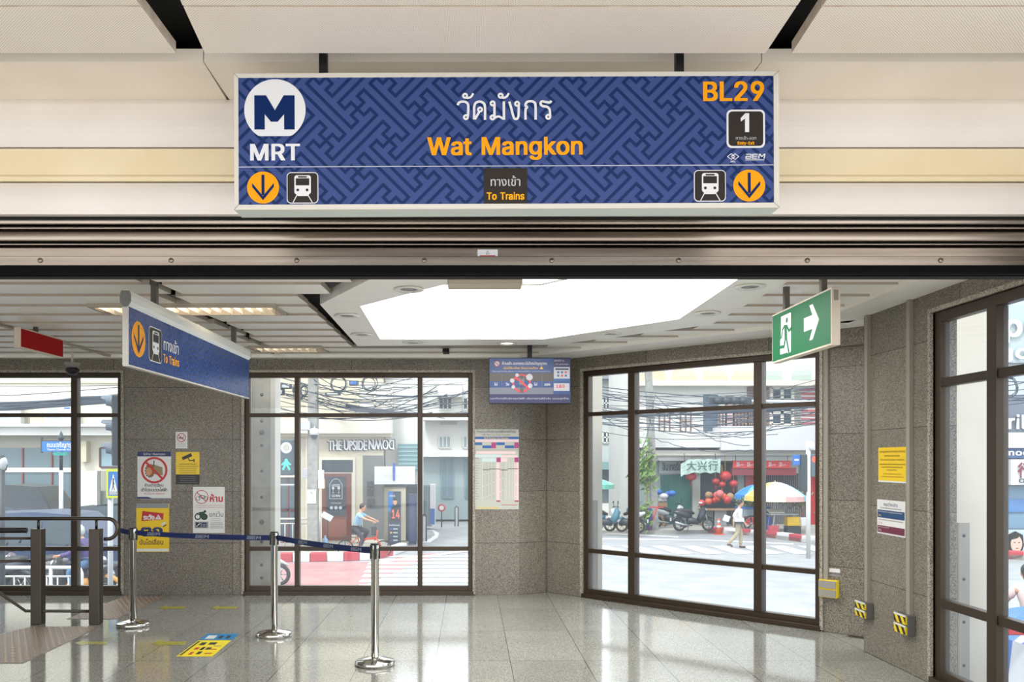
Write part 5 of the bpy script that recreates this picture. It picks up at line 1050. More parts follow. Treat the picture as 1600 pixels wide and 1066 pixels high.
b = MB(); b.add([(-90,-40,G0),(90,-40,G0),(90,120,G0),(-90,120,G0)], [(0,1,2,3)], ASPH); o = b.build('road'); o['kind'] = 'structure'
b = MB(); b.box(-40, 40, -30, 4.4, G0, -.0, noisy('bounce_paving', (.50,.48,.46), (.55,.53,.51), 3, .8)); struct(b.build('bounce_forecourt'))  # unseen ground, made pale to bounce sunlight up onto soffit and fascia
b = MB(); b.prism([(-9,4.4),(9,4.4),(9,5),(3.65,5),(3.65,7.9),(1.1,10.6),(1.1,10.9),(-9,10.9)], G0, -.19, CONC, 'z'); struct(b.build('plinth'))
def ground(name, pix, z, m, z0=None, label=None, cat='road marking', group=None, st=False, proj=None):
    P = [tuple(onz(px, py, z if proj is None else proj).xy) for px, py in pix]; a = sum(P[i-1][0]*P[i][1]-P[i][0]*P[i-1][1] for i in range(len(P)))
    if a < 0: P = P[::-1]
    b = MB(); b.prism(P, z if z0 is None else z0, z+.004 if z0 is None else z, m, 'z'); o = b.build(name)
    if st: struct(o)
    else: tag(o, label, cat, group)
    return o
def ptx(px, py, z=G0): return onz(px, py, z)

# ---- pavements
ground('pavement', [(-900,877),(560,875),(600,871),(640,857),(652,848),(650,812),(640,790),(-900,790)], SW, PAVE, G0, st=True, proj=G0)
ground('pavement', [(925,834.5),(1105,834),(1130,835),(1152,836.5),(1172,838),(1192,840),(1213,842.5),(1232,845),(1252,848),(1282,852),(1310,856),(1350,860),(1400,864),(1460,868),(1520,872),(1560,874),(1700,881),(1700,790),(925,790)], SW, PAVE, G0, st=True, proj=G0)
ground('pavement', [(655,806),(733,800),(800,795),(800,775),(655,775)], SW, PAVE, G0, st=True)
ground('pink_road', [(385,880),(590,878),(640,868),(690,864),(530,930),(300,930)], G0+.003, PINKR, st=True)
# ---- red and white kerbs: every block its own thing
def kerb(pts, first, group, where):
    for i, (p, q) in enumerate(zip(pts, pts[1:])):
        P = onz(p[0], p[1], G0); Q = onz(q[0], q[1], G0); d = (Q-P).normalized(); P = P+d*.01; Q = Q-d*.01; nn = Vector((-d.y, d.x, 0))
        if nn.y < 0: nn = -nn
        red = (i+first) % 2; b = MB(); b.prism([tuple((v).xy) for v in (P, Q, Q+nn*.3, P+nn*.3)], G0, G0+.27, KRED if red else RWH, 'z')
        tag(b.build('kerb_block', bevel=.02), ('%s painted kerb block '+where) % ('red' if red else 'white'), 'kerb', ('red ' if red else 'white ')+group)
kerb([(-60,879.5),(-20,879.5),(30,879.3),(80,879),(130,879),(180,879),(230,879),(280,879),(330,879),(380,879),(405,879),(430,879),(457,878.5),(484,878.5),(511,878),(537,877.5),(562,876.5),(590,874.5),(615,869),(636,861)], 0, 'kerb of the near corner', 'in front of the cream bar building')
kerb([(1105,834),(1130,835),(1152,836.5),(1172,838),(1192,840),(1213,842.5),(1232,845),(1252,848),(1282,852),(1310,856),(1350,860),(1400,864),(1460,868),(1520,872),(1560,874),(1600,876),(1640,879)], 1, 'kerb by the stalls', 'in front of the umbrella stalls and shops')
# ---- markings
for i in range(11):
    ya = 4181/(918-CY)+.0+i*.92; yb_ = ya+.48
    pa = CY+4181/ya; pb = CY+4181/yb_
    if pb < 868: break
    xl = 560+(pa-912)*-.45+ (0 if pa > 880 else 10)
    ground('crossing_stripe', [(xl,pa),(860,pa),(850,pb),(xl+4,pb)], G0+.009, RWH, label='white crossing stripe seen through the central window', group='stripes of the crossing before the central window')
for i in range(9):
    x = 925+i*46; ground('crossing_stripe', [(x,853.5),(x+22,853),(x+70,865),(x+42,866.5)], G0+.009, RWH, label='slanting white crossing stripe beyond the slanted window', group='stripes of the crossing beyond the slanted window')
ground('lane_line', [(930,842.5),(1100,845),(1240,851),(1240,849.6),(1100,843.6),(930,840.8)], G0+.005, RWH, label='long white line across the junction in front of the walking person', cat='road marking')
ground('lane_line', [(940,834),(1060,840),(1060,838.6),(940,832.8)], G0+.005, RWH, label='short white line beside the parked motorcycles', cat='road marking')
ground('lane_line', [(660,848),(672,842),(680,836),(676,830),(668,828),(676,828),(686,833),(684,840),(672,848)], G0+.005, RWH, label='curved white line at the mouth of the side street', cat='road marking')
ground('lane_line', [(590,880),(733,862),(733,859.5),(590,877.6)], G0+.012, RWH, label='white line along the crossing at the corner kerb', cat='road marking')

# ---- helpers for buildings
def bpart(par, name, x0, x1, y0, y1, z0, z1, m, bev=0): b = MB(); b.box(x0, x1, y0, y1, z0, z1, m); return b.build(name, par, bevel=bev)
def pbox(px0, px1, py0, py1, Y): return X_(px0, Y), X_(px1, Y), Z_(py1, Y), Z_(py0, Y)
def ppart(par, name, px0, px1, py0, py1, Y, m, d=.1, out=0.0):
    x0, x1, z0, z1 = pbox(px0, px1, py0, py1, Y); return bpart(par, name, x0, x1, Y-out, Y+d, z0, z1, m)
def pwin(par, px0, px1, py0, py1, Y, nx, nz, fm, gm=None, name='window', w=.06, d=.06):
    x0, x1, z0, z1 = pbox(px0, px1, py0, py1, Y); b = MB()
    for i in range(nx+1): x = x0+(x1-x0)*i/nx; b.box(x-w/2, x+w/2, Y-d, Y, z0, z1, fm)
    for i in range(nz+1): z = z0+(z1-z0)*i/nz; b.box(x0, x1, Y-d, Y, z-w/2, z+w/2, fm)
    f = b.build(name, par)
    b = MB(); b.box(x0, x1, Y-.02, Y-.005, z0, z1, gm or DKGL); b.build('pane', f); return f

# ---- the cream bar building (central window)
YU = 30.6
ub = thing('bar_building', 'cream corner building with THE UPSIDE NMOD letters over a brown door', 'building', (0,0,0))
x0, x1 = X_(330, YU), X_(600, YU)
bpart(ub, 'wall', x0, X_(598, YU), YU, YU+7, SW, 7.5, CREAM)
ppart(ub, 'cornice', 385, 613, 655, 678, YU, CREAM2, .3, .45); ppart(ub, 'cornice', 385, 612, 678, 683, YU, CREAM, .3, .2)
ppart(ub, 'plinth', 385, 600, 843, 850, YU, CREAM2, .1, .05)
b = MB(); xl, zl_ = X_(514, YU), Z_(703.5, YU)
for dy, mm in ((-.10, LTM), (0, DKM)):
    pass
def serif_sign(b, y, m, ox=0, oz=0):
    w1 = X_(577, YU)-X_(514, YU)-.35
    for e in (-.012, .012): b.text('THE UPSIDE', xl+ox+e, zl_+oz, .36, y, m, width=X_(574, YU)-X_(514, YU))
    vs0 = len(b.v)
    for e in (-.012, .012): b.text('DOWN', e, 0, .36, y, m, width=X_(616, YU)-X_(577, YU))
    W = X_(616, YU)-X_(577, YU)
    for i in range(vs0, len(b.v)): v = b.v[i]; b.v[i] = (X_(577, YU)+ox+W-v[0], v[1], zl_+oz+.36-v[2])
serif_sign(b, YU-.14, WCL); serif_sign(b, YU-.07, DKM, -.045, -.03); serif_sign(b, YU-.05, DKM, .03, .03); b.build('name_letters', ub)  # offset dark copies painted in as the shadow and outline of the letters
dr = ppart(ub, 'door_surround', 499, 555, 715, 846, YU, CREAM2, .1, .08)
ppart(ub, 'transom_window', 503, 551, 719, 738, YU-.1, DKGL, .05)
d_ = ppart(ub, 'door', 503, 549, 740, 845, YU-.12, BRD, .1)
x0, x1, z0, z1 = pbox(510, 540, 745, 806, YU-.14)
b = MB(); b.box(x0, x1, YU-.15, YU-.12, z0, z1, DKGL); xm = (x0+x1)/2; yy = YU-.155
b.fline([(xm-.22, z0+.6), (xm-.22, z1-.28), (xm-.12, z1-.12), (xm, z1-.07), (xm+.12, z1-.12), (xm+.22, z1-.28), (xm+.22, z0+.6), (xm-.22, z0+.6)], .018, yy, LTM)
bold(b, 'UPSIDE', xm, z1-.36, .09, yy, LTM, width=.3, align='c'); bold(b, 'DOWN', xm, z0+.66, .09, yy, LTM, width=.3, align='c')
for dx in (-.1, .1): b.fdisc(xm+dx, z0+.98, .05, yy, LTM, 12); b.fline([(xm+dx, z0+.95), (xm+dx, z0+.82)], .015, yy, LTM); b.frect(xm+dx-.04, z0+.8, xm+dx+.04, z0+.815, yy, LTM)
b.text('COCKTAILS BAR', xm, z0+.42, .06, yy, LTM, width=.36, align='c')
for dx in (-.16, 0, .16): b.fdisc(xm+dx, z0+.28, .06, yy, LTM, 14)
b.build('door_window', d_)
x0, x1, z0, z1 = pbox(509, 541, 812, 840, YU-.14); b = MB(); b.box(x0, x1, YU-.145, YU-.12, z0, z1, BRD2); b.build('door_panel', d_)
pwin(ub, 425, 463, 746, 848, YU-.02, 3, 2, S('maroon_frame', 120, 62, 70), S('shop_glass', 96, 112, 124, .15)); ppart(ub, 'sill', 420, 466, 740, 746, YU, CREAM2, .1, .2)
ppart(ub, 'downpipe', 478.5, 480.5, 683, 845, YU, CREAM2, .0, .1)
pwin(ub, 560, 612, 600, 652, YU-.02, 2, 6, CREAM2, WHW)
ppart(ub, 'alcove', 567, 600, 712, 845, YU-.03, S('alcove_grey', 122, 124, 124, .8), .02)
for z, w in ((752, 9), (765, 9), (780, 11)): ppart(ub, 'wall_box', 574, 574+w, z, z+9, YU-.05, DKM, .05, .1)
# ---- side street shop front
sb_ = thing('corner_shop', 'narrow shop front with teal awning shutters and a cream door beside the bar', 'building', (0,0,0)); YK = 31.2
ppart(sb_, 'wall', 602, 652, 560, 845, YK, WHW, 4)
ppart(sb_, 'awning_shutter', 622, 657, 694, 736, YK-.3, S('teal_awning', 110, 150, 156, .6), .1, .1)
for i in range(6): ppart(sb_, 'awning_slat', 622, 657, 698+i*6.5, 700.5+i*6.5, YK-.42, S('teal_awning_light', 140, 178, 182, .6), .03)
dd = ppart(sb_, 'door', 598, 634, 760, 845, YK-.15, CREAM, .1); ppart(sb_, 'door_frame', 596, 637, 757, 761, YK-.2, DKM, .1)
ppart(sb_, 'shop_window', 634, 652, 757, 845, YK-.1, DKGL, .05)
bpart(sb_, 'parapet', X_(600,YK), X_(652,YK), YK-.1, YK+.2, Z_(580,YK), Z_(570,YK), WHW)
t = thing('shop_sign', 'white box sign with a blue exclamation mark over the cream door', 'sign', (X_(585, 30), 30, Z_(757, 30)))
w = X_(648, 30)-X_(585, 30); h = 28*30/FOC; b = MB(); b.box(0, w, 0, .2, 0, h, WHW); b.text('ปีนังบะกุ๊ดเต๋', w*.25, h*.35, .12, -.003, TGREY, width=w*.5); b.flat([(w*.45, h*.7), (w*.52, h*.7), (w*.5, h*1.15), (w*.46, h*1.15)], -.006, BLUEP); b.build('sign_box', t)
b = MB(); b.box(w*.46, w*.51, -.03, .0, h*.2, h*1.2, S('sign_post_blue', 40, 90, 190)); b.build('blue_stripe', t)
t = thing('banner_stand', 'tall dark roll-up banner with a player in shirt number 14', 'banner', (X_(606, 29.6), 29.6, SW))
w = 20.5*29.6/FOC; h = Z_(768, 29.6)-SW; b = MB(); b.box(0, w, 0, .03, .03, h, S('banner_navy', 50, 62, 84, .6)); f = .002
b.frect(0, h*.62, w*.4, h, -.002, S('banner_blue', 24, 110, 180, .6)); b.text('think', w*.12, h*.9, .08, -.004, WCL, width=w*.45)
b.fdisc(w*.55, h*.80, .07, -.004, SKIN, 14, .1); b.fdisc(w*.55, h*.855, .075, -.005, HAIR, 12, .05)
b.flat([(w*.2, h*.44), (w*.95, h*.44), (w*.98, h*.62), (w*.85, h*.72), (w*.3, h*.72), (w*.18, h*.6)], -.004, S('shirt_black', 34, 36, 44)); bold(b, '14', w*.6, h*.50, .3, -.006, S('shirt_number', 240, 110, 96), width=w*.62, align='c')
b.text('hellooo', w*.5, h*.36, .07, -.004, WCL, width=w*.8, align='c'); lines(b, lambda x, z: (x, z), w*.4, w*.9, 0, 0, 0, .05, WCL, -.004, 1)
for i in range(4): b.frect(w*.18, h*(.08+.07*i), w*.3, h*(.11+.07*i), -.004, BLUEP if i == 3 else YELP if i == 2 else PCL); b.frect(w*.4, h*(.085+.07*i), w*.75, h*(.105+.07*i), -.004, LTM)
b.build('banner_sheet', t); b = MB(); b.box(-.02, w+.02, -.05, .1, 0, .04, DKM); b.build('base', t)
b = MB(); b.box(X_(638,29.9), X_(650,29.9), 29.9, 30.4, SW, Z_(772,29.9), S('navy_cabinet', 44, 56, 92, .5)); b.box(X_(639.5,29.9), X_(648.5,29.9), 29.88, 29.9, SW+.1, Z_(775,29.9), S('navy_face', 56, 70, 108, .4)); tag(b.build('cabinet', bevel=.02), 'tall dark navy cabinet to the right of the cream door', 'cabinet')
# menu stand, bottle
t = thing('menu_stand', 'menu lectern with a tilted white card before the brown bar door', 'menu stand', (X_(512, 29.3), 29.3, SW))
b = MB(); b.cyl((0,0,.02), (0,0,.95), .02, DKM, 8); b.build('pole', t); b = MB(); b.lathe([(.16,0),(.16,.02),(0,.03)], DKM, 16); b.build('base', t)
b = MB(); b.box(-.22, .16, -.02, .02, -.12, .12, WCL, Matrix.Translation((0,0,1.0)) @ Matrix.Rotation(R(28), 4, 'Y') @ Matrix.Rotation(R(-40), 4, 'X')); b.build('menu_card', t)
t = thing('water_bottle', 'large clear blue water bottle on the pavement by the bar door', 'bottle', (X_(508, 29.0), 29.0, SW))
b = MB(); b.lathe([(.09,0),(.1,.02),(.1,.26),(.04,.33),(.03,.36)], S('bottle_blue', 150,190,226,.15), 16); b.build('bottle_body', t); b = MB(); b.lathe([(.035,.36),(.035,.39),(0,.395)], WCL, 12); b.build('cap', t)
# barrier railing
t = thing('street_barrier', 'white tubular pedestrian barrier behind the walk signal', 'barrier', (X_(424, 28.9), 28.9, SW)); kx = 28.9/FOC
b = MB(); w = 76*kx; z1 = Z_(811, 28.9)-SW; b.tube([(-1.2,0,z1),(w-.12,0,z1),(w-.03,0,z1-.03),(w,0,z1-.12),(w,0,0)], .03, WHW, 8); b.build('frame', t)
b = MB(); b.cyl((-1.2,0,z1-.16), (w-.15,0,z1-.16), .022, WHW, 8); b.build('rail', t)
for i in range(11): b = MB(); b.cyl((-1.1+i*.26,0,0), (-1.1+i*.26,0,z1-.16), .016 if i % 4 else .03, WHW, 6); b.build('bar', t)
# utility pole with cameras and number plate
def upole(label, px, Y, w0, w1, zt, lean=0, base=SW, name='utility_pole'):
    t = thing(name, label, 'pole', (X_(px, Y), Y, base)); b = MB(); b.prism([(-w0/2,-w0/2),(w0/2,-w0/2),(w0/2,w0/2),(-w0/2,w0/2)], 0, 0, CONC2, 'z'); b = MB()
    vs = [(sx*w0/2, sy*w0/2, 0) for sx, sy in ((-1,-1),(1,-1),(1,1),(-1,1))]+[(sx*w1/2+lean, sy*w1/2, zt-base) for sx, sy in ((-1,-1),(1,-1),(1,1),(-1,1))]
    b.add(vs, [(0,3,2,1),(4,5,6,7)]+[(i,(i+1)%4,(i+1)%4+4,i+4) for i in range(4)], CONC2); b.build('shaft', t, bevel=.02); return t
up = upole('tall concrete utility pole with number plate, between the walk signal and the bar door', 489.5, 28.3, .34, .28, 6.5)
kx = 28.3/FOC
b = MB(); b.box(-.16, .12, -.19, -.17, 1.52, 1.98, WCL); b.text('N', -.06, 1.83, .08, -.192, DKM); b.text('127', -.11, 1.62, .1, -.192, TGREY); b.build('number_plate', up)
for px, z, m_ in ((478, 2.35, WCL), (501, 2.3, WCL), (502, 2.0, CREAM2)): b = MB(); x = (px-489.5)*kx; b.box(x-.1, x+.1, -.1, .12, z, z+.32, m_); b.build('junction_box', up, bevel=.02)
cm = thing('street_camera', 'white dome street camera on the concrete pole above the bar door', 'camera', (X_(491, 28.0), 28.0, Z_(686, 28.0)))
b = MB(); b.lathe([(.09,.12),(.15,.14),(.15,.3),(.1,.34),(.0,.34)], WCL, 20); b.build('housing', cm); b = MB(); b.ball((0,0,.12), .12, DKM, 16, 8); b.build('dome', cm); b = MB(); b.cyl((0,0,.34), (0,.14,.42), .03, LTM, 8); b.build('arm', cm)
b = MB(); b.box(-.16, .16, -.12, .1, 0, .3, LTM); tag(b.build('street_camera', loc=(X_(478, 28.1), 28.05, Z_(673, 28.1)), bevel=.03), 'white box camera left of the dome camera on the pole', 'camera')
# walk signal
t = thing('walk_signal', 'pedestrian signal showing a green walking figure on a pale post', 'traffic light', (X_(433.5, 27.6), 27.6, SW)); kx = 27.6/FOC
b = MB(); b.cyl((0,0,0), (0,0,2.55), .07, LTM, 14); b.cyl((0,0,2.55), (0,0,6), .045, S('post_grey_blue',150,160,168), 14); b.build('pole', t)
zb0 = Z_(743, 27.6)-SW; h = 56*kx; b = MB(); b.box(5*kx, 26*kx, -.12, .12, zb0, zb0+h, S('signal_case', 52, 72, 84, .5)); b.box(-8*kx, -2*kx, -.1, .1, zb0-.1, zb0+h*.65, S('signal_side', 86, 110, 122, .5)); hd = b.build('housing', t, bevel=.03)
xc = 15*kx; b = MB(); b.fring(xc, zb0+h*.77, .11, .18, -.125, LTM, 24); b.fdisc(xc, zb0+h*.77, .12, -.123, GREY_P, 24); b.build('red_lamp', t)
b = MB(); zc = zb0+h*.31; b.fdisc(xc, zc+.13, .045, -.125, GREENS, 12); b.flat([(xc-.07, zc-.02), (xc+.07, zc-.02), (xc+.05, zc+.09), (xc-.05, zc+.09)], -.125, GREENS)
for s in (-1, 1): b.fline([(xc+s*.05, zc+.07), (xc+s*.13, zc-.01)], .045, -.126, GREENS); b.fline([(xc+s*.03, zc-.02), (xc+s*.1, zc-.16)], .055, -.127, GREENS)
b.build('green_figure', t)
b = MB(); b.box(4*kx, 26*kx, -.06, .06, zb0-.32, zb0-.28, LTM); b.build('bracket', t)
# near concrete column outside the central window
YC = 11.3; t = thing('outer_column', 'rough concrete column with bolt holes close behind the central window', 'column', (X_(409, YC), YC, G0)); kx = YC/FOC
b = MB(); b.box(-15*kx, 14*kx, 0, .3, 0, 6, CONC); b.build('shaft', t); b = MB(); b.box(-22*kx, -15*kx, -.01, .32, 0, 6, WCOL); b.build('side_strip', t); b = MB(); b.box(14*kx, 21*kx, -.01, .32, 0, 6, WCOL); b.build('side_strip', t)
for py in (617, 658, 676, 696, 736, 777, 816, 847, 883, 903):
    b = MB(); r_ = .022 if py not in (676, 816) else .035; b.lathe([(0,-.002),(r_,-.002),(r_,.0),(0,0)], S('hole_dark', 62,58,52), 12, Matrix.Translation((0, -.001, Z_(py, YC)-G0)) @ Matrix.Rotation(R(90), 4, 'X')); b.build('bolt_hole', t)
# ---- far side of the side street
YG = 43.0; t = thing('grey_building', 'pale grey-blue building with tall shuttered windows at the end of the side street', 'building', (0,0,0))
ppart(t, 'wall', 652, 860, 710, 812, YG, TEALW, 8); ppart(t, 'upper_wall', 664, 860, 520, 712, YG, WHW, 8); ppart(t, 'cornice', 655, 860, 704, 714, YG, WHW, .3, .6)
for a, c in ((690,708),(727,748),(760,778)): pwin(t, a, c, 718, 778, YG-.02, 2, 1, S('shutter_blue',120,150,160), S('shutter_pane',104,136,150,.4))
for a in (686, 724, 760): pwin(t, a, a+18, 682, 700, YG-.02, 3, 1, WHW, TEALW); pwin(t, a, a+20, 622, 640, YG-.02, 3, 2, WHW, DKGL)
ppart(t, 'ledge', 660, 860, 652, 658, YG, WHW, .3, .9); ppart(t, 'balcony', 684, 722, 600, 622, YG, WHW, .3, 1.0); ppart(t, 'vent', 688, 714, 658, 664, YG, GREY_P, .0, .05)
t = thing('tall_building', 'white and grey high buildings glimpsed behind the overhead cables', 'building', (0,0,0)); YH2 = 52
ppart(t, 'tower', 590, 664, 470, 760, YH2, WHW, 5); ppart(t, 'column', 597, 610, 470, 650, YH2, S('tower_grey',190,184,180), .1, .4); ppart(t, 'column', 643, 650, 470, 700, YH2, S('tower_brown',206,190,180), .1, .4)
for i in range(8): ppart(t, 'floor_band', 612, 640, 585+i*14, 588+i*14, YH2, GREY_P, .1, .1)
b = MB(); Yb = 38.0; b.box(X_(655,Yb), X_(675,Yb), Yb, Yb+.8, SW, Z_(758,Yb), S('kiosk_grey',120,140,150,.5)); kf = b.build('vending_kiosk', bevel=.03); tag(kf, 'grey and white vending kiosk with a blue lower panel at the side street', 'kiosk')
bpart(kf, 'front_panel', X_(672,Yb), X_(680,Yb), Yb-.05, Yb+.6, SW+.05, Z_(757,Yb), WCL); bpart(kf, 'blue_panel', X_(672.5,Yb), X_(679.5,Yb), Yb-.08, Yb-.05, SW+.1, Z_(795,Yb), BLUEP)
def bollard(px, Y, label, h=.9):
    t = thing('bollard', label, 'bollard', (X_(px, Y), Y, SW)); b = MB(); b.tube([(-.07,0,0),(-.07,0,h-.06),(0,0,h),(.07,0,h-.06),(.07,0,0)], .025, DKM, 8); b.build('hoop', t); b = MB(); b.box(-.05,.05,-.01,.01,.1,h-.1, LTM); b.build('infill', t)
bollard(713.5, 38, 'dark hoop bollard at the grey-blue wall'); bollard(663, 31, 'dark hoop bollard at the corner of the side street', 1.0)
t = thing('stop_sign', 'small round red sign on a short dark stand in the side street', 'sign', (X_(690, 37.5), 37.5, SW)); b = MB(); b.cyl((0,0,0), (0,0,.7), .03, DKM, 8); b.build('stand', t)
b = MB(); b.lathe([(0,0),(.17,0),(.17,.02),(0,.02)], REDP, 20, Matrix.Translation((0,0,.85)) @ Matrix.Rotation(R(90),4,'X')); b.fdisc(0,.85,.1,-.025,WCL,16); b.build('sign_disc', t)
# ================================================================== people
def skin_mesh(name, V, E, m, parent, sub=1):
    """V = [(x, y, z, radius)], E = edges; grown into one smooth surface, root at vertex 0"""
    me = bpy.data.meshes.new(name); me.from_pydata([v[:3] for v in V], E, []); me.materials.append(m)
    o = bpy.data.objects.new(name, me); C.objects.link(o); o.parent = parent
    md = o.modifiers.new('skin', 'SKIN'); md.use_smooth_shade = True
    sv = me.skin_vertices[0].data
    for i, v in enumerate(V): sv[i].radius = (v[3], v[3]) if len(v) == 4 else (v[3], v[4])
    sv[0].use_root = True
    s = o.modifiers.new('sub', 'SUBSURF'); s.levels = sub; s.render_levels = sub
    return o
def hand(V, E, wrist, d, side):
    """palm and five bent fingers from a wrist index along direction d"""
    d = Vector(d).normalized(); s = Vector(side).normalized(); w = Vector(V[wrist][:3]); n = d.cross(s)
    V.append((*(w+d*.05), .022)); p = len(V)-1; E.append((wrist, p))
    for k, L in ((-1.5,.066),(-.5,.078),(.5,.074),(1.5,.058)):
        a = w+d*.085+s*k*.018; c = a+d*L*.5+n*.012; e = a+d*L*.85+n*.035; i = len(V); V += [(*a,.0095),(*c,.0085),(*e,.0075)]; E += [(p,i),(i,i+1),(i+1,i+2)]
    a = w+d*.045-s*.036; c = a+d*.035-s*.014+n*.012; i = len(V); V += [(*a,.011),(*c,.009)]; E += [(p,i),(i,i+1)]
def person(label, loc, rz, J, shirt, pants, shoes, name='person', cat='person', long_sleeve=True, helmet=None, hair=HAIR, fem=False, shorts=False):
    """J: joints in a frame where the figure faces +x; pelvis, chest, neck, head, then elbow/wrist/knee/ankle/toe left and right"""
    t = thing(name, label, cat, loc, rz); j = {k: Vector(v) for k, v in J.items() if isinstance(v, tuple)}
    pel, che, nec, hea = j['pelvis'], j['chest'], j['neck'], j['head']; s = Vector((0, 1, 0)); sw = .19; hw = .09
    V = [(*pel,.10,.12), (*(pel.lerp(che,.5)),.09,.10), (*che,.10,.12), (*nec,.055), (*(nec.lerp(hea,.55)),.05)]; E = [(0,1),(1,2),(2,3),(3,4)]
    Vs = [(*pel,.14,.165), (*(pel.lerp(che,.5)),.13,.155), (*che,.142,.175), (*(che.lerp(nec,.75)),.075)]; Es = [(0,1),(1,2),(2,3)]
    Vp = [(*pel,.145,.165)]; Ep = []
    for sd, k in (('l', 1), ('r', -1)):
        sh_ = che.lerp(nec,.45)+s*k*sw; i = len(V); V += [(*sh_,.062), (*j['elb_'+sd],.043), (*j['wri_'+sd],.028)]; E += [(2,i),(i,i+1),(i+1,i+2)]
        hand(V, E, i+2, j['wri_'+sd]-j['elb_'+sd], (0,0,1) if abs((j['wri_'+sd]-j['elb_'+sd]).normalized().z) < .7 else (1,0,0))
        hp = pel+s*k*hw+Vector((0,0,-.04)); i = len(V); V += [(*hp,.095), (*j['kne_'+sd],.062), (*j['ank_'+sd],.04), (*j['toe_'+sd],.03)]; E += [(0,i),(i,i+1),(i+1,i+2),(i+2,i+3)]
        i = len(Vs); e_ = j['elb_'+sd]; w_ = j['wri_'+sd]
        if long_sleeve: Vs += [(*sh_,.074), (*e_,.056), (*(e_.lerp(w_,.93)),.042)]; Es += [(2,i),(i,i+1),(i+1,i+2)]
        else: Vs += [(*sh_,.076), (*(sh_.lerp(e_,.8)),.064)]; Es += [(2,i),(i,i+1)]
        i = len(Vp); kn = j['kne_'+sd]; an = j['ank_'+sd]; Vp += [(*hp,.108), (*kn,.078), (*(kn.lerp(an,.12 if shorts else .94)),.07 if shorts else .062)]; Ep += [(0,i),(i,i+1),(i+1,i+2)]
    skin_mesh('body', V, E, SKIN, t); skin_mesh('shirt', Vs, Es, shirt, t); skin_mesh('trousers', Vp, Ep, pants, t)
    for sd in 'lr':
        a, c = j['ank_'+sd], j['toe_'+sd]; dd = (c-a); dd.z = 0; dd.normalize(); skin_mesh('shoe', [(*(a+Vector((0,0,-.03))-dd*.05),.046,.045), (*(a+dd*.06+Vector((0,0,-.035))),.045,.04), (*(c+dd*.03),.036,.034)], [(0,1),(1,2)], shoes, t)
    f = Vector((1,0,0)); yaw = J.get('yaw', 0); Mh = Matrix.Translation(hea) @ Matrix.Rotation(R(yaw), 4, 'Z') @ Matrix.Rotation(R(J.get('nod', 0)), 4, 'Y')
    b = MB(); b.ball((0,0,0), (.095,.076,.118), SKIN, 18, 12); b.ball((.02,0,-.055), (.068,.058,.066), SKIN, 14, 8); b.ball((.1,0,-.012), (.018,.013,.026), SKIN, 8, 6)
    for k in (-1, 1): b.ball((0,k*.078,-.01), (.018,.01,.03), SKIN, 8, 6); b.ball((.084,k*.03,.018), (.010,.013,.007), HAIR, 8, 5)
    b.ball((.084,0,-.055), (.010,.024,.007), S('lips',170,90,84,.5), 8, 5); b.build('head', t, M=Mh)
    if helmet:
        b = MB(); b.ball((-.005,0,.02), (.14,.125,.15), helmet, 20, 12); b.build('helmet', t, M=Mh); b = MB(); b.ball((.03,0,.01), (.118,.112,.07), DKGL, 18, 8); b.build('visor', t, M=Mh)
    else:
        b = MB(); b.ball((-.022,0,.028), (.098,.086,.108), hair, 18, 10)
        if fem: b.ball((-.07,0,-.05), (.06,.075,.12), hair, 14, 8)
        b.build('hair', t, M=Mh)
    return t
Ym = 30.1; SEND = Vector((X_(1153, Ym), Ym, G0))
wm = person('person in a white long-sleeved top and beige trousers crossing the road', SEND, R(-8), dict(
    pelvis=(0,0,.93), chest=(.03,0,1.27), neck=(.05,0,1.43), head=(.09,0,1.57), elb_l=(-.10,.26,1.13), wri_l=(-.02,.28,.90), elb_r=(.02,-.26,1.12), wri_r=(.18,-.27,.92),
    kne_l=(.12,.10,.50), ank_l=(.10,.10,.08), toe_l=(.26,.10,.04), kne_r=(-.04,-.10,.52), ank_r=(-.34,-.10,.17), toe_r=(-.22,-.10,.05), nod=8), WCL, KHAKI, DKM)
b = MB(); b.box(-.16,.16,-.05,.05,-.1,.1, WCL); b.box(-.165,.165,-.055,.055,-.1,-.02, DKM); bg = b.build('waist_bag', loc=SEND+Vector((-.03,-.25,.98)), bevel=.02); tag(bg, 'small white and black waist bag worn by the person in white', 'bag')
b = MB(); b.box(-.11,.11,-.01,.01,-.1,.12, WCL); tag(b.build('paper_bag', loc=SEND+Vector((-.32,.28,1.02)), rot=(0,R(20),0)), 'white paper held low behind the person in white', 'paper')

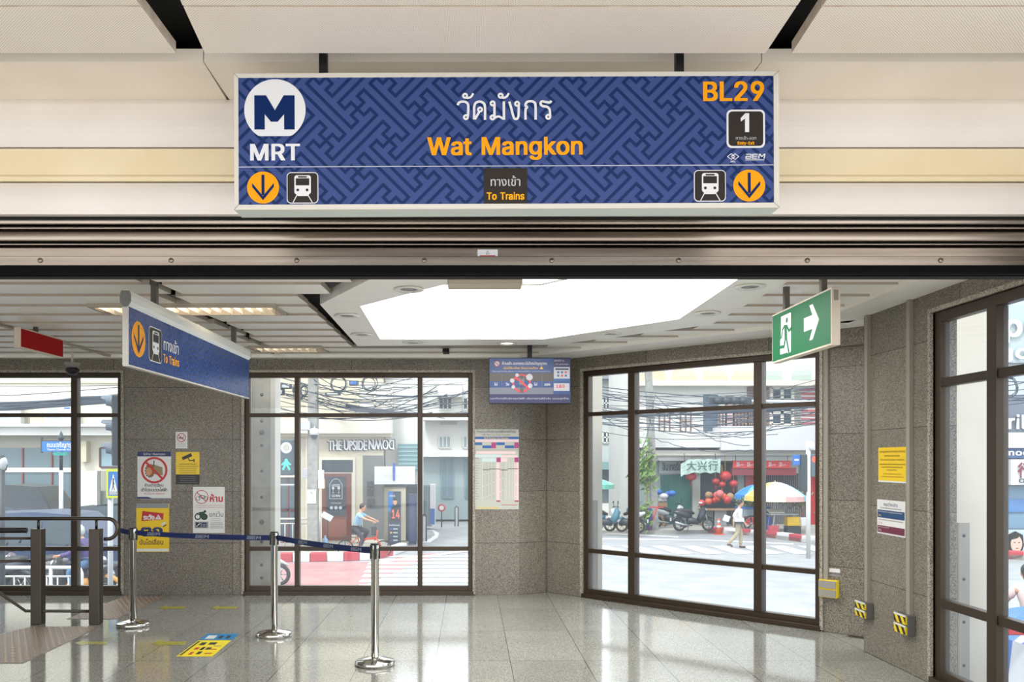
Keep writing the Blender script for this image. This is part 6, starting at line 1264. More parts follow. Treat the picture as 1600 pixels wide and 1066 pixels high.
# ================================================================== two-wheelers
def wheel(parent, c, r, rim, tw=.045, spokes=6, name='wheel', thin=False):
    M = Matrix.Translation(c)
    b = MB(); n = 28; pts = [(r*math.cos(2*math.pi*i/n), 0, r*math.sin(2*math.pi*i/n)) for i in range(n)]; b.tube([Vector(p)*((r-tw)/r) for p in pts], tw, RUB, 8, closed=True); w = b.build(name, parent, M=M)
    b = MB(); b.tube([Vector(p)*((r-2*tw)/r) for p in pts], tw*.28, rim, 6, closed=True)
    for i in range(spokes): a = 2*math.pi*i/spokes; b.cyl((0,0,0), ((r-2*tw)*math.cos(a), 0, (r-2*tw)*math.sin(a)), .004 if thin else .014, rim, 5)
    b.cyl((0,-.05,0), (0,.05,0), .035, rim, 12); b.build('rim', w); return w
def scooter(label, loc, rz, col, col2=None, rimm=SIL, group='parked motorcycles', cat='motorcycle', helmet=None):
    """faces +x, about 1.9 m long"""
    col2 = col2 or DKM; t = thing('motorcycle', label, cat, loc, rz, group)
    wheel(t, (.64,0,.27), .27, rimm, .045, 6, 'front_wheel'); wheel(t, (-.60,0,.27), .27, rimm, .05, 6, 'rear_wheel')
    b = MB(); 
    for s in (-1, 1): b.tube([(.64,s*.07,.27), (.56,s*.06,.55), (.47,s*.03,.86)], .022, SIL, 8)
    b.build('fork', t)
    b = MB(); b.tube([(.30,0,.50),(.45,0,.52),(.66,0,.60),(.86,0,.50)], [.05,.06,.055,.02], col, 10); b.build('front_mudguard', t)
    b = MB(); b.tube([(.22,0,.36),(.36,0,.62),(.46,0,.86),(.42,0,.98)], [.10,.15,.13,.07], col, 12); b.build('front_shield', t)
    b = MB(); b.ball((.52,0,.86), (.07,.1,.08), S('headlight',210,218,220,.1), 14, 8); b.build('headlight', t)
    b = MB(); b.tube([(.22,0,.36),(.0,0,.42),(-.25,0,.44)], [.11,.14,.15], col2, 12); b.build('engine_block', t)
    b = MB(); b.tube([(-.08,0,.60),(-.35,0,.68),(-.62,0,.76),(-.86,0,.82)], [.09,.15,.13,.04], col, 12); b.build('rear_body', t)
    b = MB(); b.tube([(.04,0,.73),(-.2,0,.80),(-.5,0,.84),(-.75,0,.88)], [.05,.11,.11,.05], BLACK, 12); b.build('seat', t)
    b = MB(); b.tube([(-.62,0,.62),(-.82,0,.52),(-.95,0,.38)], [.07,.05,.03], col2, 8); b.build('rear_mudguard', t)
    b = MB(); b.tube([(.36,-.33,1.0),(.42,-.12,1.03),(.42,.12,1.03),(.36,.33,1.0)], .016, BLACK, 8); b.build('handlebar', t)
    for s in (-1, 1): b = MB(); b.tube([(.40,s*.2,1.02),(.40,s*.27,1.18)], .008, BLACK, 6); b.ball((.39,s*.28,1.22), (.015,.06,.045), DKM, 10, 6); b.build('mirror', t)
    b = MB(); b.tube([(-.1,-.16,.24),(-.5,-.17,.28),(-.85,-.18,.38)], [.025,.05,.05], SIL, 10); b.build('exhaust', t)
    b = MB(); b.tube([(-.12,.05,.34),(-.16,.22,.01)], .012, BLACK, 6); b.build('kickstand', t)
    b = MB(); b.box(-.98,-.965,-.07,.07,.42,.56, WCL); b.build('number_plate', t)
    return t
sc0 = scooter('white and grey motorcycle parked left of two, before the green shutter', ptx(1047, 825, SW), R(6), S('bike_silver',196,202,208,.3))
scooter('black motorcycle with a red helmet on its mirror, right of two before the green shutter', ptx(1083, 830, SW), R(8), S('bike_black',44,48,58,.3), group='parked motorcycles')
hp = ptx(1083, 830, SW); b = MB(); b.ball((0,0,0), (.14,.12,.13), REDP, 16, 9); h_ = b.build('helmet', loc=hp+Vector((.30,-.2,1.18))); tag(h_, 'red crash helmet on the handlebar of the black motorcycle', 'helmet'); b = MB(); b.ball((-.04,-.02,.0), (.11,.115,.06), LTM, 14, 7); b.build('visor', h_)
scooter('teal motorcycle with tan wheels parked at the left of the slanted window view', ptx(948, 832, SW), R(10), S('bike_teal',70,130,150,.3), rimm=S('rim_tan',220,190,140,.4))
scooter('pale motorcycle behind the mullion, next to the teal one', ptx(976, 832, SW), R(150), S('bike_white',220,224,226,.3), rimm=S('rim_tan',220,190,140,.4))
scooter('white scooter whose front wheel shows beside the outer concrete column', ptx(437, 915)+Vector((-.64,0,0)), R(0), S('bike_mint',206,226,214,.3), DKM)
# cyclist
Yc = 27.4; cb = Vector((X_(569, Yc), Yc, G0)); t = thing('bicycle', 'small red folding bicycle being ridden past the bar', 'bicycle', cb, R(-4)); RB = S('bike_red',232,64,52,.35)
k = 1.02
wheel(t, (-.62*k,.10,.27), .27, LTM, .02, 14, 'rear_wheel', True); wheel(t, (.60*k,-.0,.27), .27, LTM, .02, 14, 'front_wheel', True)
b = MB(); b.tube([(.42,0,.86),(.38,0,.62),(.34,0,.54)], .028, RB, 8); b.tube([(.38,0,.60),(.05,0,.58),(-.14,0,.42),(-.18,0,.30)], .034, RB, 8); b.tube([(-.18,0,.36),(-.62,.05,.27)], .016, RB, 6); b.tube([(-.22,0,.62),(-.62,.05,.27)], .014, RB, 6); b.tube([(-.14,0,.34),(-.25,0,.80)], .018, RB, 8); b.build('frame', t)
b = MB()
for s in (-1,1): b.tube([(.38,s*.04,.62),(.60,s*.04,.27)], .014, RB, 6)
b.build('fork', t); b = MB(); b.tube([(.41,0,.7),(.36,0,1.1),(.32,-.26,1.14)], .014, SIL, 8); b.tube([(.36,0,1.1),(.32,.26,1.14)], .014, SIL, 8); b.build('handlebar', t)
b = MB(); b.ball((-.27,0,.84), (.14,.08,.035), BLACK, 12, 6); b.build('saddle', t); b = MB(); b.tube([(-.26,0,.62),(-.70,0,.66)], .012, DKM, 6); b.tube([(-.62,.06,.3),(-.66,.06,.65)], .01, DKM, 6); b.build('luggage_rack', t)
b = MB(); b.cyl((-.16,-.12,.34),(-.16,.12,.34), .02, DKM, 8); b.cyl((-.06,-.13,.24),(-.06,-.2,.24), .02, DKM, 8); b.cyl((-.26,.13,.44),(-.26,.2,.44), .02, DKM, 8); b.build('pedals', t)
b = MB(); b.box(.24,.40,-.09,.12,.70,.98, DKM); tag(b.build('basket_bag', loc=cb, bevel=.03), 'dark bag hung on the handlebar stem of the red bicycle', 'bag')
person('person in a pale blue shirt and dark trousers riding the red bicycle', cb, R(-4), dict(
    pelvis=(-.25,0,.93), chest=(-.16,0,1.28), neck=(-.11,0,1.45), head=(-.04,0,1.58), elb_l=(.08,.26,1.26), wri_l=(.30,.25,1.17), elb_r=(.06,-.27,1.24), wri_r=(.29,-.25,1.17),
    kne_l=(.12,.10,.82), ank_l=(-.14,.16,.50), toe_l=(-.02,.16,.44), kne_r=(-.02,-.11,.60), ank_r=(-.12,-.16,.27), toe_r=(.02,-.16,.24), nod=12), BCL, DCL, WCL, long_sleeve=False)

# ================================================================== overhead cables
def sag_line(a, c, sag, n=14): return [a.lerp(c, i/n)+Vector((0,0,-sag*4*(i/n)*(1-i/n))) for i in range(n+1)]
rc = random.Random(12)
def cable(pa, Ya_, pb, Yb_, sag, r=.014, label='thin black overhead cable sagging across the central window view', group='overhead cables beyond the central window', jit=0):
    a = at(pa[0], pa[1], Ya_); c = at(pb[0], pb[1], Yb_); pts = sag_line(a, c, sag)
    if jit: pts = [p+Vector((0, 0, rc.uniform(-jit, jit))) for p in pts]
    b = MB(); b.tube([p-a for p in pts], r, CAB, 5); tag(b.build('overhead_cable', loc=a), label, 'cable', group)
for i in range(20):
    cable((rc.uniform(330,410), rc.uniform(560,640)), rc.uniform(27,30), (rc.uniform(640,800), rc.uniform(585,645)), rc.uniform(26,29.4), rc.uniform(.1,.9), rc.choice((.009,.012,.018)))
for i in range(10):
    cable((488, rc.uniform(585,625)), 28.2, (rc.uniform(540,740), rc.uniform(590,660)), rc.uniform(26,29.4), rc.uniform(.1,.8), .014, 'black cable fanning out from the concrete pole', 'cables fanning out from the concrete pole', .03)
for i in range(5): cable((540,632+i*1.6), 28.4, (800,640-i), 29, .25, .035, 'thick grey cable bundle low across the upper panes of the central window', 'thick cable bundles of the central window')
def coil(px, py, Y, r, label):
    b = MB()
    for k in range(4):
        rr = r*rc.uniform(.88,1.05); dx, dz = rc.uniform(-.04,.04), rc.uniform(-.04,.04); n = 26
        b.tube([(dx+rr*math.cos(2*math.pi*i/n), .02*k+.03*math.sin(i), dz+rr*math.sin(2*math.pi*i/n)) for i in range(n)], .012, CAB, 5, closed=True)
    tag(b.build('cable_coil', loc=at(px, py, Y)), label, 'cable coil')
coil(529, 601, 28.1, .26, 'large loop of spare cable hung right of the concrete pole'); coil(577, 600, 28.4, .23, 'round loop of spare cable furthest right of the hanging loops'); coil(468, 611, 28.2, .24, 'loop of spare cable behind the left mullion of the central window'); coil(478, 610, 28.3, .2, 'smaller loop of spare cable touching the concrete pole')
def splice(px, py, Y, w, h, label, m=DKM): b = MB(); b.box(-w/2,w/2,-.08,.08,-h/2,h/2,m); b.box(-w*.35,w*.35,-.1,-.08,-h*.3,h*.3,BLUEP if m is not DKM else LTM); tag(b.build('cable_box', loc=at(px,py,Y), bevel=.03), label, 'cable box')
splice(553, 599, 28.2, .3, .16, 'blue cable splice box beside the large cable loop', S('box_olive',90,100,96)); splice(520, 616, 28, .5, .08, 'long dark cable splice tube below the large loop'); splice(447, 604, 27.9, .35, .16, 'dark cable box at the top of the walk signal post'); splice(435, 613, 27.9, .4, .2, 'black cable clamp on the walk signal post')

# ================================================================== shophouse row (slanted window)
YS2 = 39.4
sr_ = thing('shophouse_row', 'white shophouse row with brown shutters, arches and a long white canopy', 'building', (0,0,0))
ppart(sr_, 'wall', 984, 1420, 430, 829, YS2, WHW, 6)
OFFW = S('off_white',232,226,214,.6)
ppart(sr_, 'canopy', 985, 1117, 676, 700, YS2, WHW, .1, 1.2); ppart(sr_, 'canopy', 1113, 1270, 668, 704, YS2, WCL, .1, 1.4); ppart(sr_, 'canopy_edge', 985, 1250, 704, 712, YS2, OFFW, .1, 1.0); ppart(sr_, 'canopy_edge', 985, 1240, 712, 720, YS2, WHW, .1, .8); ppart(sr_, 'canopy', 1270, 1420, 664, 700, YS2, WHW, .1, 1.0)
ppart(sr_, 'cornice', 984, 1420, 596, 604, YS2, CREAM2, .1, .5)
BRF = S('brown_frame',140,104,92,.6)
for a, c in ((1030,1046),(1063,1079),(1124,1134)): pwin(sr_, a, c, 642, 675, YS2-.02, 2, 2, BRF, WHW)
ppart(sr_, 'dark_opening', 1099, 1122, 617, 676, YS2-.03, S('opening_blue',84,104,120), .02)
pwin(sr_, 1134, 1146, 620, 672, YS2-.02, 1, 3, BRF, S('pane_pink',220,190,190))
pwin(sr_, 1146, 1168, 640, 670, YS2-.02, 4, 5, BRF, S('vent_tan',206,190,170)); pwin(sr_, 1168, 1200, 606, 668, YS2-.02, 8, 14, S('lattice_brown',150,120,108,.7), S('lattice_back',196,170,158,.7), 'lattice', .05)
pwin(sr_, 1205, 1238, 606, 664, YS2-.04, 2, 3, OFFW, DKGL, 'window', .14); pwin(sr_, 1238, 1250, 612, 662, YS2-.02, 4, 12, GREY_P, WHW, 'lattice', .05)
for i in range(11): ppart(sr_, 'brick_course', 1250, 1290, 594+i*6.6, 597.6+i*6.6, YS2-.03, S('brick_red',196,100,104,.7), .02)
for a in (1192, 1238): ppart(sr_, 'arch_panel', a, a+30, 570, 596, YS2-.03, S('arch_green',190,206,196,.6), .02)
for i, a in enumerate((1000, 1048, 1096, 1142)):
    b = MB(); x0, x1, z0, z1 = pbox(a, a+42, 566, 600, YS2-.03); pts = [(x0, z0), (x1, z0)]+[((x0+x1)/2+(x1-x0)/2*math.cos(R(w_)), z0+(z1-z0)*math.sin(R(w_))) for w_ in range(20, 180, 20)]; b.flat(pts, YS2-.04, S('arch_beige',226,206,178,.7)); b.build('arch_panel', sr_)
# ground floor
ppart(sr_, 'shop_wall', 984, 1032, 722, 829, YS2-.05, S('shop_grey_green',150,168,166,.7), .04); ppart(sr_, 'shop_sign_board', 1030, 1082, 720, 740, YS2-.1, S('board_grey',190,200,202,.6), .06)
b = MB(); b.text('อินเทอร์เน็ต', X_(1034,YS2), Z_(735,YS2), .34, YS2-.17, DKM, width=X_(1070,YS2)-X_(1034,YS2), bold=.02); b.build('shop_lettering', sr_)
g_ = ppart(sr_, 'roller_door', 1033, 1080, 742, 829, YS2-.1, TEAL, .05)
for i in range(16): ppart(g_, 'door_rib', 1034+i*2.9, 1035+i*2.9, 742, 829, YS2-.13, S('teal_dark',30,100,94), .02)
ppart(sr_, 'pillar', 1080, 1092, 735, 829, YS2-.05, S('pillar_grey',186,190,182,.7), .04, .25); ppart(sr_, 'pillar', 1150, 1160, 735, 829, YS2-.05, S('pillar_grey2',176,186,184,.7), .04, .25)
ppart(sr_, 'shop_interior', 1092, 1150, 722, 829, YS2-.06, S('interior_dark',52,62,72,.8), .04); ppart(sr_, 'red_pillar', 1162, 1175, 738, 829, YS2-.05, REDP, .04, .3)
gt = ppart(sr_, 'folding_gate', 1176, 1262, 740, 829, YS2-.06, S('gate_brown',96,92,96,.7), .04)
for i in range(28): ppart(gt, 'gate_bar', 1178+i*3, 1178.9+i*3, 742, 829, YS2-.12, S('gate_light',150,146,150,.6), .03)
ppart(sr_, 'red_beam', 1144, 1244, 731, 743, YS2-.9, S('beam_red',150,50,60,.6), .4)
ppart(sr_, 'red_post', 1267, 1275, 742, 829, YS2-.3, REDP, .3)
pr_ = thing('price_banner', 'long red banner with white 35 prices under the white canopy', 'banner', (X_(1145,38.46), 38.46, Z_(731.5,38.46)))
w = X_(1236.5,37.9)-X_(1145,37.9); h = 11.5*37.9/FOC; b = MB(); b.box(0,w,0,.02,0,h,S('banner_red',236,66,62,.6))
for i in range(5): bold(b, '35', w*(.06+.185*i), h*.22, h*.55, -.01, WCL, width=w*.055); b.text('บาท', w*(.125+.185*i), h*.3, h*.3, -.01, WCL, width=w*.06)
b.build('banner_cloth', pr_)
for f in (.05, .5, .95): b = MB(); b.cyl((w*f,.01,h*.9), (w*f,.01,h+.35), .012, DKM, 6); b.build('cord', pr_)
t = thing('cloth_banner', 'tattered white and green cloth banner hanging over the dark shop entrance', 'banner', (X_(1064,38.25), 38.25, Z_(742,38.25))); kx = 37.8/FOC
b = MB(); n = 12; vs = []; 
for i in range(n+1):
    for j in range(5): x = i/n*62*kx; z = (3+j*5.4)*kx-(.0 if i > 3 else (3-i)*.06)+.03*math.sin(i*1.9+j); vs.append((x, .05*math.sin(i*1.3+j*.7), z))
b.add(vs, [(i*5+j, (i+1)*5+j, (i+1)*5+j+1, i*5+j+1) for i in range(n) for j in range(4)], S('banner_mint',206,232,222,.7)); b.add([(x, y+.02, z) for x, y, z in vs], [(i*5+j, i*5+j+1, (i+1)*5+j+1, (i+1)*5+j) for i in range(n) for j in range(4)], S('banner_mint',206,232,222,.7))
for i, cc in enumerate('大兴行'): b.text(cc, (8+i*17)*kx, 8*kx, 12*kx, -.09, S('banner_green',70,110,90), bold=.01)
b.build('cloth', t)
for x in (6, 55): b = MB(); b.cyl((x*kx,.02,22*kx), (x*kx,.1,34*kx), .012, DKM, 6); b.build('cord', t)
# lanterns and goods
for px, py, r_, l in ((1080,745,.28,'red lantern left under the cloth banner'), (1133,744,.34,'large red lantern at the right of the dark shop'), (1118,752,.22,'red lantern inside the dark shop, left one'), (1146,756,.24,'red lantern by the grey pillar of the dark shop'), (1128,757,.2,'small red lantern in the middle of the dark shop')):
    t = thing('lantern', l, 'lantern', at(px, py, 38.6)); r_ *= .85; b = MB(); b.ball((0,0,0), (r_,r_,r_*.8), REDP, 16, 8); b.build('shade', t); b = MB(); b.cyl((0,0,r_*.7), (0,0,r_*.7+.75), .015, YELP, 6); b.cyl((0,0,-r_*.75), (0,0,-r_*.75-.25), .03, REDP, 8); b.build('cord_and_tassel', t)
def crate(label, px, Y, w, h, d, m, base=SW, name='crate', cat='crate', group=None, ribs=True, dx=0):
    t = thing(name, label, cat, (X_(px,Y), Y, base), group=group); b = MB(); b.box(-w/2,w/2,-d/2,d/2,0,.02,m)
    for s in (-1,1): b.box(-w/2,w/2,s*d/2-.012,s*d/2+.012,.02,h,m); b.box(s*w/2-.012,s*w/2+.012,-d/2,d/2,.02,h,m)
    b.build('body', t)
    if ribs:
        b = MB(); b.box(-w/2-.02,w/2+.02,-d/2-.02,d/2+.02,h-.03,h,m)
        for i in range(4): x = -w/2+w*(i+.5)/4; b.box(x-.015,x+.015,-d/2-.025,-d/2,.02,h-.03,m)
        b.build('rim', t)
    return t
crate('green-grey crate stack by the entrance of the dark shop', 1104, 38.6, .55, .7, .5, S('crate_sage',150,166,150), group=None); crate('white crate on the pavement beside the sage crate', 1122, 38.6, .6, .75, .5, WCL)
b = MB()
for i in range(14): b.ball((rc.uniform(-.6,.6), rc.uniform(-.3,.3), rc.uniform(0,.35)), rc.uniform(.12,.2), (REDP, ORG, WOODC, S('goods_pink',230,120,120))[i % 4], 8, 6)
tag(b.build('market_goods', loc=(X_(1122,38.2), 38.2, SW+1.1)), 'heap of red and orange market goods in the dark shop doorway', 'goods', kind='stuff')
b = MB(); b.box(-.8,.8,-.35,.35,.72,.78,WOODC)
for s in (-.72,.72):
    for u in (-.3,.3): b.box(s-.03,s+.03,u-.03,u+.03,0,.72,WOODC)
tag(b.build('market_table', loc=(X_(1122,38.2), 38.2, SW)), 'low wooden table carrying the heap of red goods', 'table')
# cone
t = thing('traffic_cone', 'orange traffic cone with white bands beside the road', 'cone', ptx(1123, 835.5)); b = MB(); b.lathe([(.13,.03),(.03,.68),(.0,.68)], ORG, 20); b.build('cone_body', t); b = MB(); b.box(-.19,.19,-.19,.19,0,.03,ORG); b.build('base', t)
for z in (.28,.48): b = MB(); b.lathe([(.135-.1*z/.66-.0,z),(.135-.1*(z+.1)/.66,z+.1)], WCL, 20); b.build('white_band', t)
# umbrellas
def umbrella(label, px, py_top, py_rim, Y, wpx, cols, base=SW, n=8):
    r_ = wpx/2*Y/FOC; zt = Z_(py_top, Y)-base; zr_ = Z_(py_rim, Y)-base; t = thing('market_umbrella', label, 'umbrella', (X_(px,Y), Y, base), group=None)
    b = MB(); b.cyl((0,0,0), (0,0,zt+.05), .02, LTM, 8); b.build('pole', t)
    for i in range(n):
        a0, a1 = 2*math.pi*i/n, 2*math.pi*(i+1)/n; m_ = cols[i % len(cols)]; b = MB(); vs = [(0,0,zt)]; K = 5
        for k_ in range(1, K+1):
            f = k_/K; zz_ = zr_+(zt-zr_)*(1-f**1.8)
            for a in (a0, (a0+a1)/2, a1): rr = r_*f*(.985 if a not in (a0, a1) else 1.0); vs.append((rr*math.cos(a), rr*math.sin(a), zz_))
        for a in (a0, (a0+a1)/2, a1): vs.append((r_*1.01*math.cos(a), r_*1.01*math.sin(a), zr_-.2))
        fs = [(0,1,2),(0,2,3)]+[(1+3*(k_-1)+q, 1+3*k_+q, 2+3*k_+q, 2+3*(k_-1)+q) for k_ in range(1, K+1) for q in (0,1)]
        b.add(vs, fs, m_, False); b.build('canopy_panel', t)
    return t
UC = [S('umb_sky',110,190,236,.6), S('umb_green',50,180,150,.6), S('umb_blue',40,140,230,.6), S('umb_white',246,240,232,.6), S('umb_yellow',250,214,110,.6), S('umb_cream',252,236,214,.6), S('umb_pink',250,200,200,.6), S('umb_pale_blue',150,214,244,.6)]
umbrella('large striped market umbrella in pastel colours over the pavement stall', 1211, 753, 775, 34.8, 92, UC); umbrella('blue market umbrella behind the mullion of the slanted window', 1181, 757, 773, 36.4, 64, [UC[2], UC[0]])
# stall
t = thing('stall_table', 'folding stall table under the striped umbrella', 'table', (X_(1221,34.7), 34.7, SW)); b = MB(); b.box(-.55,.55,-.35,.35,.74,.78,LTM); b.build('table_top', t)
for sx in (-.48,.48):
    for sy in (-.3,.3): b = MB(); b.cyl((sx,sy,0), (sx*.8,sy,.74), .018, LTM, 6); b.build('leg', t)
b = MB(); b.box(-.3,.3,-.2,.2,0,.05,CREAM2,Matrix.Rotation(R(18),4,'X')); tag(b.build('display_tray', loc=(X_(1212,34.6),34.6,SW+.86)), 'cream display tray tilted on the stall table', 'tray')
crate('yellow plastic crate under the stall table', 1238, 34.3, .5, .36, .4, YELP, SW+.32); crate('red and pink crate left below the stall table', 1208, 34.4, .32, .32, .3, S('crate_pink',220,90,110)); crate('blue plastic tub beside the mullion', 1195, 35.2, .4, .62, .4, BLUEP, ribs=False, name='tub', cat='tub'); crate('black crate carrying the yellow crate', 1238, 34.3, .52, .3, .42, DKM)
b = MB(); b.prism([(-.14,0),(.14,0),(.17,.32),(-.17,.32)], -.08, .08, WCL); b.tube([(-.1,0,.32),(-.06,0,.6),(.06,0,.6),(.1,0,.32)], .012, REDP, 6); tag(b.build('carrier_bag', loc=(X_(1257,34.0),34.0,SW+.35)), 'white and red carrier bag hung at the right of the stall', 'bag')
def foliage(name, label, c, rad, n, m, size=.12, cat='plant', seed=1, stem=None, kind=None):
    rnd = random.Random(seed); b = MB()
    for i in range(n):
        p = Vector([rnd.gauss(0,.5)*rad[k] for k in range(3)]); a = Vector([rnd.uniform(-1,1) for _ in range(3)]).normalized(); u = a.orthogonal().normalized(); v = a.cross(u); L = size*rnd.uniform(.6,1.4)
        b.add([tuple(p-u*L), tuple(p+v*L*.35+a*L*.1), tuple(p+u*L), tuple(p-v*L*.35+a*L*.1)], [(0,1,2,3)], m)
    if stem: b.tube(stem, .03, WOODC, 6)
    o = b.build(name, loc=c); tag(o, label, cat); return o
foliage('potted_plant', 'leafy green street plant growing beside the leaning pole', (X_(1008,36), 36, SW+2.6), (.45,.3,1.0), 260, LEAF, .16, seed=3, stem=[(0,0,-2.6),(.1,0,-1),(0,0,.4)]); foliage('potted_plant', 'low bushy green plant at the foot of the leaning pole', (X_(1004,35.6), 35.6, SW+.6), (.35,.25,.5), 140, LEAF, .14, seed=4, stem=[(0,0,-.6),(0,0,.1)])
foliage('produce_heap', 'heap of green vegetables on the grey cart', (X_(1171,35.9), 35.9, SW+1.2), (.5,.3,.2), 160, LEAF, .14, 'vegetables', 6); foliage('produce_heap', 'brown dried goods heaped at the back of the stall', (X_(1245,35.9), 35.9, SW+1.3), (.75,.3,.45), 220, S('dried_brown',130,120,80,.8), .12, 'goods', 7)
t = thing('market_cart', 'grey two-wheeled vegetable cart behind the person in white', 'cart', (X_(1176,35.8), 35.8, SW)); b = MB(); b.box(-.6,.6,-.4,.4,.62,.98,S('cart_grey',150,164,174,.5)); b.box(-.62,.62,-.42,.42,.92,1.0,BLUEP); b.build('tray', t); wheel(t, (-.2,-.45,.33), .33, LTM, .03, 10, 'wheel', True); wheel(t, (-.2,.45,.33), .33, LTM, .03, 10, 'wheel', True)
# leaning pole, board, tarp bundle
upole('leaning concrete utility pole in front of the white shophouses', 1023, 36.2, .30, .26, 7.4, -.35)
b = MB(); b.box(-.42,.42,-.02,.02,0,.72,WCL,Matrix.Rotation(R(-12),4,'X') @ Matrix.Rotation(R(6),4,'Y')); b.box(-.38,.38,-.01,.03,-.02,.0,GREY_P); tag(b.build('white_board', loc=ptx(1010,815,SW)), 'white board leaning at the foot of the leaning pole', 'board')
crate('brown cardboard box carrying the blue sacks', 1032, 38.4, .5, 1.05, .4, WOODC, ribs=False, name='cardboard_box', cat='box')
b = MB()
for i in range(7): b.ball((rc.uniform(-.3,.4), rc.uniform(-.1,.1), rc.uniform(-.1,.3)), (.2,.16,.13), S('sack_blue',50,120,210,.6) if i % 3 else WCL, 9, 6)
tag(b.build('blue_sacks', loc=(X_(1037,38.4),38.4,SW+1.22)), 'bundle of blue and white sacks on top of the cardboard box', 'sacks')
b = MB(); b.tube([(0,0,0),(.35,0,1.0)], .03, REDP, 6); b.box(-.3,.3,-.02,.02,.95,1.0,REDP,Matrix.Translation((.3,0,0))); tag(b.build('red_trestle', loc=(X_(1014,35.7),35.7,SW)), 'thin red trestle leaning between the white board and the cardboard box', 'trestle')
b = MB(); b.box(-.5,.5,-.3,.3,0,.9,S('bin_blue',50,70,140,.6)); tag(b.build('blue_bin', loc=(X_(999,36.3),36.3,SW), bevel=.04), 'dark blue bin beside the mullion on the far pavement', 'bin')
b = MB(); b.box(-.6,.6,-.4,.4,0,.5,S('tarp_green',90,180,160,.7)); 
t = umbrella('green market umbrella at the far left of the slanted window view', 930, 748, 757, 39, 60, [S('umb_teal',120,206,186,.6), S('umb_mint',170,226,206,.6)])
# far buildings at the left of the slanted window
fb = thing('far_building', 'pale distant buildings beyond the white column of the slanted window', 'building', (0,0,0)); YF2 = 60
ppart(fb, 'wall', 900, 984, 565, 800, YF2, S('far_grey',200,208,208,.7), 4); ppart(fb, 'roof', 930, 984, 575, 592, YF2-1, S('far_roof',150,156,160,.7), 1)
for i in range(3): pwin(fb, 942+i*14, 952+i*14, 620, 640, YF2-.05, 2, 2, WHW, DKGL, w=.1); pwin(fb, 942+i*14, 954+i*14, 675, 692, YF2-.05, 2, 2, WHW, DKGL, w=.1)
ppart(fb, 'awning', 930, 982, 722, 734, YF2-1.5, S('far_teal',130,170,170,.7), 1.2); ppart(fb, 'shop_front', 940, 984, 734, 800, YF2-.2, S('far_dark',110,124,130,.7), .1)
# cables of the slanted window
for i in range(22): cable((rc.uniform(880,920), rc.uniform(600,665)), rc.uniform(30,34), (rc.uniform(1250,1420), rc.uniform(585,668)), rc.uniform(28,33), rc.uniform(.1,.7), rc.choice((.012,.018)), 'thin overhead cable crossing the slanted window view', 'overhead cables beyond the slanted window')
for i in range(9): cable((1023, rc.uniform(610,720)), 35.6, (rc.uniform(900,1270), rc.uniform(620,720)), rc.uniform(33,36), rc.uniform(.1,.6), .014, 'black cable tied to the leaning pole', 'cables tied to the leaning pole', .04)
for i in range(5): cable((880,652-i*1.2), 31, (1290,628+i*1.5), 29, .15, .035, 'thick dark cable bundle across the transom height of the slanted window', 'thick cable bundles of the slanted window')
# overhead traffic light and the signal post right
t = thing('overhead_signal', 'horizontal overhead traffic light with a green lamp lit', 'traffic light', at(1108, 627, 27)); kx = 27/FOC
b = MB(); b.box(0, 66*kx, -.05, .1, -5*kx, 7*kx, DKM); b.build('housing', t, bevel=.03)
for i in range(4):
    b = MB(); x = (12+i*13)*kx; b.lathe([(.11,0),(.13,.14)], DKM, 16, Matrix.Translation((x,-.05,0)) @ Matrix.Rotation(R(90),4,'X')); b.fdisc(x, 0, .11, -.06, GREENS if i == 2 else S('lamp_grey',150,160,160,.3), 16); b.build('lamp', t)
b = MB(); b.cyl((66*kx,0,0), (66*kx+6,.0,-.1), .05, LTM, 10); b.cyl((66*kx+6,0,-8), (66*kx+6,0,.2), .09, LTM, 12); b.build('mast', t)
t = thing('crossing_signal', 'dark signal post with a red figure lamp at the right edge of the slanted window', 'traffic light', (X_(1263,27), 27, G0)); kx = 27/FOC
b = MB(); b.cyl((0,0,0),(0,0,Z_(690,27)-G0), .07, WHW, 12); b.build('pole', t); b = MB(); b.box(-13*kx,-3*kx,-.1,.14,Z_(768,27)-G0,Z_(710,27)-G0,DKM); b.build('vehicle_signal_case', t, bevel=.03)
b = MB(); b.box(3*kx,16*kx,-.1,.1,Z_(745,27)-G0,Z_(710,27)-G0,S('signal_grey',86,104,112,.5)); b.fdisc(7*kx, Z_(718,27)-G0, .07, -.11, REDS, 12, .1); b.build('figure_signal_case', t, bevel=.02)
b = MB(); b.box(-24*kx,-13*kx,-.02,.02,Z_(727,27)-G0,Z_(711,27)-G0,BLUEP); b.frect(-22*kx, Z_(720,27)-G0, -15*kx, Z_(717.5,27)-G0, -.022, WCL); b.build('blue_plate', t)
b = MB(); b.ball((0,0,0), (.1,.08,.14), WCL, 12, 8); b.build('camera_dome', t, M=Matrix.Translation((.06,-.1,Z_(697,27)-G0)))
# white columns outside
def wcol(label, px0, px1, Y, d=.35, strip=None, holes=(), base=G0, top=6, sm=None):
    x0, x1 = X_(px0, Y), X_(px1, Y); t = thing('outer_column', label, 'column', ((x0+x1)/2, Y, base)); w = (x1-x0)/2; b = MB(); b.box(-w, w, 0, d, 0, top, WCOL); b.build('shaft', t)
    if strip:
        a, c, pt, pb = strip; xa_, xc_ = X_(a,Y)-(x0+x1)/2, X_(c,Y)-(x0+x1)/2; b = MB(); b.box(xa_, xc_, -.012, 0, Z_(pb,Y)-base, Z_(pt,Y)-base, CONC2 if sm is None else sm); s_ = b.build('metal_strip', t)
        for py in holes: b = MB(); b.lathe([(0,-.003),(.014,-.003),(.014,0),(0,0)], DKM, 10, Matrix.Translation(((xa_+xc_)/2,-.013,Z_(py,Y)-base)) @ Matrix.Rotation(R(90),4,'X')); b.build('screw', s_)
    return t
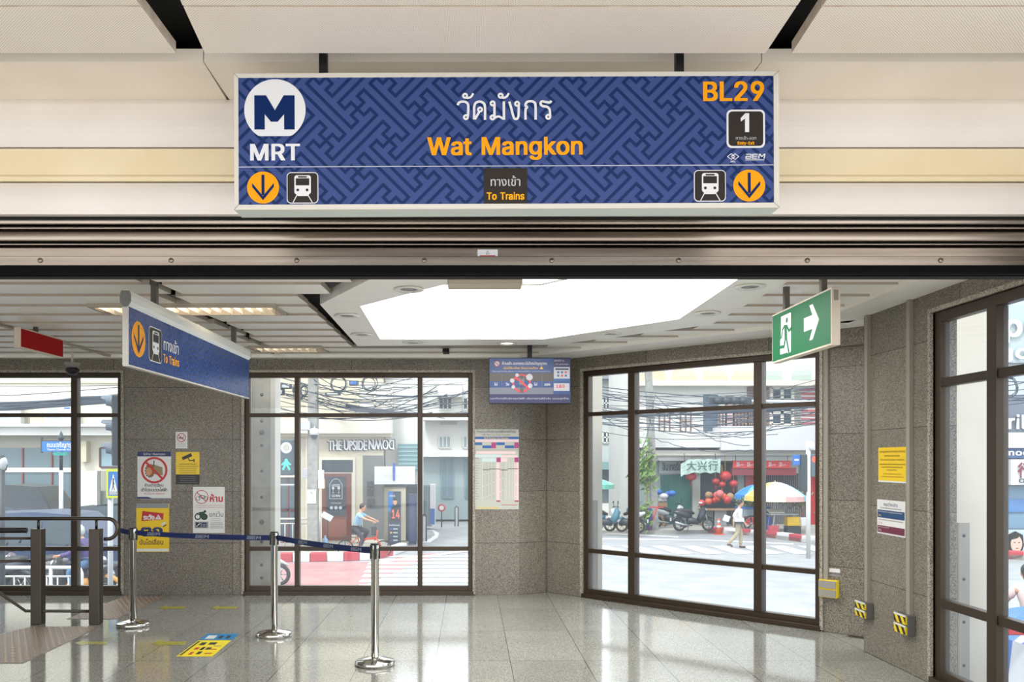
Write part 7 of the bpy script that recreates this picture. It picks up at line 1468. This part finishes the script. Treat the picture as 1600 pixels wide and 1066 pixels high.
STRP = S('strip_grey', 176, 174, 170, .5)
wcol('white outer column with a grey strip just behind the slanted window', 880, 941, 11.6, .3, (927,934,782,925), (), sm=STRP)
wcol('white outer column with a long grey strip outside the right window', 1462, 1543, 7.6, .35, (1496,1514,817,1062), (837,905,972,1040), sm=STRP)
# ================================================================== left window view
YL0 = 34.0
lb = thing('cream_building', 'long cream building with air conditioners and a dark glazed ground floor behind the left window', 'building', (0,0,0))
ppart(lb, 'wall', -800, 330, 430, 845, YL0, CREAM2, 6); ppart(lb, 'cornice', -800, 260, 667, 681, YL0, WHW, .1, .7); ppart(lb, 'ledge', -800, 260, 664, 668, YL0, WHW, .1, .9); ppart(lb, 'string_course', -800, 260, 596, 599, YL0, CREAM, .1, .06)
ppart(lb, 'soffit', -800, 125, 681, 700, YL0-.02, S('soffit_grey',190,186,172,.7), .02)
ppart(lb, 'glazing', -300, 112, 700, 790, YL0-.05, S('left_glass',108,130,138,.12), .04)
for px in (-60, 34, 80): ppart(lb, 'red_mullion', px, px+2, 700, 790, YL0-.1, S('mullion_red',150,60,56), .04)
ppart(lb, 'transom_band', -300, 112, 731, 738, YL0-.12, WHW, .06)
ppart(lb, 'pillar', 122, 156, 736, 845, YL0-.1, WHW, .1, .25); ppart(lb, 'bracket', 128, 140, 690, 722, YL0-.1, CREAM, .1, .3)
pwin(lb, 157, 190, 700, 730, YL0-.05, 1, 1, S('frame_maroon',90,50,54), S('pane_sky',160,190,206)); ppart(lb, 'dark_shopfront', 157, 330, 735, 845, YL0-.06, S('shopfront_grey',120,130,130,.5), .04)
def aircon(px, label, w=46, top=633, bot=664, Y=33.4):
    t = thing('air_conditioner', label, 'air conditioner', (X_(px,Y), Y, Z_(bot,Y)), group='air conditioners on the cornice'); kx = Y/FOC; W = w*kx; Hh = (bot-top)*kx
    b = MB(); b.box(0,W,0,.35,0,Hh,WHW); b.build('casing', t, bevel=.03); b = MB(); b.fring(W*.32,Hh*.48,.02,.02+Hh*.36,-.004,LTM,24); b.fdisc(W*.32,Hh*.48,Hh*.3,-.002,GREY_P,24)
    for i in range(5): b.frect(W*.1,Hh*(.15+.16*i),W*.54,Hh*(.17+.16*i),-.006,LTM)
    b.build('fan_grille', t); b = MB(); b.frect(W*.7,Hh*.8,W*.9,Hh*.87,-.004,BLUEP); b.build('maker_mark', t)
aircon(-14, 'white air conditioner at the left edge of the left window'); aircon(68, 'white air conditioner in the middle of the cornice behind the cables')
b = MB(); b.box(0, .55, 0, .2, 0, .5, CREAM); tag(b.build('meter_box', loc=(X_(47,33.6), 33.6, Z_(664,33.6))), 'small cream box between the two air conditioners', 'box')
# thick cable bundle
for i in range(7): cable((-120, 634+i*1.7), 24, (330, 600+i*1.9), 22, .12, .03, 'thick twisted cable in the bundle across the left window', 'cable bundle of the left window', .02)
cable((-100,622), 25, (300,592), 23, .1, .012, 'single thin cable above the bundle in the left window', 'thin cables of the left window'); cable((-100,601), 28, (300,597), 28, .1, .012, 'single thin cable above the bundle in the left window', 'thin cables of the left window')
# street name sign
Yn = 23; kx = Yn/FOC; t = thing('street_sign', 'blue street name sign on a pole with a pointed finial', 'sign', (X_(95.5,Yn), Yn, G0))
zq = lambda py: Z_(py,Yn)-G0
b = MB(); b.cyl((0,0,0),(0,0,zq(735)), .055, LTM, 12); b.cyl((0,0,zq(735)),(0,0,zq(688)), .045, DKM, 12); b.lathe([(.05,zq(688)),(.09,zq(685)),(.05,zq(681)),(.04,zq(678)),(0,zq(673))], DKM, 12); b.build('pole', t)
W = 28*kx; b = MB(); b.box(-W,W,-.07,-.03,zq(706),zq(690),S('name_blue',30,124,204,.5)); b.text('ถนนเจริญกรุง', -W*.72, zq(699), .13, -.073, WCL, width=W*1.5, bold=.02); b.text('Thanon Charoen Krung', -W*.72, zq(704), .05, -.073, WCL, width=W*1.5, bold=.02); b.build('name_plate', t)
b = MB(); b.box(-W-.04,-W,-.06,.0,zq(708),zq(683),DKM); b.box(W,W+.04,-.06,.0,zq(708),zq(683),DKM); b.box(-W,W,-.05,-.01,zq(690),zq(688.5),DKM); b.build('bracket', t)
b = MB(); b.flat([(-.2,zq(707)),(.2,zq(707)),(.15,zq(712)),(-.15,zq(712))], -.06, S('plate_teal',30,160,150)); b.box(-.2,.2,-.058,-.03,zq(711),zq(707),S('plate_teal',30,160,150)); b.build('district_plate', t)
# pedestrian crossing sign
Yp = 15; kx = Yp/FOC; t = thing('crossing_sign', 'blue and yellow pedestrian crossing sign on a pale pole', 'sign', (X_(172.5,Yp), Yp, G0)); zq = lambda py: Z_(py,Yp)-G0
b = MB(); b.cyl((0,0,0),(0,0,zq(740)), .045, LTM, 12); b.build('pole', t)
x0, x1 = (168.5-172.5)*kx, (191-172.5)*kx; b = MB(); b.box(x0,x1,-.07,-.05,zq(778),zq(733),S('sign_lime',216,226,40,.5)); b.frect(x0+.035,zq(774.5),x1-.035,zq(737),-.072,S('crossing_blue',20,120,200,.5))
xm = (x0+x1)/2; b.flat([(xm-.085,zq(773)),(xm+.085,zq(773)),(xm,zq(740))], -.074, WCL)
b.fdisc(xm+.0,zq(748.5),.014,-.076,BLACK,10); b.fline([(xm,zq(750)),(xm-.002,zq(759))], .02, -.076, BLACK); b.fline([(xm-.002,zq(758)),(xm+.022,zq(766))], .012, -.076, BLACK); b.fline([(xm-.002,zq(758)),(xm-.024,zq(766))], .012, -.076, BLACK); b.fline([(xm,zq(752)),(xm+.02,zq(757))], .009, -.076, BLACK)
for i in range(5): b.fline([(xm-.075+i*.036,zq(772.5)),(xm-.06+i*.03,zq(768))], .011, -.076, BLACK)
b.build('sign_plate', t); b = MB(); b.box(x0-.12,x0,-.03,.1,zq(768),zq(734),GREY_P); b.build('side_case', t, bevel=.02)
# traffic light seen from the side
Yt = 13; kx = Yt/FOC; t = thing('traffic_light', 'three-lamp traffic light seen from the side at the granite wall', 'traffic light', (X_(185,Yt), Yt, G0)); zq = lambda py: Z_(py,Yt)-G0
b = MB(); b.box(-6*kx, 6*kx, -.12, .12, zq(728), zq(617), DKM); b.build('housing', t, bevel=.02); b = MB(); b.cyl((2*kx,.2,0),(2*kx,.2,zq(600)), .05, LTM, 12); b.build('pole', t)
for py in (630, 668, 704):
    b = MB(); M = Matrix.Translation((-6*kx,0,zq(py))) @ Matrix.Rotation(R(-90),4,'Y'); vs = []; n = 16
    for i in range(n+1):
        a = R(-30+240*i/n); vs += [(0, .12*math.cos(a), .12*math.sin(a)), (-(.17 if 3 < i < 13 else .09), .11*math.cos(a), .11*math.sin(a)+.01)]
    b.add([(x-6*kx, y, z+zq(py)) for x, y, z in vs], [(2*i,2*i+1,2*i+3,2*i+2) for i in range(n)], S('hood_blue_grey',96,112,128,.5)); b.lathe([(0,0),(.11,0),(.11,.02)], LTM, 16, M); b.build('visor_hood', t)
# low white fence
Yw = 17; t = thing('street_fence', 'low white tubular fence outside the left window', 'fence', (X_(0,Yw), Yw, G0)); zq = lambda py: Z_(py,Yw)-G0; xq = lambda px: X_(px,Yw)-X_(0,Yw)
b = MB(); b.tube([(xq(-260),0,zq(887)),(xq(118),0,zq(887)),(xq(125),0,zq(889)),(xq(128),0,zq(896)),(xq(128),0,0)], .035, WHW, 8); b.build('top_rail', t); b = MB(); b.cyl((xq(-260),0,zq(901)),(xq(122),0,zq(901)), .02, WHW, 8); b.build('lower_rail', t)
for px in range(-250, 124, 17): b = MB(); b.cyl((xq(px),0,0),(xq(px),0,zq(901)), .016 if (px-79) % 85 else .03, WHW, 6); b.build('upright', t)
b = MB(); b.cyl((xq(79.5),0,0),(xq(79.5),0,zq(887)), .035, WHW, 8); b.build('upright', t)
# car
def car(label, cx, Y, col, L=4.9, Hc=1.78, W=1.85):
    t = thing('car', label, 'car', (cx, Y, G0)); h = L/2
    prof = [(-h,.42),(-h+.02,.86),(-h+.12,.98),(-h+.42,1.62),(-h+.75,Hc-.05),(-.3,Hc),(.55,Hc-.06),(1.25,1.18),(1.35,1.12),(h-.25,.98),(h-.03,.82),(h,.45),(h-.1,.32),(1.95,.30),(1.88,.55),(1.62,.72),(1.32,.72),(1.08,.55),(1.02,.28),(-1.02,.28),(-1.08,.55),(-1.34,.72),(-1.64,.72),(-1.9,.55),(-1.96,.30),(-h+.1,.32)]
    b = MB(); N = len(prof); lay = [(-W/2,.93,.0),(-W/2+.08,1.0,.0),(W/2-.08,1.0,.0),(W/2,.93,.0)]; vs = []
    def pt(p, y, k): z = p[1]; tilt = max(0, z-.95)*.16; yy = y*(1-tilt); return (p[0]*(.99 if k < 1 else 1), yy, z)
    for y, k, _ in lay: vs += [pt(p, y, k) for p in prof]
    fs = [(a*N+i, a*N+(i+1) % N, (a+1)*N+(i+1) % N, (a+1)*N+i) for a in range(3) for i in range(N)]
    from mathutils.geometry import tessellate_polygon as tp
    tri = tp([[Vector((p[0], p[1], 0)) for p in prof]])
    fs += [tuple(q) for q in tri]+[tuple(3*N+i for i in q[::-1]) for q in tri]
    b.add(vs, fs, col); b.build('body', t, bevel=.02)
    for side in (-1, 1):
        for k, (pts) in enumerate(([(-2.0,1.08),(-1.72,1.6),(-1.2,1.66),(-1.2,1.08)], [(-1.12,1.08),(-1.12,1.66),(-.1,1.68),(-.1,1.08)], [(-.02,1.08),(-.02,1.68),(.5,1.64),(1.1,1.16),(1.1,1.08)])):
            b = MB(); y = side*(W/2+.004); vs = [(p[0], y*(1-max(0,p[1]-.95)*.16)+side*.006, p[1]) for p in pts]; b.add(vs, [tuple(range(len(vs)))], DKGL); b.build('side_window', t)
        b = MB(); y = side*(W/2+.012); b.box(-2.1,1.9,min(y,y-side*.03),max(y,y-side*.03),.62,.68,SIL); b.build('trim_strip', t)
        b = MB(); b.ball((1.15,side*(W/2+.08),1.12), (.08,.1,.07), col, 10, 6); b.build('mirror', t)
        for x in (-.25,.75): b = MB(); b.box(x-.1,x+.1,side*(W/2)-.012,side*(W/2)+.025,.98,1.01,SIL); b.build('door_handle', t)
    for x in (-1.48, 1.48):
        for side in (-1, 1):
            wheel(t, (x, side*(W/2-.12), .34), .34, SIL, .08, 5)
    b = MB(); b.box(h-.14,h+.0,-.85,-.55,.72,.86,LTM); b.build('headlight', t); b = MB(); b.box(-h-.01,-h+.1,-.88,-.62,.82,1.05,REDP); b.build('tail_light', t)
    return t
car('dark blue sport utility car passing behind the handrail', X_(98,21.5), 21.5, S('car_blue',50,72,110,.35), 5.0, 1.84)
car('dark car parked further back at the right end of the left window', X_(215,27.5), 27.5, S('car_dark',60,70,84,.2), 4.4, 1.5)
car('tall dark van waiting behind the blue car in the left window', X_(50,26.5), 26.5, S('van_dark',44,54,62,.3), 5.0, 2.35)
# motorcyclist
mp_ = Vector((X_(122,18.6), 18.6, G0)); scooter('orange and black motorcycle ridden behind the handrail', mp_, R(180), S('bike_black2',40,42,48,.35), S('bike_orange',226,160,80,.4), group='motorcycles in the street behind the left window')
person('person in a purple jacket and helmet riding the orange motorcycle', mp_, R(180), dict(
    pelvis=(-.22,0,.92), chest=(-.12,0,1.27), neck=(-.06,0,1.43), head=(.0,0,1.55), elb_l=(.05,.28,1.10), wri_l=(.27,.29,1.06), elb_r=(.05,-.28,1.10), wri_r=(.27,-.29,1.06),
    kne_l=(.14,.17,.70), ank_l=(.0,.19,.28), toe_l=(.14,.19,.22), kne_r=(.12,-.2,.60), ank_r=(-.05,-.26,.12), toe_r=(.10,-.27,.05)), PCL, JEAN, SKIN, helmet=S('helmet_pale',206,214,216,.2))
scooter('white motorcycle between the handrail and the granite wall', Vector((X_(190,18.9), 18.9, G0)), R(180), S('bike_pearl',214,218,220,.3), DKM, group='motorcycles in the street behind the left window')
scooter('dark motorcycle at the left edge behind the white fence', Vector((X_(-8,19.4), 19.4, G0)), R(180), S('bike_ink',54,62,78,.3), group='motorcycles in the street behind the left window')
scooter('grey motorcycle behind the steel handrail post', Vector((X_(48,19.6), 19.6, G0)), R(180), S('bike_grey',120,112,124,.3), group='motorcycles in the street behind the left window')
# lamp with curved head at the left edge
t = thing('street_lamp', 'ornate dark street lamp at the left edge of the left window', 'street lamp', (X_(3,14), 14, G0)); b = MB(); zq = lambda py: Z_(py,14)-G0; b.cyl((0,0,0),(0,0,zq(712)), .05, DKM, 12); b.build('pole', t); b = MB(); b.ball((.02,0,zq(725)), (.07,.07,.12), LTM, 12, 8); b.build('lamp_globe', t)
b = MB(); b.tube([(0,0,zq(712)),(.05,0,zq(717)),(.08,0,zq(727)),(.06,0,zq(735))], .015, DKM, 6); b.build('scroll', t)

# ================================================================== right window view
YR2 = 28.5
rb = thing('optical_shop', 'shop front with grey gorilla lettering and a white and red OPTICAL sign', 'building', (0,0,0))
ppart(rb, 'wall', 1430, 1900, 380, 872, YR2, S('shop_pale',196,206,208,.7), 5)
f_ = ppart(rb, 'upper_sign', 1500, 1800, 478, 568, YR2, S('fascia_pale_teal',186,200,204,.6), .1, .2)
def btxt(par, txt, px, py, hpx, wpx, Y, m, name='lettering', out=.3, fn=bold):
    b = MB()
    if fn is bold: bold(b, txt, X_(px,Y), Z_(py,Y), hpx*Y/FOC, Y-out, m, width=wpx*Y/FOC)
    else: b.text(txt, X_(px,Y), Z_(py,Y), hpx*Y/FOC, Y-out, m, width=wpx*Y/FOC, bold=.03)
    b.build(name, par)
btxt(rb, 'apo', 1530, 528, 34, 90, YR2, WCL); btxt(rb, 'ngov', 1528, 562, 20, 96, YR2, WCL)
ppart(rb, 'middle_sign', 1500, 1800, 618, 700, YR2, S('fascia_slate',112,122,136,.6), .1, .2); btxt(rb, 'gorilla', 1528, 671, 22, 92, YR2, WCL)
ppart(rb, 'blue_sign', 1500, 1800, 700, 716, YR2, S('fascia_blue',70,100,150,.6), .1, .3); btxt(rb, 'moose', 1560, 712, 9, 60, YR2, WCL, out=.35)
ppart(rb, 'white_sign', 1565, 1800, 718, 757, YR2, WCL, .1, .5); btxt(rb, '行 鏡', 1573, 744, 18, 48, YR2, S('sign_maroon',130,40,60), out=.56, fn=None); btxt(rb, 'OPTICAL', 1575, 754, 6.5, 62, YR2, DKM, out=.56)
ppart(rb, 'shop_window', 1500, 1800, 760, 826, YR2, S('window_blue_grey',130,164,190,.2), .02, .05); ppart(rb, 'window_display', 1540, 1600, 780, 800, YR2-.06, S('display_blue',90,140,200,.5), .02, .05)
ppart(rb, 'blue_shutter', 1500, 1562, 726, 826, YR2-.1, S('shutter_steel_blue',84,112,140,.5), .05)
ppart(rb, 'awning', 1500, 1800, 676, 700, YR2-.4, WHW, .3)
pt_ = thing('face_poster', 'wide poster with a long-haired face below the shop window', 'poster', (X_(1540,27.9), 27.9, Z_(874,27.9))); kx = 27.9/FOC
b = MB(); b.box(0, 110*kx, 0, .04, 0, 46*kx, S('poster_ice',190,208,220,.5)); P = lambda x, z: (x*kx, z*kx)
b.flat([P(30,0),P(28,20),P(34,38),P(46,44),P(58,38),P(60,22),P(56,8),P(50,0)], -.004, HAIR); b.fdisc(*P(48,24), 9*kx, -.008, S('poster_skin',226,196,182,.6), 20, 13*kx); b.flat([P(38,30),P(42,40),P(54,38),P(50,33)], -.012, HAIR)
for x in (45, 52): b.fdisc(*P(x,26), 1.4*kx, -.012, HAIR, 8, .9*kx)
b.fdisc(*P(49,17), 2.2*kx, -.012, S('poster_lips',180,80,84,.5), 8, .9*kx); b.flat([P(20,0),P(70,0),P(62,7),P(36,7)], -.010, BLUEP); b.build('poster_sheet', pt_)
# stall under striped tarp with seated vendor
Yv = 11.3; t = thing('tarp_stall', 'low stall under a blue and white striped plastic tarp outside the right window', 'stall', (X_(1537,Yv), Yv, G0))
TB_ = S('tarp_blue',50,116,210,.5); TW_ = S('tarp_white',230,236,244,.5); W = 1.9; n = 18
for i in range(n):
    b = MB(); x0, x1 = 0, W; y0, y1 = -1.3+i*2.4/n, -1.3+(i+1)*2.4/n; z0 = .98+.05*math.sin(i*1.7); z1 = .98+.05*math.sin((i+1)*1.7)
    vs = []
    for q in range(9): x = W*q/8; e = .04*math.sin(q*2.3+i); vs += [(x, y0, z0+e-(.12 if q in (0,8) else 0)), (x, y1, z1+.04*math.sin(q*2.3+i+1)-(.12 if q in (0,8) else 0))]
    b.add(vs, [(2*q,2*q+2,2*q+3,2*q+1) for q in range(8)], TB_ if i % 3 != 1 else TW_)
    if i == 0: b.add([(v[0], -1.3, v[2]) for v in vs[::2]]+[(v[0], -1.34, .1) for v in vs[::2]], [(q, q+9, q+10, q+1) for q in range(8)], TB_)
    b.build('tarp_strip', t)
for i in range(7): b = MB(); b.add([(-.01, -1.3+i*.34, .86), (-.01, -1.3+(i+1)*.34, .86), (-.1, -1.3+(i+1)*.34, .1), (-.1, -1.3+i*.34, .1)], [(0,3,2,1)], TW_ if i % 2 else TB_); b.build('tarp_side', t)
b = MB(); b.box(.05, W-.05, -1.25, 1.05, .0, .84, WOODC); b.build('table', t)
b = MB(); b.box(-.12,.12,-.09,.09,0,.16,REDP); tag(b.build('red_packet', loc=(X_(1583,Yv-.9), Yv-.9, G0+1.0), bevel=.02), 'red packet lying on the striped tarp', 'packet')
vp = Vector((X_(1612,12.6), 12.6, G0))
b = MB(); b.lathe([(.2,0),(.17,.44),(.19,.46),(0,.46)], BLUEP, 16); tag(b.build('stool', loc=vp+Vector((-.02,0,.18))), 'blue stool under the person in pink', 'stool'); b = MB(); b.box(-.4,.4,-.35,.35,0,.18,WOODC); tag(b.build('pallet', loc=vp), 'wooden pallet under the blue stool', 'pallet')
person('person in a pale pink top, dark haired, seated outside the right window', vp, R(75), dict(
    pelvis=(0,0,.76), chest=(.06,0,1.12), neck=(.12,0,1.30), head=(.19,0,1.43), elb_l=(.14,.30,1.0), wri_l=(.36,.24,.94), elb_r=(.14,-.30,1.0), wri_r=(.36,-.24,.94),
    kne_l=(.42,.14,.74), ank_l=(.44,.14,.26), toe_l=(.58,.14,.22), kne_r=(.42,-.14,.74), ank_r=(.44,-.14,.26), toe_r=(.58,-.14,.22), nod=15), PKCL, DCL, DKM, long_sleeve=False, fem=True)
for i in range(8): cable((rc.uniform(1430,1480), rc.uniform(560,640)), 22, (rc.uniform(1640,1750), rc.uniform(560,650)), 24, rc.uniform(.1,.5), .014, 'thin overhead cable beyond the right window', 'overhead cables beyond the right window')
coil(1575, 606, 23.5, .28, 'loop of spare cable beyond the right window')
